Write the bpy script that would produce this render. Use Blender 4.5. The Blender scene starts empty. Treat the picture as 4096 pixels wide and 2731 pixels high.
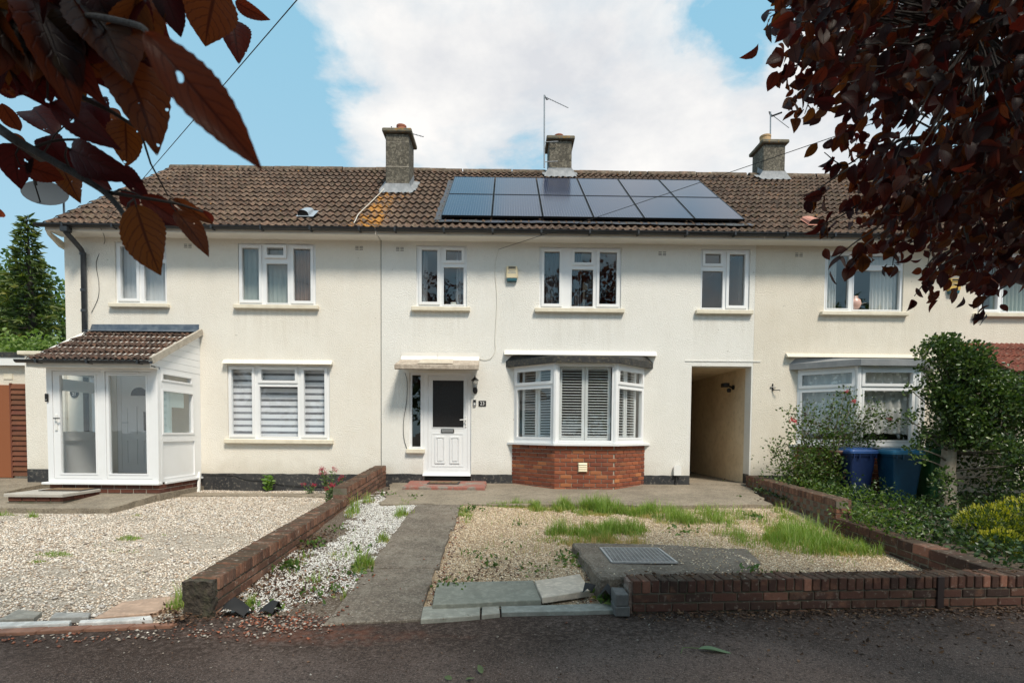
import bpy, bmesh, math, random
import numpy as np
from mathutils import Matrix, Vector, noise as mnoise
R_ = random.Random(7)
NP = np.random.default_rng(11)
rad = math.radians
scene = bpy.context.scene
COL = scene.collection

# ------------------------------------------------------------------ camera
CAM_O = Vector((0.0, -10.666, 1.168))
YAW, PITCH, ROLL, FPX, CYPX = 0.01233, -0.03699, 0.00833, 2106.04, 1802.73
fw = Vector((math.sin(YAW) * math.cos(PITCH), math.cos(YAW) * math.cos(PITCH), math.sin(PITCH)))
rt = Vector((math.cos(YAW), -math.sin(YAW), 0)); up = rt.cross(fw)
rt2 = rt * math.cos(ROLL) + up * math.sin(ROLL); up2 = up * math.cos(ROLL) - rt * math.sin(ROLL)
cd = bpy.data.cameras.new('camera'); cam = bpy.data.objects.new('camera', cd); COL.objects.link(cam)
cam.matrix_world = Matrix(((rt2.x, up2.x, -fw.x, CAM_O.x), (rt2.y, up2.y, -fw.y, CAM_O.y), (rt2.z, up2.z, -fw.z, CAM_O.z), (0, 0, 0, 1)))
cd.sensor_width = 36.0; cd.lens = FPX / 4096 * 36; cd.shift_y = (CYPX - 1365.5) / 4096
cd.dof.use_dof = True; cd.dof.focus_distance = 9.0; cd.dof.aperture_fstop = 11.0
cd.clip_start = 0.02; cd.clip_end = 2000
scene.camera = cam
def at(u, v, dist):
    """point at the given forward distance that the photograph shows at (u, v), in photo pixels"""
    return CAM_O + dist * (fw + rt2 * ((u - 2048) / FPX) - up2 * ((v - CYPX) / FPX))
def dirpx(u, v):
    return (at(u, v, 1.0) - CAM_O).normalized()

# ------------------------------------------------------------------ world, sun, exposure
SUN_TO = Vector((0.29, -0.55, 0.85)).normalized()
SUN_EL = math.asin(SUN_TO.z); SUN_AZ = math.atan2(SUN_TO.x, SUN_TO.y)
w = bpy.data.worlds.new('World'); scene.world = w; w.use_nodes = True
nt = w.node_tree; nt.nodes.clear()
def N(nt, t, **k):
    n = nt.nodes.new(t)
    for a, b in k.items(): setattr(n, a, b)
    return n
def L(nt, a, b): nt.links.new(a, b)
def mth(nt, op, a, b=None, clamp=False):
    n = N(nt, 'ShaderNodeMath', operation=op, use_clamp=clamp)
    for i, s_ in enumerate((a, b)):
        if s_ is None: continue
        if isinstance(s_, (int, float)): n.inputs[i].default_value = s_
        else: L(nt, s_, n.inputs[i])
    return n.outputs[0]
def ramp(nt, fac, pts, interp='LINEAR'):
    n = N(nt, 'ShaderNodeValToRGB'); n.color_ramp.interpolation = interp
    e = n.color_ramp.elements
    while len(e) < len(pts): e.new(0.5)
    for q, (p, c) in zip(e, pts):
        q.position = p; q.color = (c, c, c, 1) if isinstance(c, (int, float)) else (*c, 1)
    L(nt, fac, n.inputs[0]); return n.outputs[0]
def mixc(nt, fac, a, b, blend='MIX'):
    n = N(nt, 'ShaderNodeMix', data_type='RGBA', blend_type=blend)
    for s_, i in ((fac, 0), (a, 6), (b, 7)):
        if isinstance(s_, (int, float)): n.inputs[i].default_value = s_
        elif isinstance(s_, tuple): n.inputs[i].default_value = (*s_, 1)
        else: L(nt, s_, n.inputs[i])
    return n.outputs[2]
def noise(nt, vec, scale, detail=4, rough=0.55, dist=0.0):
    n = N(nt, 'ShaderNodeTexNoise'); n.inputs['Scale'].default_value = scale; n.inputs['Detail'].default_value = detail
    n.inputs['Roughness'].default_value = rough; n.inputs['Distortion'].default_value = dist
    if vec is not None: L(nt, vec, n.inputs['Vector'])
    return n.outputs['Fac']
sky = N(nt, 'ShaderNodeTexSky', sky_type='NISHITA', sun_disc=False)
sky.sun_elevation = SUN_EL; sky.sun_rotation = SUN_AZ; sky.air_density = 1.0; sky.dust_density = 0.6; sky.ozone_density = 1.0
tcw = N(nt, 'ShaderNodeTexCoord').outputs['Generated']
nrm = N(nt, 'ShaderNodeVectorMath', operation='NORMALIZE'); L(nt, tcw, nrm.inputs[0]); dv = nrm.outputs[0]
mp = N(nt, 'ShaderNodeMapping'); L(nt, dv, mp.inputs['Vector']); mp.inputs['Scale'].default_value = (1, 1, 1.7); mp.inputs['Location'].default_value = (0.3, 1.7, 0.2)
n1 = noise(nt, mp.outputs[0], 3.1, 12, 0.60, 0.25)
n2 = noise(nt, mp.outputs[0], 7.0, 9, 0.58)
def blob(u, v, width, amount):
    d = dirpx(u, v)
    n = N(nt, 'ShaderNodeVectorMath', operation='DOT_PRODUCT'); L(nt, dv, n.inputs[0]); n.inputs[1].default_value = d
    g = mth(nt, 'POWER', mth(nt, 'MAXIMUM', n.outputs['Value'], 0.0), 1.4 / (width * width))
    return mth(nt, 'MULTIPLY', g, amount)
cov = mth(nt, 'ADD', mth(nt, 'ADD', mth(nt, 'MULTIPLY', n1, 1.15), mth(nt, 'MULTIPLY', n2, 0.42)), -.285)
# the cloud banks of the picture: one large bank over the ridge, open blue to its left
for b in ((1400, 130, .075, .16), (1560, 170, .13, .17), (2050, 250, .26, .13), (2750, 300, .24, .10), (3500, 560, .26, .14), (1360, 430, .075, .27), (1640, 470, .10, .20), (1230, 290, .04, .10), (380, 430, .10, .30), (1150, 20, .07, .05), (2500, 560, .2, .08),
          (820, 640, .20, -.26), (700, 250, .20, -.20), (1010, 330, .10, -.14), (1440, 285, .04, -.16), (1560, 330, .03, -.10), (2860, 15, .06, -.32), (3070, 90, .055, -.28), (2960, 330, .035, -.18), (2500, 30, .05, -.14), (2150, 640, .06, -.12), (1900, 660, .10, -.12), (1400, 640, .12, -.20), (250, 880, .2, -.10)):
    cov = mth(nt, 'ADD', cov, blob(*b))
dens = ramp(nt, cov, [(0.46, 0.0), (0.54, 0.45), (0.61, 0.85), (0.76, 1.0)])
shade = noise(nt, mp.outputs[0], 4.2, 8, 0.6)
cloudc = ramp(nt, mth(nt, 'ADD', mth(nt, 'MULTIPLY', shade, 1.0), mth(nt, 'MULTIPLY', cov, 0.35)), [(0.58, (4.1, 4.2, 4.4)), (0.75, (4.9, 4.9, 4.92)), (0.92, (5.7, 5.6, 5.45))])
hz_ = N(nt, 'ShaderNodeSeparateXYZ'); L(nt, dv, hz_.inputs[0])
skyc = mixc(nt, 0.86, sky.outputs[0], mixc(nt, ramp(nt, hz_.outputs['Z'], [(0.12, 0.0), (0.62, 1.0)]), (2.55, 3.9, 4.6), (1.75, 3.55, 4.6)))
bgc = mixc(nt, dens, skyc, cloudc)
bg = N(nt, 'ShaderNodeBackground'); bg.inputs['Strength'].default_value = 0.095
L(nt, bgc, bg.inputs['Color'])
wo = N(nt, 'ShaderNodeOutputWorld'); L(nt, bg.outputs[0], wo.inputs['Surface'])
sl = bpy.data.lights.new('sun', 'SUN'); so = bpy.data.objects.new('sun', sl); COL.objects.link(so)
sl.energy = 2.2; sl.angle = rad(12); sl.color = (1.0, 0.91, 0.78)
so.rotation_euler = (-SUN_TO).to_track_quat('-Z', 'Y').to_euler(); so.location = (4, -8, 14)
scene.view_settings.view_transform = 'Standard'; scene.view_settings.look = 'None'
scene.view_settings.exposure = 0.92; scene.view_settings.gamma = 1.0; scene.view_settings.use_curve_mapping = False
scene.cycles.max_bounces = 8; scene.cycles.transparent_max_bounces = 16

# ------------------------------------------------------------------ mesh helpers
class MB:
    def __init__(s): s.v = []; s.f = []; s.uv = None
    def add(s, vs, fs):
        o = len(s.v); s.v += [tuple(p) for p in vs]; s.f += [tuple(i + o for i in q) for q in fs]; return s
    def box(s, x0, x1, y0, y1, z0, z1):
        return s.add([(x0, y0, z0), (x1, y0, z0), (x1, y1, z0), (x0, y1, z0), (x0, y0, z1), (x1, y0, z1), (x1, y1, z1), (x0, y1, z1)],
                     [(0, 3, 2, 1), (4, 5, 6, 7), (0, 1, 5, 4), (1, 2, 6, 5), (2, 3, 7, 6), (3, 0, 4, 7)])
    def cbox(s, x0, x1, y0, y1, z0, z1, b=0.005):
        b = min(b, (x1 - x0) * .45, (y1 - y0) * .45, (z1 - z0) * .45)
        X, Y_, Z_ = (x0, x1), (y0, y1), (z0, z1); vs = []; ix = {}
        for i in (0, 1):
            for j in (0, 1):
                for k in (0, 1):
                    p = (X[i], Y_[j], Z_[k]); d = (b if i == 0 else -b, b if j == 0 else -b, b if k == 0 else -b)
                    for a in range(3):
                        q = [p[c] + (0 if c == a else d[c]) for c in range(3)]; ix[i, j, k, a] = len(vs); vs.append(q)
        g = lambda i, j, k, a: ix[i, j, k, a]; fs = []
        fs.append([g(0, 0, 0, 0), g(0, 0, 1, 0), g(0, 1, 1, 0), g(0, 1, 0, 0)]); fs.append([g(1, 0, 0, 0), g(1, 1, 0, 0), g(1, 1, 1, 0), g(1, 0, 1, 0)])
        fs.append([g(0, 0, 0, 1), g(1, 0, 0, 1), g(1, 0, 1, 1), g(0, 0, 1, 1)]); fs.append([g(0, 1, 0, 1), g(0, 1, 1, 1), g(1, 1, 1, 1), g(1, 1, 0, 1)])
        fs.append([g(0, 0, 0, 2), g(0, 1, 0, 2), g(1, 1, 0, 2), g(1, 0, 0, 2)]); fs.append([g(0, 0, 1, 2), g(1, 0, 1, 2), g(1, 1, 1, 2), g(0, 1, 1, 2)])
        for j in (0, 1):
            for k in (0, 1): fs.append([g(0, j, k, 1), g(1, j, k, 1), g(1, j, k, 2), g(0, j, k, 2)])
        for i in (0, 1):
            for k in (0, 1): fs.append([g(i, 0, k, 0), g(i, 1, k, 0), g(i, 1, k, 2), g(i, 0, k, 2)])
        for i in (0, 1):
            for j in (0, 1): fs.append([g(i, j, 0, 0), g(i, j, 1, 0), g(i, j, 1, 1), g(i, j, 0, 1)])
        for i in (0, 1):
            for j in (0, 1):
                for k in (0, 1): fs.append([g(i, j, k, 0), g(i, j, k, 1), g(i, j, k, 2)])
        return s.add(vs, fs)
    def prism(s, poly, d0, d1, axis='z'):
        """closed prism: a polygon of 2D points pushed along an axis"""
        def P(p, d): return {'z': (p[0], p[1], d), 'y': (p[0], d, p[1]), 'x': (d, p[0], p[1])}[axis]
        n = len(poly)
        return s.add([P(p, d0) for p in poly] + [P(p, d1) for p in poly],
                     [tuple(range(n)), tuple(range(2 * n - 1, n - 1, -1))] + [(i, (i + 1) % n, n + (i + 1) % n, n + i) for i in range(n)])
    def tube(s, pts, r, n=6, cap=True):
        pts = [Vector(p) for p in pts]; rs = r if isinstance(r, (list, tuple)) else [r] * len(pts)
        rings = []; u = None
        for i, p in enumerate(pts):
            t = (pts[min(i + 1, len(pts) - 1)] - pts[max(i - 1, 0)])
            if t.length < 1e-9: t = Vector((0, 0, 1))
            t.normalize()
            if u is None: u = t.orthogonal().normalized()
            else:
                u = u - t * u.dot(t); u = u.normalized() if u.length > 1e-6 else t.orthogonal().normalized()
            v = t.cross(u)
            rings.append([p + (u * math.cos(2 * math.pi * k / n) + v * math.sin(2 * math.pi * k / n)) * rs[i] for k in range(n)])
        vs = [q for rg in rings for q in rg]; fs = []
        for i in range(len(pts) - 1):
            for k in range(n): fs.append((i * n + k, i * n + (k + 1) % n, (i + 1) * n + (k + 1) % n, (i + 1) * n + k))
        if cap: fs += [tuple(range(n - 1, -1, -1)), tuple((len(pts) - 1) * n + k for k in range(n))]
        return s.add(vs, fs)
    def lathe(s, prof, c=(0, 0, 0), n=16):
        vs = [(c[0] + r * math.cos(2 * math.pi * k / n), c[1] + r * math.sin(2 * math.pi * k / n), c[2] + z) for r, z in prof for k in range(n)]
        fs = [(i * n + k, i * n + (k + 1) % n, (i + 1) * n + (k + 1) % n, (i + 1) * n + k) for i in range(len(prof) - 1) for k in range(n)]
        fs += [tuple(range(n - 1, -1, -1)), tuple((len(prof) - 1) * n + k for k in range(n))]
        return s.add(vs, fs)
    def plate(s, s0, s1, z0, z1, holes, t0, t1, base=None):
        """a slab with rectangular holes; base maps (along, up, out) to a point, by default the plane y = 0 facing -y"""
        base = base or (lambda a, z, t: (a, -t, z))
        xs = sorted({s0, s1, *[h[0] for h in holes], *[h[1] for h in holes]}); zs = sorted({z0, z1, *[h[2] for h in holes], *[h[3] for h in holes]})
        xs = [x for x in xs if s0 <= x <= s1]; zs = [z for z in zs if z0 <= z <= z1]
        solid = lambda i, j: 0 <= i < len(xs) - 1 and 0 <= j < len(zs) - 1 and not any(
            h[0] < (xs[i] + xs[i + 1]) / 2 < h[1] and h[2] < (zs[j] + zs[j + 1]) / 2 < h[3] for h in holes)
        ix = {}; vs = []
        def g(i, j, t):
            if (i, j, t) not in ix: ix[i, j, t] = len(vs); vs.append(base(xs[i], zs[j], t))
            return ix[i, j, t]
        fs = []
        for i in range(len(xs) - 1):
            for j in range(len(zs) - 1):
                if not solid(i, j): continue
                fs.append((g(i, j, t1), g(i + 1, j, t1), g(i + 1, j + 1, t1), g(i, j + 1, t1)))
                fs.append((g(i, j, t0), g(i, j + 1, t0), g(i + 1, j + 1, t0), g(i + 1, j, t0)))
                if not solid(i - 1, j): fs.append((g(i, j, t0), g(i, j, t1), g(i, j + 1, t1), g(i, j + 1, t0)))
                if not solid(i + 1, j): fs.append((g(i + 1, j, t1), g(i + 1, j, t0), g(i + 1, j + 1, t0), g(i + 1, j + 1, t1)))
                if not solid(i, j - 1): fs.append((g(i, j, t0), g(i + 1, j, t0), g(i + 1, j, t1), g(i, j, t1)))
                if not solid(i, j + 1): fs.append((g(i, j + 1, t1), g(i + 1, j + 1, t1), g(i + 1, j + 1, t0), g(i, j + 1, t0)))
        return s.add(vs, fs)
    def mesh(s, name, m=None, smooth=False):
        me = bpy.data.meshes.new(name); me.from_pydata(s.v, [], s.f); 
        if m is not None: me.materials.append(m)
        if smooth: me.polygons.foreach_set('use_smooth', [True] * len(me.polygons))
        me.update(); return me
    def build(s, name, m, parent=None, smooth=False):
        return link(name, s.mesh(name, m, smooth), parent)
def link(name, me, parent=None, mat=None):
    o = bpy.data.objects.new(name, me); COL.objects.link(o)
    if mat is not None: o.matrix_basis = mat
    if parent is not None: adopt(o, parent)
    return o
def world_of(o):
    m = o.matrix_basis.copy()
    if o.parent is not None: m = world_of(o.parent) @ o.matrix_parent_inverse @ m
    return m
def adopt(o, parent):
    o.parent = parent; o.matrix_parent_inverse = world_of(parent).inverted()
def tag(o, label, cat, group=None):
    o['label'] = label; o['category'] = cat
    if group: o['group'] = group
    return o
def thing(name, label, cat, loc=(0, 0, 0), group=None):
    o = bpy.data.objects.new(name, None); COL.objects.link(o); o.location = loc; o.empty_display_size = 0.2
    return tag(o, label, cat, group)
def struct(o): o['kind'] = 'structure'; return o
def stuff(o): o['kind'] = 'stuff'; return o
def npmesh(name, verts, faces, m, attr=None, smooth=False):
    """mesh from arrays; faces all of one size"""
    me = bpy.data.meshes.new(name); k = faces.shape[1]
    me.vertices.add(len(verts)); me.vertices.foreach_set('co', np.ascontiguousarray(verts, np.float32).ravel())
    me.loops.add(faces.size); me.loops.foreach_set('vertex_index', np.ascontiguousarray(faces, np.int32).ravel())
    me.polygons.add(len(faces)); me.polygons.foreach_set('loop_start', np.arange(0, faces.size, k, dtype=np.int32))
    me.update(calc_edges=True)
    if attr is not None:
        a = me.attributes.new('tone', 'FLOAT', 'POINT'); a.data.foreach_set('value', np.ascontiguousarray(attr, np.float32))
    if smooth: me.polygons.foreach_set('use_smooth', np.ones(len(faces), bool))
    me.materials.append(m); me.validate(); return me

# ------------------------------------------------------------------ materials
def mat(name, col, rough=0.6, metal=0.0, spec=0.5, var=(), objvar=0.0, bump=None, attr=None, coat=0.0):
    """var: (scale, amount, colour, low, high) noise patches of another colour; objvar: brightness spread between copies; bump: (scale, strength, distance)"""
    m = bpy.data.materials.new(name); m.use_nodes = True; t = m.node_tree; p = t.nodes['Principled BSDF']
    p.inputs['Roughness'].default_value = rough; p.inputs['Metallic'].default_value = metal; p.inputs['Specular IOR Level'].default_value = spec
    if coat: p.inputs['Coat Weight'].default_value = coat
    pos = N(t, 'ShaderNodeNewGeometry').outputs['Position']; c = col
    m['pos'] = 1
    cur = N(t, 'ShaderNodeRGB'); cur.outputs[0].default_value = (*col, 1); cur = cur.outputs[0]
    if attr is not None:
        an = N(t, 'ShaderNodeAttribute', attribute_name='tone'); cur = ramp(t, an.outputs['Fac'], attr)
    for scale, amount, c2, lo, hi in var:
        f = ramp(t, noise(t, pos, scale, 6, 0.62), [(lo - .055, 0.0), (hi - .10, 1.0)])
        cur = mixc(t, mth(t, 'MULTIPLY', f, amount), cur, c2)
    if objvar:
        oi = N(t, 'ShaderNodeObjectInfo')
        hv = N(t, 'ShaderNodeHueSaturation'); L(t, cur, hv.inputs['Color'])
        L(t, mth(t, 'ADD', mth(t, 'MULTIPLY', oi.outputs['Random'], 2 * objvar), 1 - objvar), hv.inputs['Value'])
        L(t, mth(t, 'ADD', mth(t, 'MULTIPLY', mth(t, 'FRACT', mth(t, 'MULTIPLY', oi.outputs['Random'], 17.3)), 0.035 * min(1, objvar * 4)), 0.5 - 0.0175 * min(1, objvar * 4)), hv.inputs['Hue'])
        cur = hv.outputs[0]
    L(t, cur, p.inputs['Base Color'])
    if bump:
        b = N(t, 'ShaderNodeBump'); b.inputs['Strength'].default_value = bump[1]; b.inputs['Distance'].default_value = bump[2]
        L(t, noise(t, pos, bump[0], 5, 0.6), b.inputs['Height']); L(t, b.outputs[0], p.inputs['Normal'])
    return m
def base_link(m):
    p = m.node_tree.nodes['Principled BSDF']; return p, p.inputs['Base Color'].links[0].from_socket
def overlay(m, fac_fn, col, rough=None):
    """lay another colour over a material where fac_fn(tree, position) says"""
    t = m.node_tree; p, cur = base_link(m); pos = [n for n in t.nodes if n.type == 'NEW_GEOMETRY'][0].outputs['Position']
    f = fac_fn(t, pos); L(t, mixc(t, f, cur, col), p.inputs['Base Color']); return m

def render_mat(name, col, dirt, dirt_amt):
    m = mat(name, col, 0.92, spec=0.2, var=[(0.55, dirt_amt, dirt, 0.42, 0.78), (2.3, dirt_amt * .7, dirt, 0.48, 0.8), (14, .10, tuple(x * .72 for x in col), .5, .75), (75, .26, tuple(x * .55 for x in col), .54, .76)], bump=(48, 0.8, 0.016))
    # rain streaks: noise drawn out in the vertical
    def streak(t, pos):
        mp = N(t, 'ShaderNodeMapping'); L(t, pos, mp.inputs['Vector']); mp.inputs['Scale'].default_value = (2.6, 1, .22)
        return mth(t, 'MULTIPLY', ramp(t, noise(t, mp.outputs[0], 1.6, 6, .65), [(0.46, 0), (0.68, 1)]), dirt_amt * .55)
    overlay(m, streak, dirt)
    # patched areas with a slightly different coat
    overlay(m, lambda t, pos: mth(t, 'MULTIPLY', ramp(t, noise(t, pos, .9, 3, .5), [(.545, 0), (.555, 1)]), .13), tuple(x * .86 for x in col))
    # drip marks below the upper sills
    def drips(t, pos):
        sp = N(t, 'ShaderNodeSeparateXYZ'); L(t, pos, sp.inputs[0]); acc = None
        for c, h in ((-7.28, .6), (-4.58, .86), (-1.32, .6), (1.46, .92), (4.37, .6), (7.2, .92)):
            q = mth(t, 'LESS_THAN', mth(t, 'ABSOLUTE', mth(t, 'SUBTRACT', sp.outputs['X'], c)), h); acc = q if acc is None else mth(t, 'ADD', acc, q)
        zz = ramp(t, mth(t, 'MULTIPLY', sp.outputs['Z'], .2), [(.54, 0.0), (.70, 1.0), (.711, 1.0), (.713, 0.0)])
        mp = N(t, 'ShaderNodeMapping'); L(t, pos, mp.inputs['Vector']); mp.inputs['Scale'].default_value = (6, 1, .35)
        return mth(t, 'MULTIPLY', mth(t, 'MULTIPLY', acc, zz), mth(t, 'MULTIPLY', ramp(t, noise(t, mp.outputs[0], 2.2, 5, .6), [(.42, 0), (.62, 1)]), .17))
    overlay(m, drips, (.42, .37, .29))
    # splash and algae near the plinth, and fine dark specks
    def low(t, pos):
        z = N(t, 'ShaderNodeSeparateXYZ'); L(t, pos, z.inputs[0])
        h = ramp(t, mth(t, 'ADD', z.outputs['Z'], mth(t, 'MULTIPLY', noise(t, pos, 3.0, 6), -.5)), [(0.02, 0.30), (0.34, 0.0)])
        return h
    overlay(m, low, (0.36, .31, .22))
    overlay(m, lambda t, pos: mth(t, 'MULTIPLY', ramp(t, noise(t, pos, 9.0, 2, .5), [(.755, 0), (.775, 1)]), .55), (0.2, .17, .13))
    return m
M = {}
M['render_cream'] = render_mat('render_cream', (0.83, 0.795, 0.72), (0.64, .57, .46), .20)
M['render_white'] = render_mat('render_white', (0.83, 0.815, 0.77), (0.64, .62, .55), .22)
M['render_beige'] = render_mat('render_beige', (0.79, 0.735, 0.635), (0.56, .49, .38), .32)
M['reveal'] = mat('painted_reveal', (0.66, .60, .49), .85, var=[(3, .4, (.42, .36, .27), .45, .8)], bump=(60, .5, .006))
M['plinth'] = mat('black_plinth', (0.022, .023, .026), .62, var=[(2.2, .5, (.075, .072, .068), .45, .8), (18, .55, (.22, .20, .17), .60, .74)], bump=(30, .5, .008))
M['upvc'] = mat('white_upvc', (0.80, .81, .82), .28, var=[(5, .10, (.62, .6, .55), .5, .8)])
M['upvc_soffit'] = mat('white_soffit', (0.80, .77, .71), .45, var=[(3, .2, (.6, .55, .47), .45, .8)])
M['sill'] = mat('painted_sill', (0.74, .68, .55), .75, var=[(6, .35, (.5, .43, .32), .48, .75)], bump=(70, .4, .004))
M['black'] = mat('black_plastic', (0.018, .019, .022), .30, var=[(2, .3, (.05, .055, .055), .5, .75)])
M['blackpipe'] = mat('black_painted_pipe', (0.028, .032, .038), .38, var=[(7, .4, (.075, .08, .085), .5, .75)], bump=(30, .3, .004))
M['rubber'] = mat('rubber', (0.02, .02, .02), .7)
M['dark'] = mat('dark_metal', (0.02, .02, .02), .4, metal=.3)
M['lead'] = mat('lead_flashing', (0.22, .232, .245), .7, metal=.0, var=[(8, .5, (.42, .43, .44), .5, .75), (3, .35, (.12, .13, .14), .5, .75)], bump=(14, .4, .012))
M['steel'] = mat('galvanised_steel', (0.33, .34, .35), .42, metal=.75, var=[(25, .4, (.17, .17, .18), .5, .72)])
M['concrete'] = mat('concrete', (0.195, .160, .127), .92, spec=.2, var=[(.9, .75, (.105, .088, .072), .44, .70), (4.5, .6, (.27, .24, .195), .52, .76), (17, .6, (.085, .070, .056), .54, .72), (48, .6, (.33, .30, .25), .58, .72), (80, .55, (.07, .06, .05), .55, .72)], bump=(42, .9, .014))
M['concrete_pale'] = mat('pale_concrete', (0.275, .23, .175), .92, spec=.2, var=[(1.1, .7, (.15, .125, .095), .44, .70), (5, .5, (.34, .29, .22), .52, .76), (22, .6, (.12, .10, .078), .55, .73), (55, .5, (.42, .37, .29), .58, .72)], bump=(42, .9, .014))
M['slab_conc'] = mat('grey_step_concrete', (0.44, .41, .365), .9, var=[(3, .4, (.27, .24, .2), .45, .72)], bump=(60, .5, .005))
M['redstep'] = mat('worn_red_step', (0.235, .20, .165), .85, var=[(4.5, .8, (.30, .085, .06), .47, .60), (30, .4, (.11, .09, .08), .55, .72)], bump=(55, .5, .006))
M['mortar'] = mat('mortar', (0.47, .42, .35), .95, var=[(12, .5, (.24, .21, .17), .45, .75)], bump=(80, .7, .006))
M['mortar_dark'] = mat('old_mortar', (0.15, .128, .098), .95, var=[(7, .5, (.09, .08, .06), .45, .75), (3.5, .5, (.075, .085, .04), .55, .7)], bump=(80, .7, .006))
def brick_mat(name, stops, rough=.85, moss=0.0, chips=.25, lime=0.0):
    m = mat(name, stops[0][1], rough, spec=.25, bump=(75, .6, .006))
    t = m.node_tree; p = t.nodes['Principled BSDF']; pos = [n for n in t.nodes if n.type == 'NEW_GEOMETRY'][0].outputs['Position']
    oi = N(t, 'ShaderNodeObjectInfo'); cur = ramp(t, oi.outputs['Random'], stops)
    cur = mixc(t, mth(t, 'MULTIPLY', ramp(t, noise(t, pos, 24, 6, .65), [(.45, 0), (.75, 1)]), chips), cur, (.07, .035, .025))
    cur = mixc(t, mth(t, 'MULTIPLY', ramp(t, noise(t, pos, 9, 5), [(.55, 0), (.8, 1)]), chips), cur, (.42, .2, .12))
    if lime: cur = mixc(t, mth(t, 'MULTIPLY', ramp(t, noise(t, pos, 17, 5, .65), [(.59, 0), (.66, 1)]), lime), cur, (.42, .37, .31))
    if moss:
        nz = N(t, 'ShaderNodeNewGeometry').outputs['Normal']; sp = N(t, 'ShaderNodeSeparateXYZ'); L(t, nz, sp.inputs[0])
        upw = mth(t, 'ADD', mth(t, 'MULTIPLY', ramp(t, sp.outputs['Z'], [(.3, 0.0), (.8, 1.0)]), .88), .12)
        cur = mixc(t, mth(t, 'MULTIPLY', mth(t, 'MULTIPLY', ramp(t, noise(t, pos, 9, 7, .7), [(.33, 0), (.50, 1)]), moss), upw), cur, (.050, .040, .026))
        cur = mixc(t, mth(t, 'MULTIPLY', mth(t, 'MULTIPLY', ramp(t, noise(t, pos, 21, 4, .6), [(.62, 0), (.66, 1)]), moss * .8), upw), cur, (.30, .27, .22))
    L(t, cur, p.inputs['Base Color']); return m
M['brick_bay'] = brick_mat('red_brick', [(0, (.22, .065, .036)), (.25, (.28, .085, .042)), (.45, (.19, .058, .036)), (.68, (.36, .115, .052)), (.85, (.14, .05, .036)), (1, (.47, .175, .07))])
M['brick_wall'] = brick_mat('weathered_brick', [(0, (.135, .068, .048)), (.2, (.22, .105, .066)), (.35, (.09, .050, .039)), (.5, (.185, .082, .053)), (.7, (.29, .15, .10)), (.85, (.14, .080, .060)), (1, (.25, .13, .09))], moss=.9, chips=.5, lime=.5)
M['brick_front'] = brick_mat('dark_shaded_brick', [(0, (.060, .032, .026)), (.25, (.105, .046, .034)), (.5, (.040, .025, .021)), (.72, (.12, .055, .038)), (.88, (.075, .038, .029)), (.92, (.28, .125, .085)), (1, (.34, .16, .11))], moss=.7, chips=.45, lime=.3)  # dark brown brick mix; shade of the plum trees is put into the colours
M['brick_porch'] = brick_mat('brown_brick', [(0, (.085, .034, .026)), (.4, (.15, .055, .036)), (.7, (.10, .042, .033)), (1, (.20, .075, .05))])
def tile_mat(name, c0, c1, dark, lichen=True, pale=.3):
    m = mat(name, c0, .88, spec=.25, bump=(55, .7, .008))
    t = m.node_tree; p = t.nodes['Principled BSDF']; pos = [n for n in t.nodes if n.type == 'NEW_GEOMETRY'][0].outputs['Position']
    oi = N(t, 'ShaderNodeObjectInfo'); cur = mixc(t, oi.outputs['Random'], c0, c1)
    cur = mixc(t, mth(t, 'MULTIPLY', ramp(t, noise(t, pos, 1.1, 6), [(.38, 0), (.62, 1)]), .6), cur, dark)
    cur = mixc(t, mth(t, 'MULTIPLY', ramp(t, noise(t, pos, 13, 7, .72), [(.43, 0), (.58, 1)]), .85), cur, tuple(x * .5 for x in dark))
    cur = mixc(t, mth(t, 'MULTIPLY', ramp(t, noise(t, pos, 7, 4, .6), [(.52, 0), (.66, 1)]), .4), cur, (.24, .12, .075))
    cur = mixc(t, mth(t, 'MULTIPLY', ramp(t, noise(t, pos, 17, 4, .6), [(.57, 0), (.66, 1)]), pale), cur, (.40, .34, .27))
    if lichen:
        sp = N(t, 'ShaderNodeSeparateXYZ'); L(t, pos, sp.inputs[0])
        # a run of orange lichen below the first chimney, scattered spots elsewhere
        d = mth(t, 'ABSOLUTE', mth(t, 'ADD', sp.outputs['X'], 2.72)); d = mth(t, 'ADD', d, mth(t, 'MULTIPLY', sp.outputs['Y'], .06))
        near = ramp(t, d, [(.12, 1.0), (.62, 0.0)])
        yy = ramp(t, sp.outputs['Y'], [(.02, 0.15), (.10, 1.0), (.17, 1.0), (.2, 0.0)]); 
        yb = N(t, 'ShaderNodeMapRange'); L(t, sp.outputs['Y'], yb.inputs[0]); yb.inputs[1].default_value = 1.75; yb.inputs[2].default_value = 1.55
        run = mth(t, 'MULTIPLY', near, yb.outputs[0])
        sc = mth(t, 'ADD', noise(t, pos, 6.5, 6, .7), mth(t, 'MULTIPLY', run, .17))
        rightside = ramp(t, mth(t, 'MULTIPLY', sp.outputs['X'], .1), [(.42, 0), (.5, .028)])
        sc = mth(t, 'ADD', sc, rightside)
        cur = mixc(t, ramp(t, sc, [(.665, 0), (.69, .92)]), cur, (.42, .19, .035))
        mossy = ramp(t, mth(t, 'ADD', noise(t, pos, 5, 5, .6), 0.0), [(.56, 0), (.66, .6)])
        cur = mixc(t, mth(t, 'MULTIPLY', mossy, .45), cur, (.10, .095, .04))
    L(t, cur, p.inputs['Base Color']); return m
M['tile'] = tile_mat('concrete_roof_tile', (.12, .080, .056), (.225, .15, .105), (.062, .040, .030))
M['tile_porch'] = tile_mat('porch_roof_tile', (.062, .040, .033), (.15, .088, .064), (.036, .026, .022), False, .5)
M['tile_red'] = tile_mat('red_clay_tile', (.30, .095, .06), (.25, .085, .06), (.15, .05, .038), False, .35)
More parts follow.
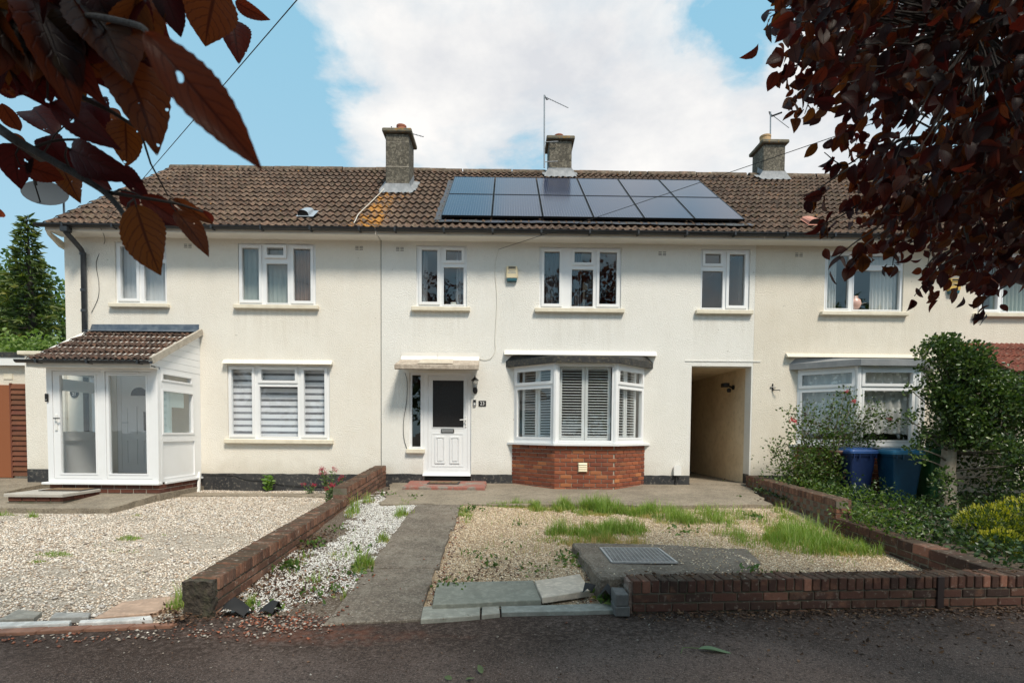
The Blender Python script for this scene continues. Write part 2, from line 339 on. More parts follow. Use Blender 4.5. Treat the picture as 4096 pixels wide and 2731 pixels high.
M['ridge'] = tile_mat('ridge_tile_concrete', (.17, .13, .095), (.23, .18, .135), (.11, .08, .055))
M['chimney'] = mat('chimney_render', (0.155, .14, .115), .95, spec=.2, var=[(3, .6, (.07, .063, .05), .42, .66), (16, .65, (.30, .27, .21), .54, .7), (26, .5, (.05, .045, .035), .52, .7)], bump=(38, .9, .014))
M['chimney_cap'] = mat('chimney_cap_concrete', (0.22, .195, .15), .95, spec=.2, var=[(6, .6, (.11, .10, .07), .45, .66), (11, .7, (.36, .2, .05), .63, .7)], bump=(38, .8, .012))
M['pot'] = mat('terracotta', (0.35, .115, .06), .8, var=[(6, .4, (.22, .08, .05), .45, .7)], bump=(40, .3, .004))
M['pot_buff'] = mat('buff_clay', (0.50, .33, .17), .8, var=[(6, .4, (.36, .22, .11), .45, .7)])
M['glassy'] = None
def glass(name, tint=(.965, .975, .975), rough=0.0, refl=1.0):
    m = bpy.data.materials.new(name); m.use_nodes = True; t = m.node_tree; t.nodes.clear()
    tr = N(t, 'ShaderNodeBsdfTransparent'); tr.inputs[0].default_value = (*tint, 1)
    gl = N(t, 'ShaderNodeBsdfGlossy'); gl.inputs['Roughness'].default_value = rough; gl.inputs['Color'].default_value = (1, 1, 1, 1)
    lw = N(t, 'ShaderNodeLayerWeight'); lw.inputs['Blend'].default_value = .5
    frn = mth(t, 'ADD', mth(t, 'MULTIPLY', mth(t, 'POWER', lw.outputs['Facing'], 5.0), .96), .043)
    bmp = N(t, 'ShaderNodeBump'); bmp.inputs['Strength'].default_value = .05; bmp.inputs['Distance'].default_value = .02
    L(t, noise(t, N(t, 'ShaderNodeNewGeometry').outputs['Position'], 3.0, 2), bmp.inputs['Height']); L(t, bmp.outputs[0], gl.inputs['Normal'])
    f = mth(t, 'MULTIPLY', frn, refl, True)
    mx = N(t, 'ShaderNodeMixShader'); L(t, f, mx.inputs[0]); L(t, tr.outputs[0], mx.inputs[1]); L(t, gl.outputs[0], mx.inputs[2])
    o = N(t, 'ShaderNodeOutputMaterial'); L(t, mx.outputs[0], o.inputs['Surface']); return m
M['glass'] = glass('window_glass', refl=1.25)
M['glass_obscure'] = mat('obscured_glass', (.018, .016, .016), .16, spec=.55, bump=(55, .55, .01))
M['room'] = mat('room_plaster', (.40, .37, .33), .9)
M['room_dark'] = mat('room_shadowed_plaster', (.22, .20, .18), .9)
M['blind'] = mat('vertical_blind_fabric', (.62, .64, .66), .85)
M['blind_brown'] = mat('brown_curtain_fabric', (.20, .13, .095), .95, bump=(60, .3, .004))
M['curtain'] = mat('grey_curtain_fabric', (.36, .37, .39), .95, bump=(40, .3, .004))
M['zebra'] = mat('white_blind_fabric', (.80, .81, .86), .85)
M['zebra_sheer'] = mat('grey_sheer_fabric', (.19, .195, .22), .9, var=[(7, .5, (.28, .285, .3), .5, .7)])
M['shutter'] = mat('painted_shutter', (.76, .77, .77), .4)
M['brass'] = mat('satin_metal', (.55, .55, .55), .3, metal=.8)
M['whitepaint'] = mat('white_paint', (.78, .78, .76), .45)
M['cream_plastic'] = mat('cream_plastic', (.70, .60, .40), .4, var=[(9, .25, (.45, .37, .22), .5, .75)])
M['teal_plastic'] = mat('teal_plastic', (.02, .10, .13), .35)
M['text_grey'] = mat('grey_print', (.25, .33, .42), .6)
M['text_white'] = mat('white_print', (.8, .8, .8), .5)
M['blackgloss'] = mat('black_enamel', (.014, .014, .015), .25)

# ------------------------------------------------------------------ ground
def zp(y): return 0.03 + 0.012 * max(0, y + 2.4) if y > -2.4 else 0.03 + 0.0815 * (y + 2.4)
def sm(a, b, x): t = min(1, max(0, (x - a) / (b - a))); return t * t * (3 - 2 * t)
def wob(x, y, s=1.3): return mnoise.noise(Vector((x * s, y * s, 3.7)))
def g_left(x, y): return -0.065 + 0.041 * y + 0.012 * wob(x, y)
def g_strip(x, y): return zp(y) - 0.03 + 0.03 * wob(x, y, 2.2)
def g_right(x, y):
    a = zp(y) - 0.035; b = -0.03 + 0.055 * min(0, y + 2.3)
    b -= .06 * sm(2.8, 4.2, x) * sm(-2.6, -4.0, y)
    k = sm(-0.6, 0.9, x); z = a * (1 - k) + b * k + 0.012 * wob(x, y)
    k2 = sm(-5.55, -6.2, y) * (1 - sm(.9, 1.1, x)); return z * (1 - k2) - .318 * k2
def g_next(x, y): return -0.04 + 0.035 * (y + 1) + 0.02 * wob(x, y)
def front_line(x): return -6.27 + .062 * (x - 1.06) if x > .98 else -6.30
def sheet(name, poly_or_rect, zfn, m, step=0.12, clip=None):
    x0, x1, y0, y1 = poly_or_rect
    nx = max(2, int((x1 - x0) / step)); ny = max(2, int((y1 - y0) / step))
    xs = np.linspace(x0, x1, nx); ys = np.linspace(y0, y1, ny)
    v = [(x, max(y, clip(x)) if clip else y, zfn(x, max(y, clip(x)) if clip else y)) for y in ys for x in xs]
    f = [(j * nx + i, j * nx + i + 1, (j + 1) * nx + i + 1, (j + 1) * nx + i) for j in range(ny - 1) for i in range(nx - 1)]
    return struct(MB().add(v, f).build(name, m, None, True))
M['earth'] = mat('bare_earth', (.075, .056, .04), .95, var=[(3, .6, (.12, .09, .062), .45, .7)], bump=(20, .8, .02))
M['gravel_bed'] = mat('gravel_bed', (.50, .43, .35), .95, var=[(40, .75, (.16, .125, .09), .46, .62), (70, .6, (.64, .58, .50), .55, .68)], bump=(55, 1, .02))
M['white_bed'] = mat('white_chipping_bed', (.115, .085, .06), .95, var=[(6, .6, (.07, .05, .036), .46, .66), (60, .6, (.42, .37, .31), .58, .72)], bump=(55, 1, .02))
M['gold_bed'] = mat('golden_gravel_bed', (.48, .36, .23), .95, var=[(30, .75, (.14, .10, .065), .46, .62), (66, .6, (.56, .43, .29), .55, .7)], bump=(55, 1, .02))
M['tarmac'] = mat('tarmac', (.074, .049, .039), .9, spec=.3, var=[(1.3, .6, (.046, .028, .021), .44, .66), (.55, .75, (.135, .098, .083), .47, .68), (75, .8, (.20, .15, .128), .58, .72), (52, .7, (.020, .014, .012), .54, .72), (150, .8, (.27, .22, .19), .63, .74)], bump=(95, 1.0, .014))
# mud and rotted leaf creeping out from the kerb line over the tarmac
def mudf(t, pos):
    sp = N(t, 'ShaderNodeSeparateXYZ'); L(t, pos, sp.inputs[0])
    e = mth(t, 'SUBTRACT', sp.outputs['Y'], mth(t, 'MULTIPLY', sp.outputs['X'], .09))
    q = mth(t, 'ADD', mth(t, 'MULTIPLY', mth(t, 'ADD', e, 7.35), 1.0), mth(t, 'MULTIPLY', noise(t, pos, 2.4, 9, .68), .95))
    f = ramp(t, q, [(.50, 0), (.95, .9)])
    return mth(t, 'MULTIPLY', f, ramp(t, noise(t, pos, 26, 6, .7), [(.36, 0), (.58, 1)]))
overlay(M['tarmac'], mudf, (.030, .017, .011))
def redf(t, pos):
    sp = N(t, 'ShaderNodeSeparateXYZ'); L(t, pos, sp.inputs[0])
    dx = mth(t, 'ABSOLUTE', mth(t, 'ADD', sp.outputs['X'], 1.3)); dy = mth(t, 'ABSOLUTE', mth(t, 'ADD', sp.outputs['Y'], 6.85))
    q = mth(t, 'SUBTRACT', mth(t, 'SUBTRACT', mth(t, 'ADD', .8, mth(t, 'MULTIPLY', noise(t, pos, 4, 7, .65), .9)), mth(t, 'MULTIPLY', dx, .55)), mth(t, 'MULTIPLY', dy, 2.4))
    return mth(t, 'MULTIPLY', ramp(t, q, [(.6, 0), (1.05, .5)]), ramp(t, noise(t, pos, 11, 6, .7), [(.38, 0), (.6, 1)]))
overlay(M['tarmac'], redf, (.17, .058, .03))
struct(MB().add([(-300, -300, -.62), (300, -300, -.62), (300, 300, -.62), (-300, 300, -.62)], [(0, 1, 2, 3)]).build('ground', M['earth']))
struct(MB().add([(-60, -30, -.335), (60, -30, -.335), (60, -5.9, -.335), (-60, -5.9, -.335)], [(0, 1, 2, 3)]).build('road', M['tarmac']))
sheet('left_garden_ground', (-12, -2.56, -6.62, .0), g_left, M['gravel_bed'])
sheet('white_strip_ground', (-2.45, -1.30, -6.48, .0), g_strip, M['white_bed'], .07)
sheet('front_garden_ground', (-.80, 4.55, -6.4, -2.1), g_right, M['gold_bed'], .1, front_line)
sheet('neighbour_garden_ground', (4.5, 14, -5.95, .0), g_next, M['earth'], .15)
def slab(name, poly, top, bot, m, jit=0.012, parent=None, bev=0.008, seg=.16):
    """a cast slab: polygon outline with slightly ragged, rounded edges; top may slope in y"""
    pts = []
    for i, p in enumerate(poly):
        q = poly[(i + 1) % len(poly)]; d = math.hypot(q[0] - p[0], q[1] - p[1]); n = max(1, int(d / seg))
        for k in range(n):
            t = k / n; x = p[0] + (q[0] - p[0]) * t; y = p[1] + (q[1] - p[1]) * t
            j = 0 if k == 0 else jit
            pts.append((x + R_.uniform(-j, j), y + R_.uniform(-j, j)))
    tf = top if callable(top) else (lambda x, y: top)
    cx = sum(p[0] for p in pts) / len(pts); cy = sum(p[1] for p in pts) / len(pts); n = len(pts)
    def ins(p, d):
        l = math.hypot(p[0] - cx, p[1] - cy) or 1; return (p[0] + (cx - p[0]) / l * d, p[1] + (cy - p[1]) / l * d)
    rings = [[(x, y, bot) for x, y in pts], [(x, y, tf(x, y) - bev) for x, y in pts], [(*ins(p, bev), tf(*p)) for p in pts]]
    b = MB().add([q for r in rings for q in r], [(r * n + i, r * n + (i + 1) % n, (r + 1) * n + (i + 1) % n, (r + 1) * n + i) for r in range(2) for i in range(n)] + [tuple(2 * n + i for i in range(n))])
    return b.build(name, m, parent)
pt = lambda x, y: zp(y)
# path in three pours with open joints
for a, b in ((-2.47, -3.93), (-3.94, -5.4), (-5.41, -6.66)):
    struct(slab('path', [(-1.375, a), (-1.375 - .01, b), (-.655, b + .02 if b > -6 else -6.56), (-.70, a)], pt, -.5, M['concrete'], .016))
struct(slab('apron_pavement', [(-2.3, .02), (-1.95, -2.46), (-.2, -2.46), (1.3, -2.38), (2.6, -2.44), (4.3, -2.3), (4.9, .02)], lambda x, y: .03 + .035 * (y + 2.4), -.4, M['concrete_pale'], .05))
pv = lambda x, y: -.08 + .085 * (min(y, .4) + 2.42)
struct(slab('left_pavement', [(-14, 1.2), (-14, -2.46), (-6.16, -2.42), (-6.13, -1.32), (-8.9, -1.3), (-8.9, 1.2)], pv, -.4, M['concrete_pale'], .02))
for i in range(5):
    struct(slab('paving_slab', [(-6.08 + i * .62, -.42), (-5.48 + i * .62, -.42 + R_.uniform(-.01, .01)), (-5.48 + i * .62, -.80), (-6.08 + i * .62, -.80)], -.062 + R_.uniform(-.006, .006), -.16, M['concrete_pale'], .006))

# ------------------------------------------------------------------ bricks
BRK = {}
def brick_mesh(L_, D_, H_, m, key):
    k = (L_, D_, H_, key)
    if k not in BRK: BRK[k] = MB().cbox(0, L_, 0, D_, 0, H_, .006).mesh('brick', m)
    return BRK[k]
def brick_run(parent, p0, p1, courses, mk, L_=.215, H_=.0688, D_=.10, joint=.010, out=.004, top_down=True, first=0.0, skip=None, inward=None):
    """stretcher courses along the line p0-p1 (its z is the top of the first course); further courses go down"""
    p0, p1 = Vector(p0), Vector(p1); d = p1 - p0; run = d.length; ux = d.normalized()
    inn = Vector(inward) if inward else Vector((-ux.y, ux.x, 0)); inn.z = 0; inn.normalize(); uz = Vector((0, 0, 1))
    for c in range(courses):
        s = -(L_ + joint) * (.5 if c % 2 else 0) + first
        while s < run - .02:
            a, b = max(s, 0.0), min(s + L_, run); s += L_ + joint
            if b - a < .03: continue
            if skip and skip((a + b) / 2, c): continue
            o = p0 + ux * a - uz * ((c + 1) * (H_ + joint) - joint) - inn * (out + R_.uniform(0, .003))
            mtx = Matrix(((ux.x, inn.x, 0, o.x), (ux.y, inn.y, 0, o.y), (ux.z, 0, 1, o.z), (0, 0, 0, 1))) @ Matrix.Scale((b - a) / L_, 4, (1, 0, 0))
            link('brick', brick_mesh(L_, D_, H_, M[mk], mk), parent, mtx)
def coping_run(parent, p0, p1, mk, across=.215, high=.105, wide=.0668, joint=.011, inward=None, out=.006):
    """bricks on edge laid across the wall; p0-p1 is the face line at the top of the coping"""
    p0, p1 = Vector(p0), Vector(p1); d = p1 - p0; run = d.length; ux = d.normalized(); inn = Vector(inward) if inward else Vector((-ux.y, ux.x, 0)); inn.z = 0; inn.normalize()
    n = int((run + joint) / (wide + joint))
    for i in range(n):
        o = p0 + ux * (i * (wide + joint)) - Vector((0, 0, high - R_.uniform(-.004, .004))) - inn * (out + R_.uniform(-.003, .004))
        tl = R_.uniform(-.015, .015)
        mtx = Matrix(((ux.x, inn.x, 0, o.x), (ux.y, inn.y, 0, o.y), (ux.z, tl, 1, o.z), (0, 0, 0, 1)))
        link('brick', brick_mesh(wide, across, high, M[mk], mk + 'c'), parent, mtx)
def core(parent, p0, p1, z0, inward, thick, m, inset=.006, name='mortar'):
    p0, p1 = Vector(p0), Vector(p1); ux = (p1 - p0).normalized(); inn = Vector(inward); inn.normalize()
    a, b = p0 + inn * inset, p1 + inn * inset; c, d = p1 + inn * (thick - inset), p0 + inn * (thick - inset)
    v = [(q.x, q.y, z0) for q in (a, b, c, d)] + [(q.x, q.y, q.z) for q in (a, b, c, d)]
    return MB().add(v, [(0, 3, 2, 1), (4, 5, 6, 7), (0, 1, 5, 4), (1, 2, 6, 5), (2, 3, 7, 6), (3, 0, 4, 7)]).build(name, m, parent)

# ------------------------------------------------------------------ houses
HX = {'21': (-8.764, -2.521), '23': (-2.506, 5.003), '25': (5.006, 14.6)}
EAVE_Y, EAVE_Z, RIDGE_Y, RIDGE_Z = -.38, 5.035, 3.56, 8.02
TH = math.atan2(RIDGE_Z - EAVE_Z, RIDGE_Y - EAVE_Y)
def roofp(x, s, off=0.0):
    return Vector((x, EAVE_Y + s * math.cos(TH) - off * math.sin(TH), EAVE_Z + s * math.sin(TH) + off * math.cos(TH)))
SLOPE = math.hypot(RIDGE_Y - EAVE_Y, RIDGE_Z - EAVE_Z)
H = {}
H['21'] = thing('terraced_house', 'cream rendered end house with glazed lean-to porch and satellite dish', 'house', (-5.6, 0, 0), 'houses of the terrace')
H['23'] = thing('terraced_house', 'off-white middle house with solar panels, brick bay and numbered white door', 'house', (1.2, 0, 0), 'houses of the terrace')
H['25'] = thing('terraced_house', 'weathered beige house with grey topped bay behind bins and bushes', 'house', (8, 0, 0), 'houses of the terrace')
WIN = {'W1': (-7.775, -6.76), 'W2': (-5.35, -3.81), 'W4': (-1.812, -.80), 'W5': (.65, 2.295), 'W6': (3.895, 4.895), 'W7': (6.41, 8.02), 'W8': (9.55, 11.2)}
WZ = (3.635, 4.855)
def holes(*ks): return [(*WIN[k], *WZ) for k in ks]
front = {
 '21': ('render_cream', holes('W1', 'W2') + [(-5.585, -3.545, .97, 2.445), (-7.80, -6.92, .26, 2.28)]),
 '23': ('render_white', holes('W4', 'W5', 'W6') + [(-1.665, -.70, .12, 2.335), (-1.95, -1.665, .80, 2.335), (.20, 2.76, .5, 2.5), (3.755, 4.972, -.5, 2.52)]),
 '25': ('render_beige', holes('W7', 'W8') + [(5.95, 8.51, .5, 2.5)])}
for k, (mk, hs) in front.items():
    x0, x1 = HX[k]
    MB().plate(x0, x1, -.5, 5.0, hs, -.27, 0).build('wall', M[mk], H[k])
    # back, side and party walls, floors: the rooms that show through the glass
    b = MB()
    b.box(x0 + .002, x1 - .002, 6.8, 7.05, -.5, 5.0)
    b.box(x0 + .002, x0 + .22, .272, 6.798, -.5, 5.0); b.box(x1 - .22, x1 - .002, .272, 6.798, -.5 if k != '23' else 2.62, 5.0)
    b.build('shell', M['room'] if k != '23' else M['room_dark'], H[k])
    b = MB(); b.box(x0 + .222, x1 - .222, .275, 6.79, 2.62, 2.78); b.build('upper_floor', M['room'], H[k])
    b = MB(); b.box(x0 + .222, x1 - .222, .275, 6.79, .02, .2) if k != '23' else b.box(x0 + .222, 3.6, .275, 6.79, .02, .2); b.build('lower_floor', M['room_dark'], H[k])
    b = MB(); b.box(x0 + .222, x1 - .222, .275, 6.79, 4.86, 4.99); b.build('ceiling', M['room'], H[k])
    # partition between rooms
    xm = (x0 + x1) / 2 + (.55 if k == '23' else .2)
    MB().box(xm, xm + .1, .28, 6.7, 2.79, 4.85).build('partition', M['room'], H[k])
MB().plate(-8.764 + .002, -8.764 + .2, 5.0, 5.01, [], -6.9, -.272).build('gable_sill', M['render_cream'], H['21'])
MB().prism([(.0, 5.001), (7.0, 5.001), (RIDGE_Y, RIDGE_Z - .16)], -8.76, -8.55, 'x').build('gable', M['render_cream'], H['21'])
MB().box(-2.5205, -2.5065, .012, .1, -.3, 5.0).build('joint_strip', M['dark'], H['21'])
# passage through the middle house
M['passage'] = mat('passage_paint', (.76, .62, .43), .9, var=[(1.2, .6, (.55, .42, .27), .46, .75), (7, .3, (.4, .3, .19), .55, .75)], bump=(45, .6, .01))
b = MB(); b.box(3.60, 3.752, .272, 5.2, -.3, 2.6); b.build('passage_wall', M['passage'], H['23'])
b = MB(); b.box(4.99, 5.10, .272, 5.2, -.3, 2.6); b.build('passage_wall', M['passage'], H['23'])
b = MB(); b.box(3.752, 4.99, .272, 5.2, 2.53, 2.615); b.build('passage_ceiling', M['passage'], H['23'])
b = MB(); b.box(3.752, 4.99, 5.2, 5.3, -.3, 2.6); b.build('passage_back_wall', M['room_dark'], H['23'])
struct(slab('passage_floor', [(3.765, 5.2), (3.765, -.02), (4.965, -.02), (4.965, 5.2)], lambda x, y: .135, -.4, M['concrete_pale'], .0))
MB().box(3.62, 5.15, -.012, -.001, 2.612, 2.632).build('drip_mould', M['render_white'], H['23'])
# plinths
def plinth(k, x0, x1, z0, z1, y=-.011):
    n = max(2, int((x1 - x0) / .12)); top = [(x0 + (x1 - x0) * i / n, z1 + R_.uniform(-.006, .006)) for i in range(n + 1)]
    MB().prism([(x0, z0), (x1, z0)] + top[::-1], y, -.0005, 'y').build('plinth', M['plinth'], H[k])
plinth('21', -6.12, -2.525, -.3, .275); plinth('23', -2.50, -1.672, -.2, .292); plinth('23', -.695, .16, -.2, .292); plinth('23', 2.80, 3.752, -.2, .298); plinth('25', 4.976, 5.95, -.3, .315)
MB().box(4.965, 4.971, .003, .262, .1, .33).build('plinth', M['plinth'], H['23'])
# soffit, fascia, gutter
for k in ('21', '23', '25'):
    x0, x1 = HX[k]; xa = x0 - (.06 if k == '21' else -.001); xb = x1 - .001
    MB().box(xa, xb, -.335, .02, 4.935, 4.955).build('soffit', M['upvc_soffit'], H[k])
    MB().box(xa, xb, -.362, -.337, 4.925, 5.06).build('fascia', M['upvc_soffit'], H[k])
    MB().box(xa, xb, -.34, -.3, 4.918, 4.934).build('vent_strip', M['upvc_soffit'], H[k])
    # half round gutter
    pr = []; rr = .062
    for i in range(9):
        a = math.pi + math.pi * i / 8; pr.append((-.43 + rr * math.cos(a), 5.025 + rr * math.sin(a)))
    pr += [(p[0] * .0 + (-.43 + (p[0] + .43) * .9), 5.025 + (p[1] - 5.025) * .9) for p in pr[::-1]]
    g = MB().prism(pr, xa - (.12 if k == '21' else 0), xb, 'x').build('gutter', M['black'], H[k])
    x = x0 + .35
    while x < x1 - .1:
        MB().box(x, x + .035, -.50, -.365, 4.955, 5.03).build('bracket', M['black'], g); x += .93
MB().prism([(-.34, 4.93), (.12, 4.80), (.12, 4.70), (-.05, 4.72), (-.30, 4.86)], -8.83, -8.77, 'x').build('bargeboard_corbel', M['sill'], H['21'])
MB().prism([(-.33, 4.955), (-.33, 5.01), (RIDGE_Y, RIDGE_Z - .03), (RIDGE_Y, RIDGE_Z - .17), (0.05, 4.955)], -8.80, -8.771, 'x').build('bargeboard', M['sill'], H['21'])

# roof tiles
def tile_mesh(name, W_, Ln, amp, nroll, m, thick=.014):
    n = nroll * 6; v = []; f = []
    for i in range(n + 1):
        x = W_ * i / n; h = amp * (.5 + .5 * math.cos(2 * math.pi * (i / 6 - .5))) ** 1.25
        v += [(x, 0, h - thick), (x, 0, h), (x, Ln, h)]
    for i in range(n):
        a, b = i * 3, (i + 1) * 3
        f += [(a + 1, b + 1, b + 2, a + 2), (a, b, b + 1, a + 1)]
    return MB().add(v, f).mesh(name, m, False)
TW, ROWS = .3, 14
GA = SLOPE / ROWS
tm = tile_mesh('tile', TW * 1.004, GA * 1.12, .042, 2, M['tile'], .011)
PAN0, PAN1 = (-1.309, 4.765), (0.54, 3.70)     # the part of the slope that the panels hide
def tile_matrix(x, s, tilt, off, th=TH, roofp=roofp):
    o = roofp(x, s, off); a = th - tilt
    return Matrix(((1, 0, 0, o.x), (0, math.cos(a), -math.sin(a), o.y), (0, math.sin(a), math.cos(a), o.z), (0, 0, 0, 1)))
for k in ('21', '23', '25'):
    x0, x1 = HX[k]
    if k == '21': x0 -= .10
    base = MB().add([tuple(roofp(x, s, -.03)) for x, s in ((x0 + .02, 0.02), (x1, 0.02), (x1, SLOPE), (x0 + .02, SLOPE))] + [(x1, 7.6, 4.95), (x0 + .02, 7.6, 4.95)],
                    [(0, 1, 2, 3), (3, 2, 4, 5)]).build('roof', M['tile'], H[k])
    n = round((x1 - x0) / TW); wd = (x1 - x0) / n; cnt = 0; far = []
    for j in range(ROWS):
        for i in range(n):
            x, s = x0 + i * wd, j * GA
            if k == '23' and PAN0[0] + .05 < x and x + wd < PAN0[1] - .05 and PAN1[0] + .05 < s + .0 and s + GA < PAN1[1] - .15: continue
            mt = tile_matrix(x, s - .012 + R_.uniform(-.006, .006), 0.092 + R_.uniform(-.012, .012), .018) @ Matrix.Scale(wd / TW, 4, (1, 0, 0))
            if k == '25' and i >= 21: far.append(mt); continue
            link('tile', tm, base, mt)
    if far:
        b = MB(); vv = [v.co.copy() for v in tm.vertices]; ff = [tuple(p.vertices) for p in tm.polygons]
        for mt in far: b.add([tuple(mt @ q) for q in vv], ff)
        stuff(b.build('tile', M['tile'], base))
    # ridge
    rp = []
    for i in range(9):
        a = math.pi * i / 8; rp.append((RIDGE_Y + .125 * math.cos(a), RIDGE_Z - .055 + .13 * math.sin(a)))
    rp += [(RIDGE_Y + (p[0] - RIDGE_Y) * .85, p[1] - .02) for p in rp[::-1]]
    n = round((x1 - x0) / .455); wd = (x1 - x0) / n; rm = MB().prism(rp, 0, wd - .008, 'x').mesh('ridge_tile', M['ridge'])
    for i in range(n):
        link('ridge_tile', rm, base, Matrix.Translation((x0 + i * wd, R_.uniform(-.006, .006), R_.uniform(-.008, .008))) @ Matrix.Rotation(R_.uniform(-.006, .006), 4, 'Y'))
    H[k]['roofobj'] = base.name
ROOF = {k: bpy.data.objects[H[k]['roofobj']] for k in H}
for k in H: del H[k]['roofobj']

# chimneys
def chimney(k, x0, x1, y0, y1, zt, zb, flash, potx, potr, poth, pm, lab):
    c = MB().cbox(x0, x1, y0, y1, zb, zt - .12, .02).build('chimney', M['chimney'], H[k]); c['label'] = lab
    MB().cbox(x0 - .07, x1 + .07, y0 - .07, y1 + .07, zt - .115, zt - .02, .02).build('chimney_cap', M['chimney_cap'], c)
    MB().add([(x0 - .02, y0 - .02, zt - .021), (x1 + .02, y0 - .02, zt - .021), (x1 + .02, y1 + .02, zt - .021), (x0 - .02, y1 + .02, zt - .021), (x0 + .15, y0 + .15, zt + .03), (x1 - .15, y0 + .15, zt + .03), (x1 - .15, y1 - .15, zt + .03), (x0 + .15, y1 - .15, zt + .03)],
             [(0, 1, 5, 4), (1, 2, 6, 5), (2, 3, 7, 6), (3, 0, 4, 7), (4, 5, 6, 7)]).build('flaunching', M['chimney_cap'], c)
    MB().lathe([(potr, 0), (potr * .96, poth * .8), (potr * 1.03, poth * .82), (potr * 1.03, poth), (potr * .8, poth), (potr * .78, poth * .5)], (potx, (y0 + y1) / 2 - .05, zt), 18).build('chimney_pot', M[pm], c, False)
    # lead: front apron dressed over the tiles, and stepped soakers at the sides
    fr = y0 - .004; b = MB(); n = 14
    s0 = (y0 - EAVE_Y) / math.cos(TH)
    for i in range(n + 1):
        x = x0 - .12 + (x1 - x0 + .24) * i / n; wv = .030 * (.5 + .5 * math.cos(2 * math.pi * (x / .15 - .5)))
        p = roofp(x, s0 - .16 + R_.uniform(-.015, .015), .03 + wv); q = roofp(x, s0, .055); xx = min(max(x, x0 - .006), x1 + .006)
        b.v += [tuple(p), tuple(q), (xx, fr - .004, flash)]
        if i: b.f += [(3 * i - 3, 3 * i, 3 * i + 1, 3 * i - 2), (3 * i - 2, 3 * i + 1, 3 * i + 2, 3 * i - 1)]
    b.build('lead_flashing', M['lead'], c, True)
    for sx, x in ((-1, x0), (1, x1)):
        pts = []
        for i in range(6):
            y = y0 + (min(y1, RIDGE_Y) - y0) * i / 5; z = EAVE_Z + (y - EAVE_Y) * math.tan(TH)
            pts.append((y, z))
        b = MB()
        for i, (y, z) in enumerate(pts):
            b.v += [(x + sx * .16, y, z + .06), (x + sx * .01, y, z + .075), (x + sx * .006, y, z + .23)]
            if i: b.f += [(3 * i - 3, 3 * i, 3 * i + 1, 3 * i - 2), (3 * i - 2, 3 * i + 1, 3 * i + 2, 3 * i - 1)]
        b.build('lead_flashing', M['lead'], c)
    return c
c1 = chimney('21', -2.82, -2.285, 1.76, 2.42, 8.12, 6.3, 6.87, -2.51, .115, .20, 'pot', 'tall lichen-grey chimney with broken red pot')
MB().box(-2.824, -2.281, 1.755, 1.7585, 7.243, 7.257).build('joint', M['mortar'], c1)
MB().box(-2.824, -2.281, 1.755, 1.7585, 7.80, 7.805).build('joint', M['mortar'], c1)
chimney('23', 1.065, 1.655, 3.22, 3.86, 8.81, 7.4, 7.99, 1.34, .12, .14, 'pot', 'short grey chimney with red pot behind the solar panels')
chimney('25', 6.665, 7.24, 3.26, 3.9, 8.82, 7.4, 8.01, 6.83, .14, .22, 'pot_buff', 'dark grey chimney with buff clay pot and white flashing')

# windows
def yplane(y0=0.0): return lambda a, z, t: (a, y0 - t, z)
def facet(p, q):
    d = Vector((q[0] - p[0], q[1] - p[1], 0)); l = d.length; d.normalize(); n = Vector((d.y, -d.x, 0))
    return (lambda a, z, t: (p[0] + d.x * a + n.x * t, p[1] + d.y * a + n.y * t, z)), l
def make_window(parent, rect, glasses, base=None, sill=None, name='window', t1=-.03, label=None, sillmat='sill', vents=()):
    x0, x1, z0, z1 = rect; base = base or yplane()
    fr = MB().plate(x0, x1, z0, z1, [g[:4] for g in glasses], t1 - .06, t1, base).build(name, M['upvc'], parent)
    if label: fr['label'] = label
    for g in glasses:
        a, b, c, d, kind = g[:5]
        e = .05 if kind == 'o' else .016; h = .022 if kind == 'o' else .008
        if kind == 't':   # top light tipped open a little
            e = .05; h = .05
        MB().plate(a - e, b + e, c - e, d + e, [(a + .003, b - .003, c + .003, d - .003)], t1 - .02, t1 + h, base).build('sash', M['upvc'], fr)
        MB().plate(a - .002, b + .002, c - .002, d + .002, [], t1 - .036, t1 - .030, base).build('pane', M['glass'], fr)
    for a, b, z in vents: MB().plate(a, b, z, z + .02, [], t1 + .001, t1 + .03, base).build('trickle_vent', M['upvc'], fr)
    if sill:
        a, b, za, zb = sill
        o = MB().cbox(a, b, -.085, -.0005 + .06, za, zb, .008).build('sill', M[sillmat], fr)
    return fr
w1 = make_window(H['21'], (*WIN['W1'], *WZ), [(-7.68, -7.36, 3.745, 4.775, 'o'), (-7.225, -6.80, 3.70, 4.46, 'f'), (-7.175, -6.85, 4.58, 4.78, 'o')], sill=(-7.87, -6.70, 3.56, 3.634))
w2 = make_window(H['21'], (*WIN['W2'], *WZ), [(-5.28, -4.94, 3.74, 4.775, 'o'), (-4.80, -4.375, 3.69, 4.47, 'f'), (-4.775, -4.44, 4.62, 4.775, 't'), (-4.26, -3.915, 3.735, 4.77, 'o')], sill=(-5.42, -3.745, 3.56, 3.634), vents=[(-5.24, -5.0, 4.80), (-4.22, -3.96, 4.80)])
w3 = make_window(H['21'], (-5.585, -3.545, .97, 2.445), [(-5.515, -5.10, 1.06, 2.37, 'o'), (-4.96, -4.19, 1.025, 2.03, 'f'), (-4.925, -4.24, 2.15, 2.37, 'o'), (-4.07, -3.65, 1.06, 2.37, 'o')], sill=(-5.63, -3.47, .885, .969), vents=[(-5.48, -5.12, 2.385), (-4.03, -3.68, 2.385)])
w4 = make_window(H['23'], (*WIN['W4'], *WZ), [(-1.71, -1.39, 3.745, 4.78, 'o'), (-1.27, -.865, 3.70, 4.44, 'f'), (-1.225, -.905, 4.57, 4.78, 'o')], sill=(-1.90, -.73, 3.555, 3.634))
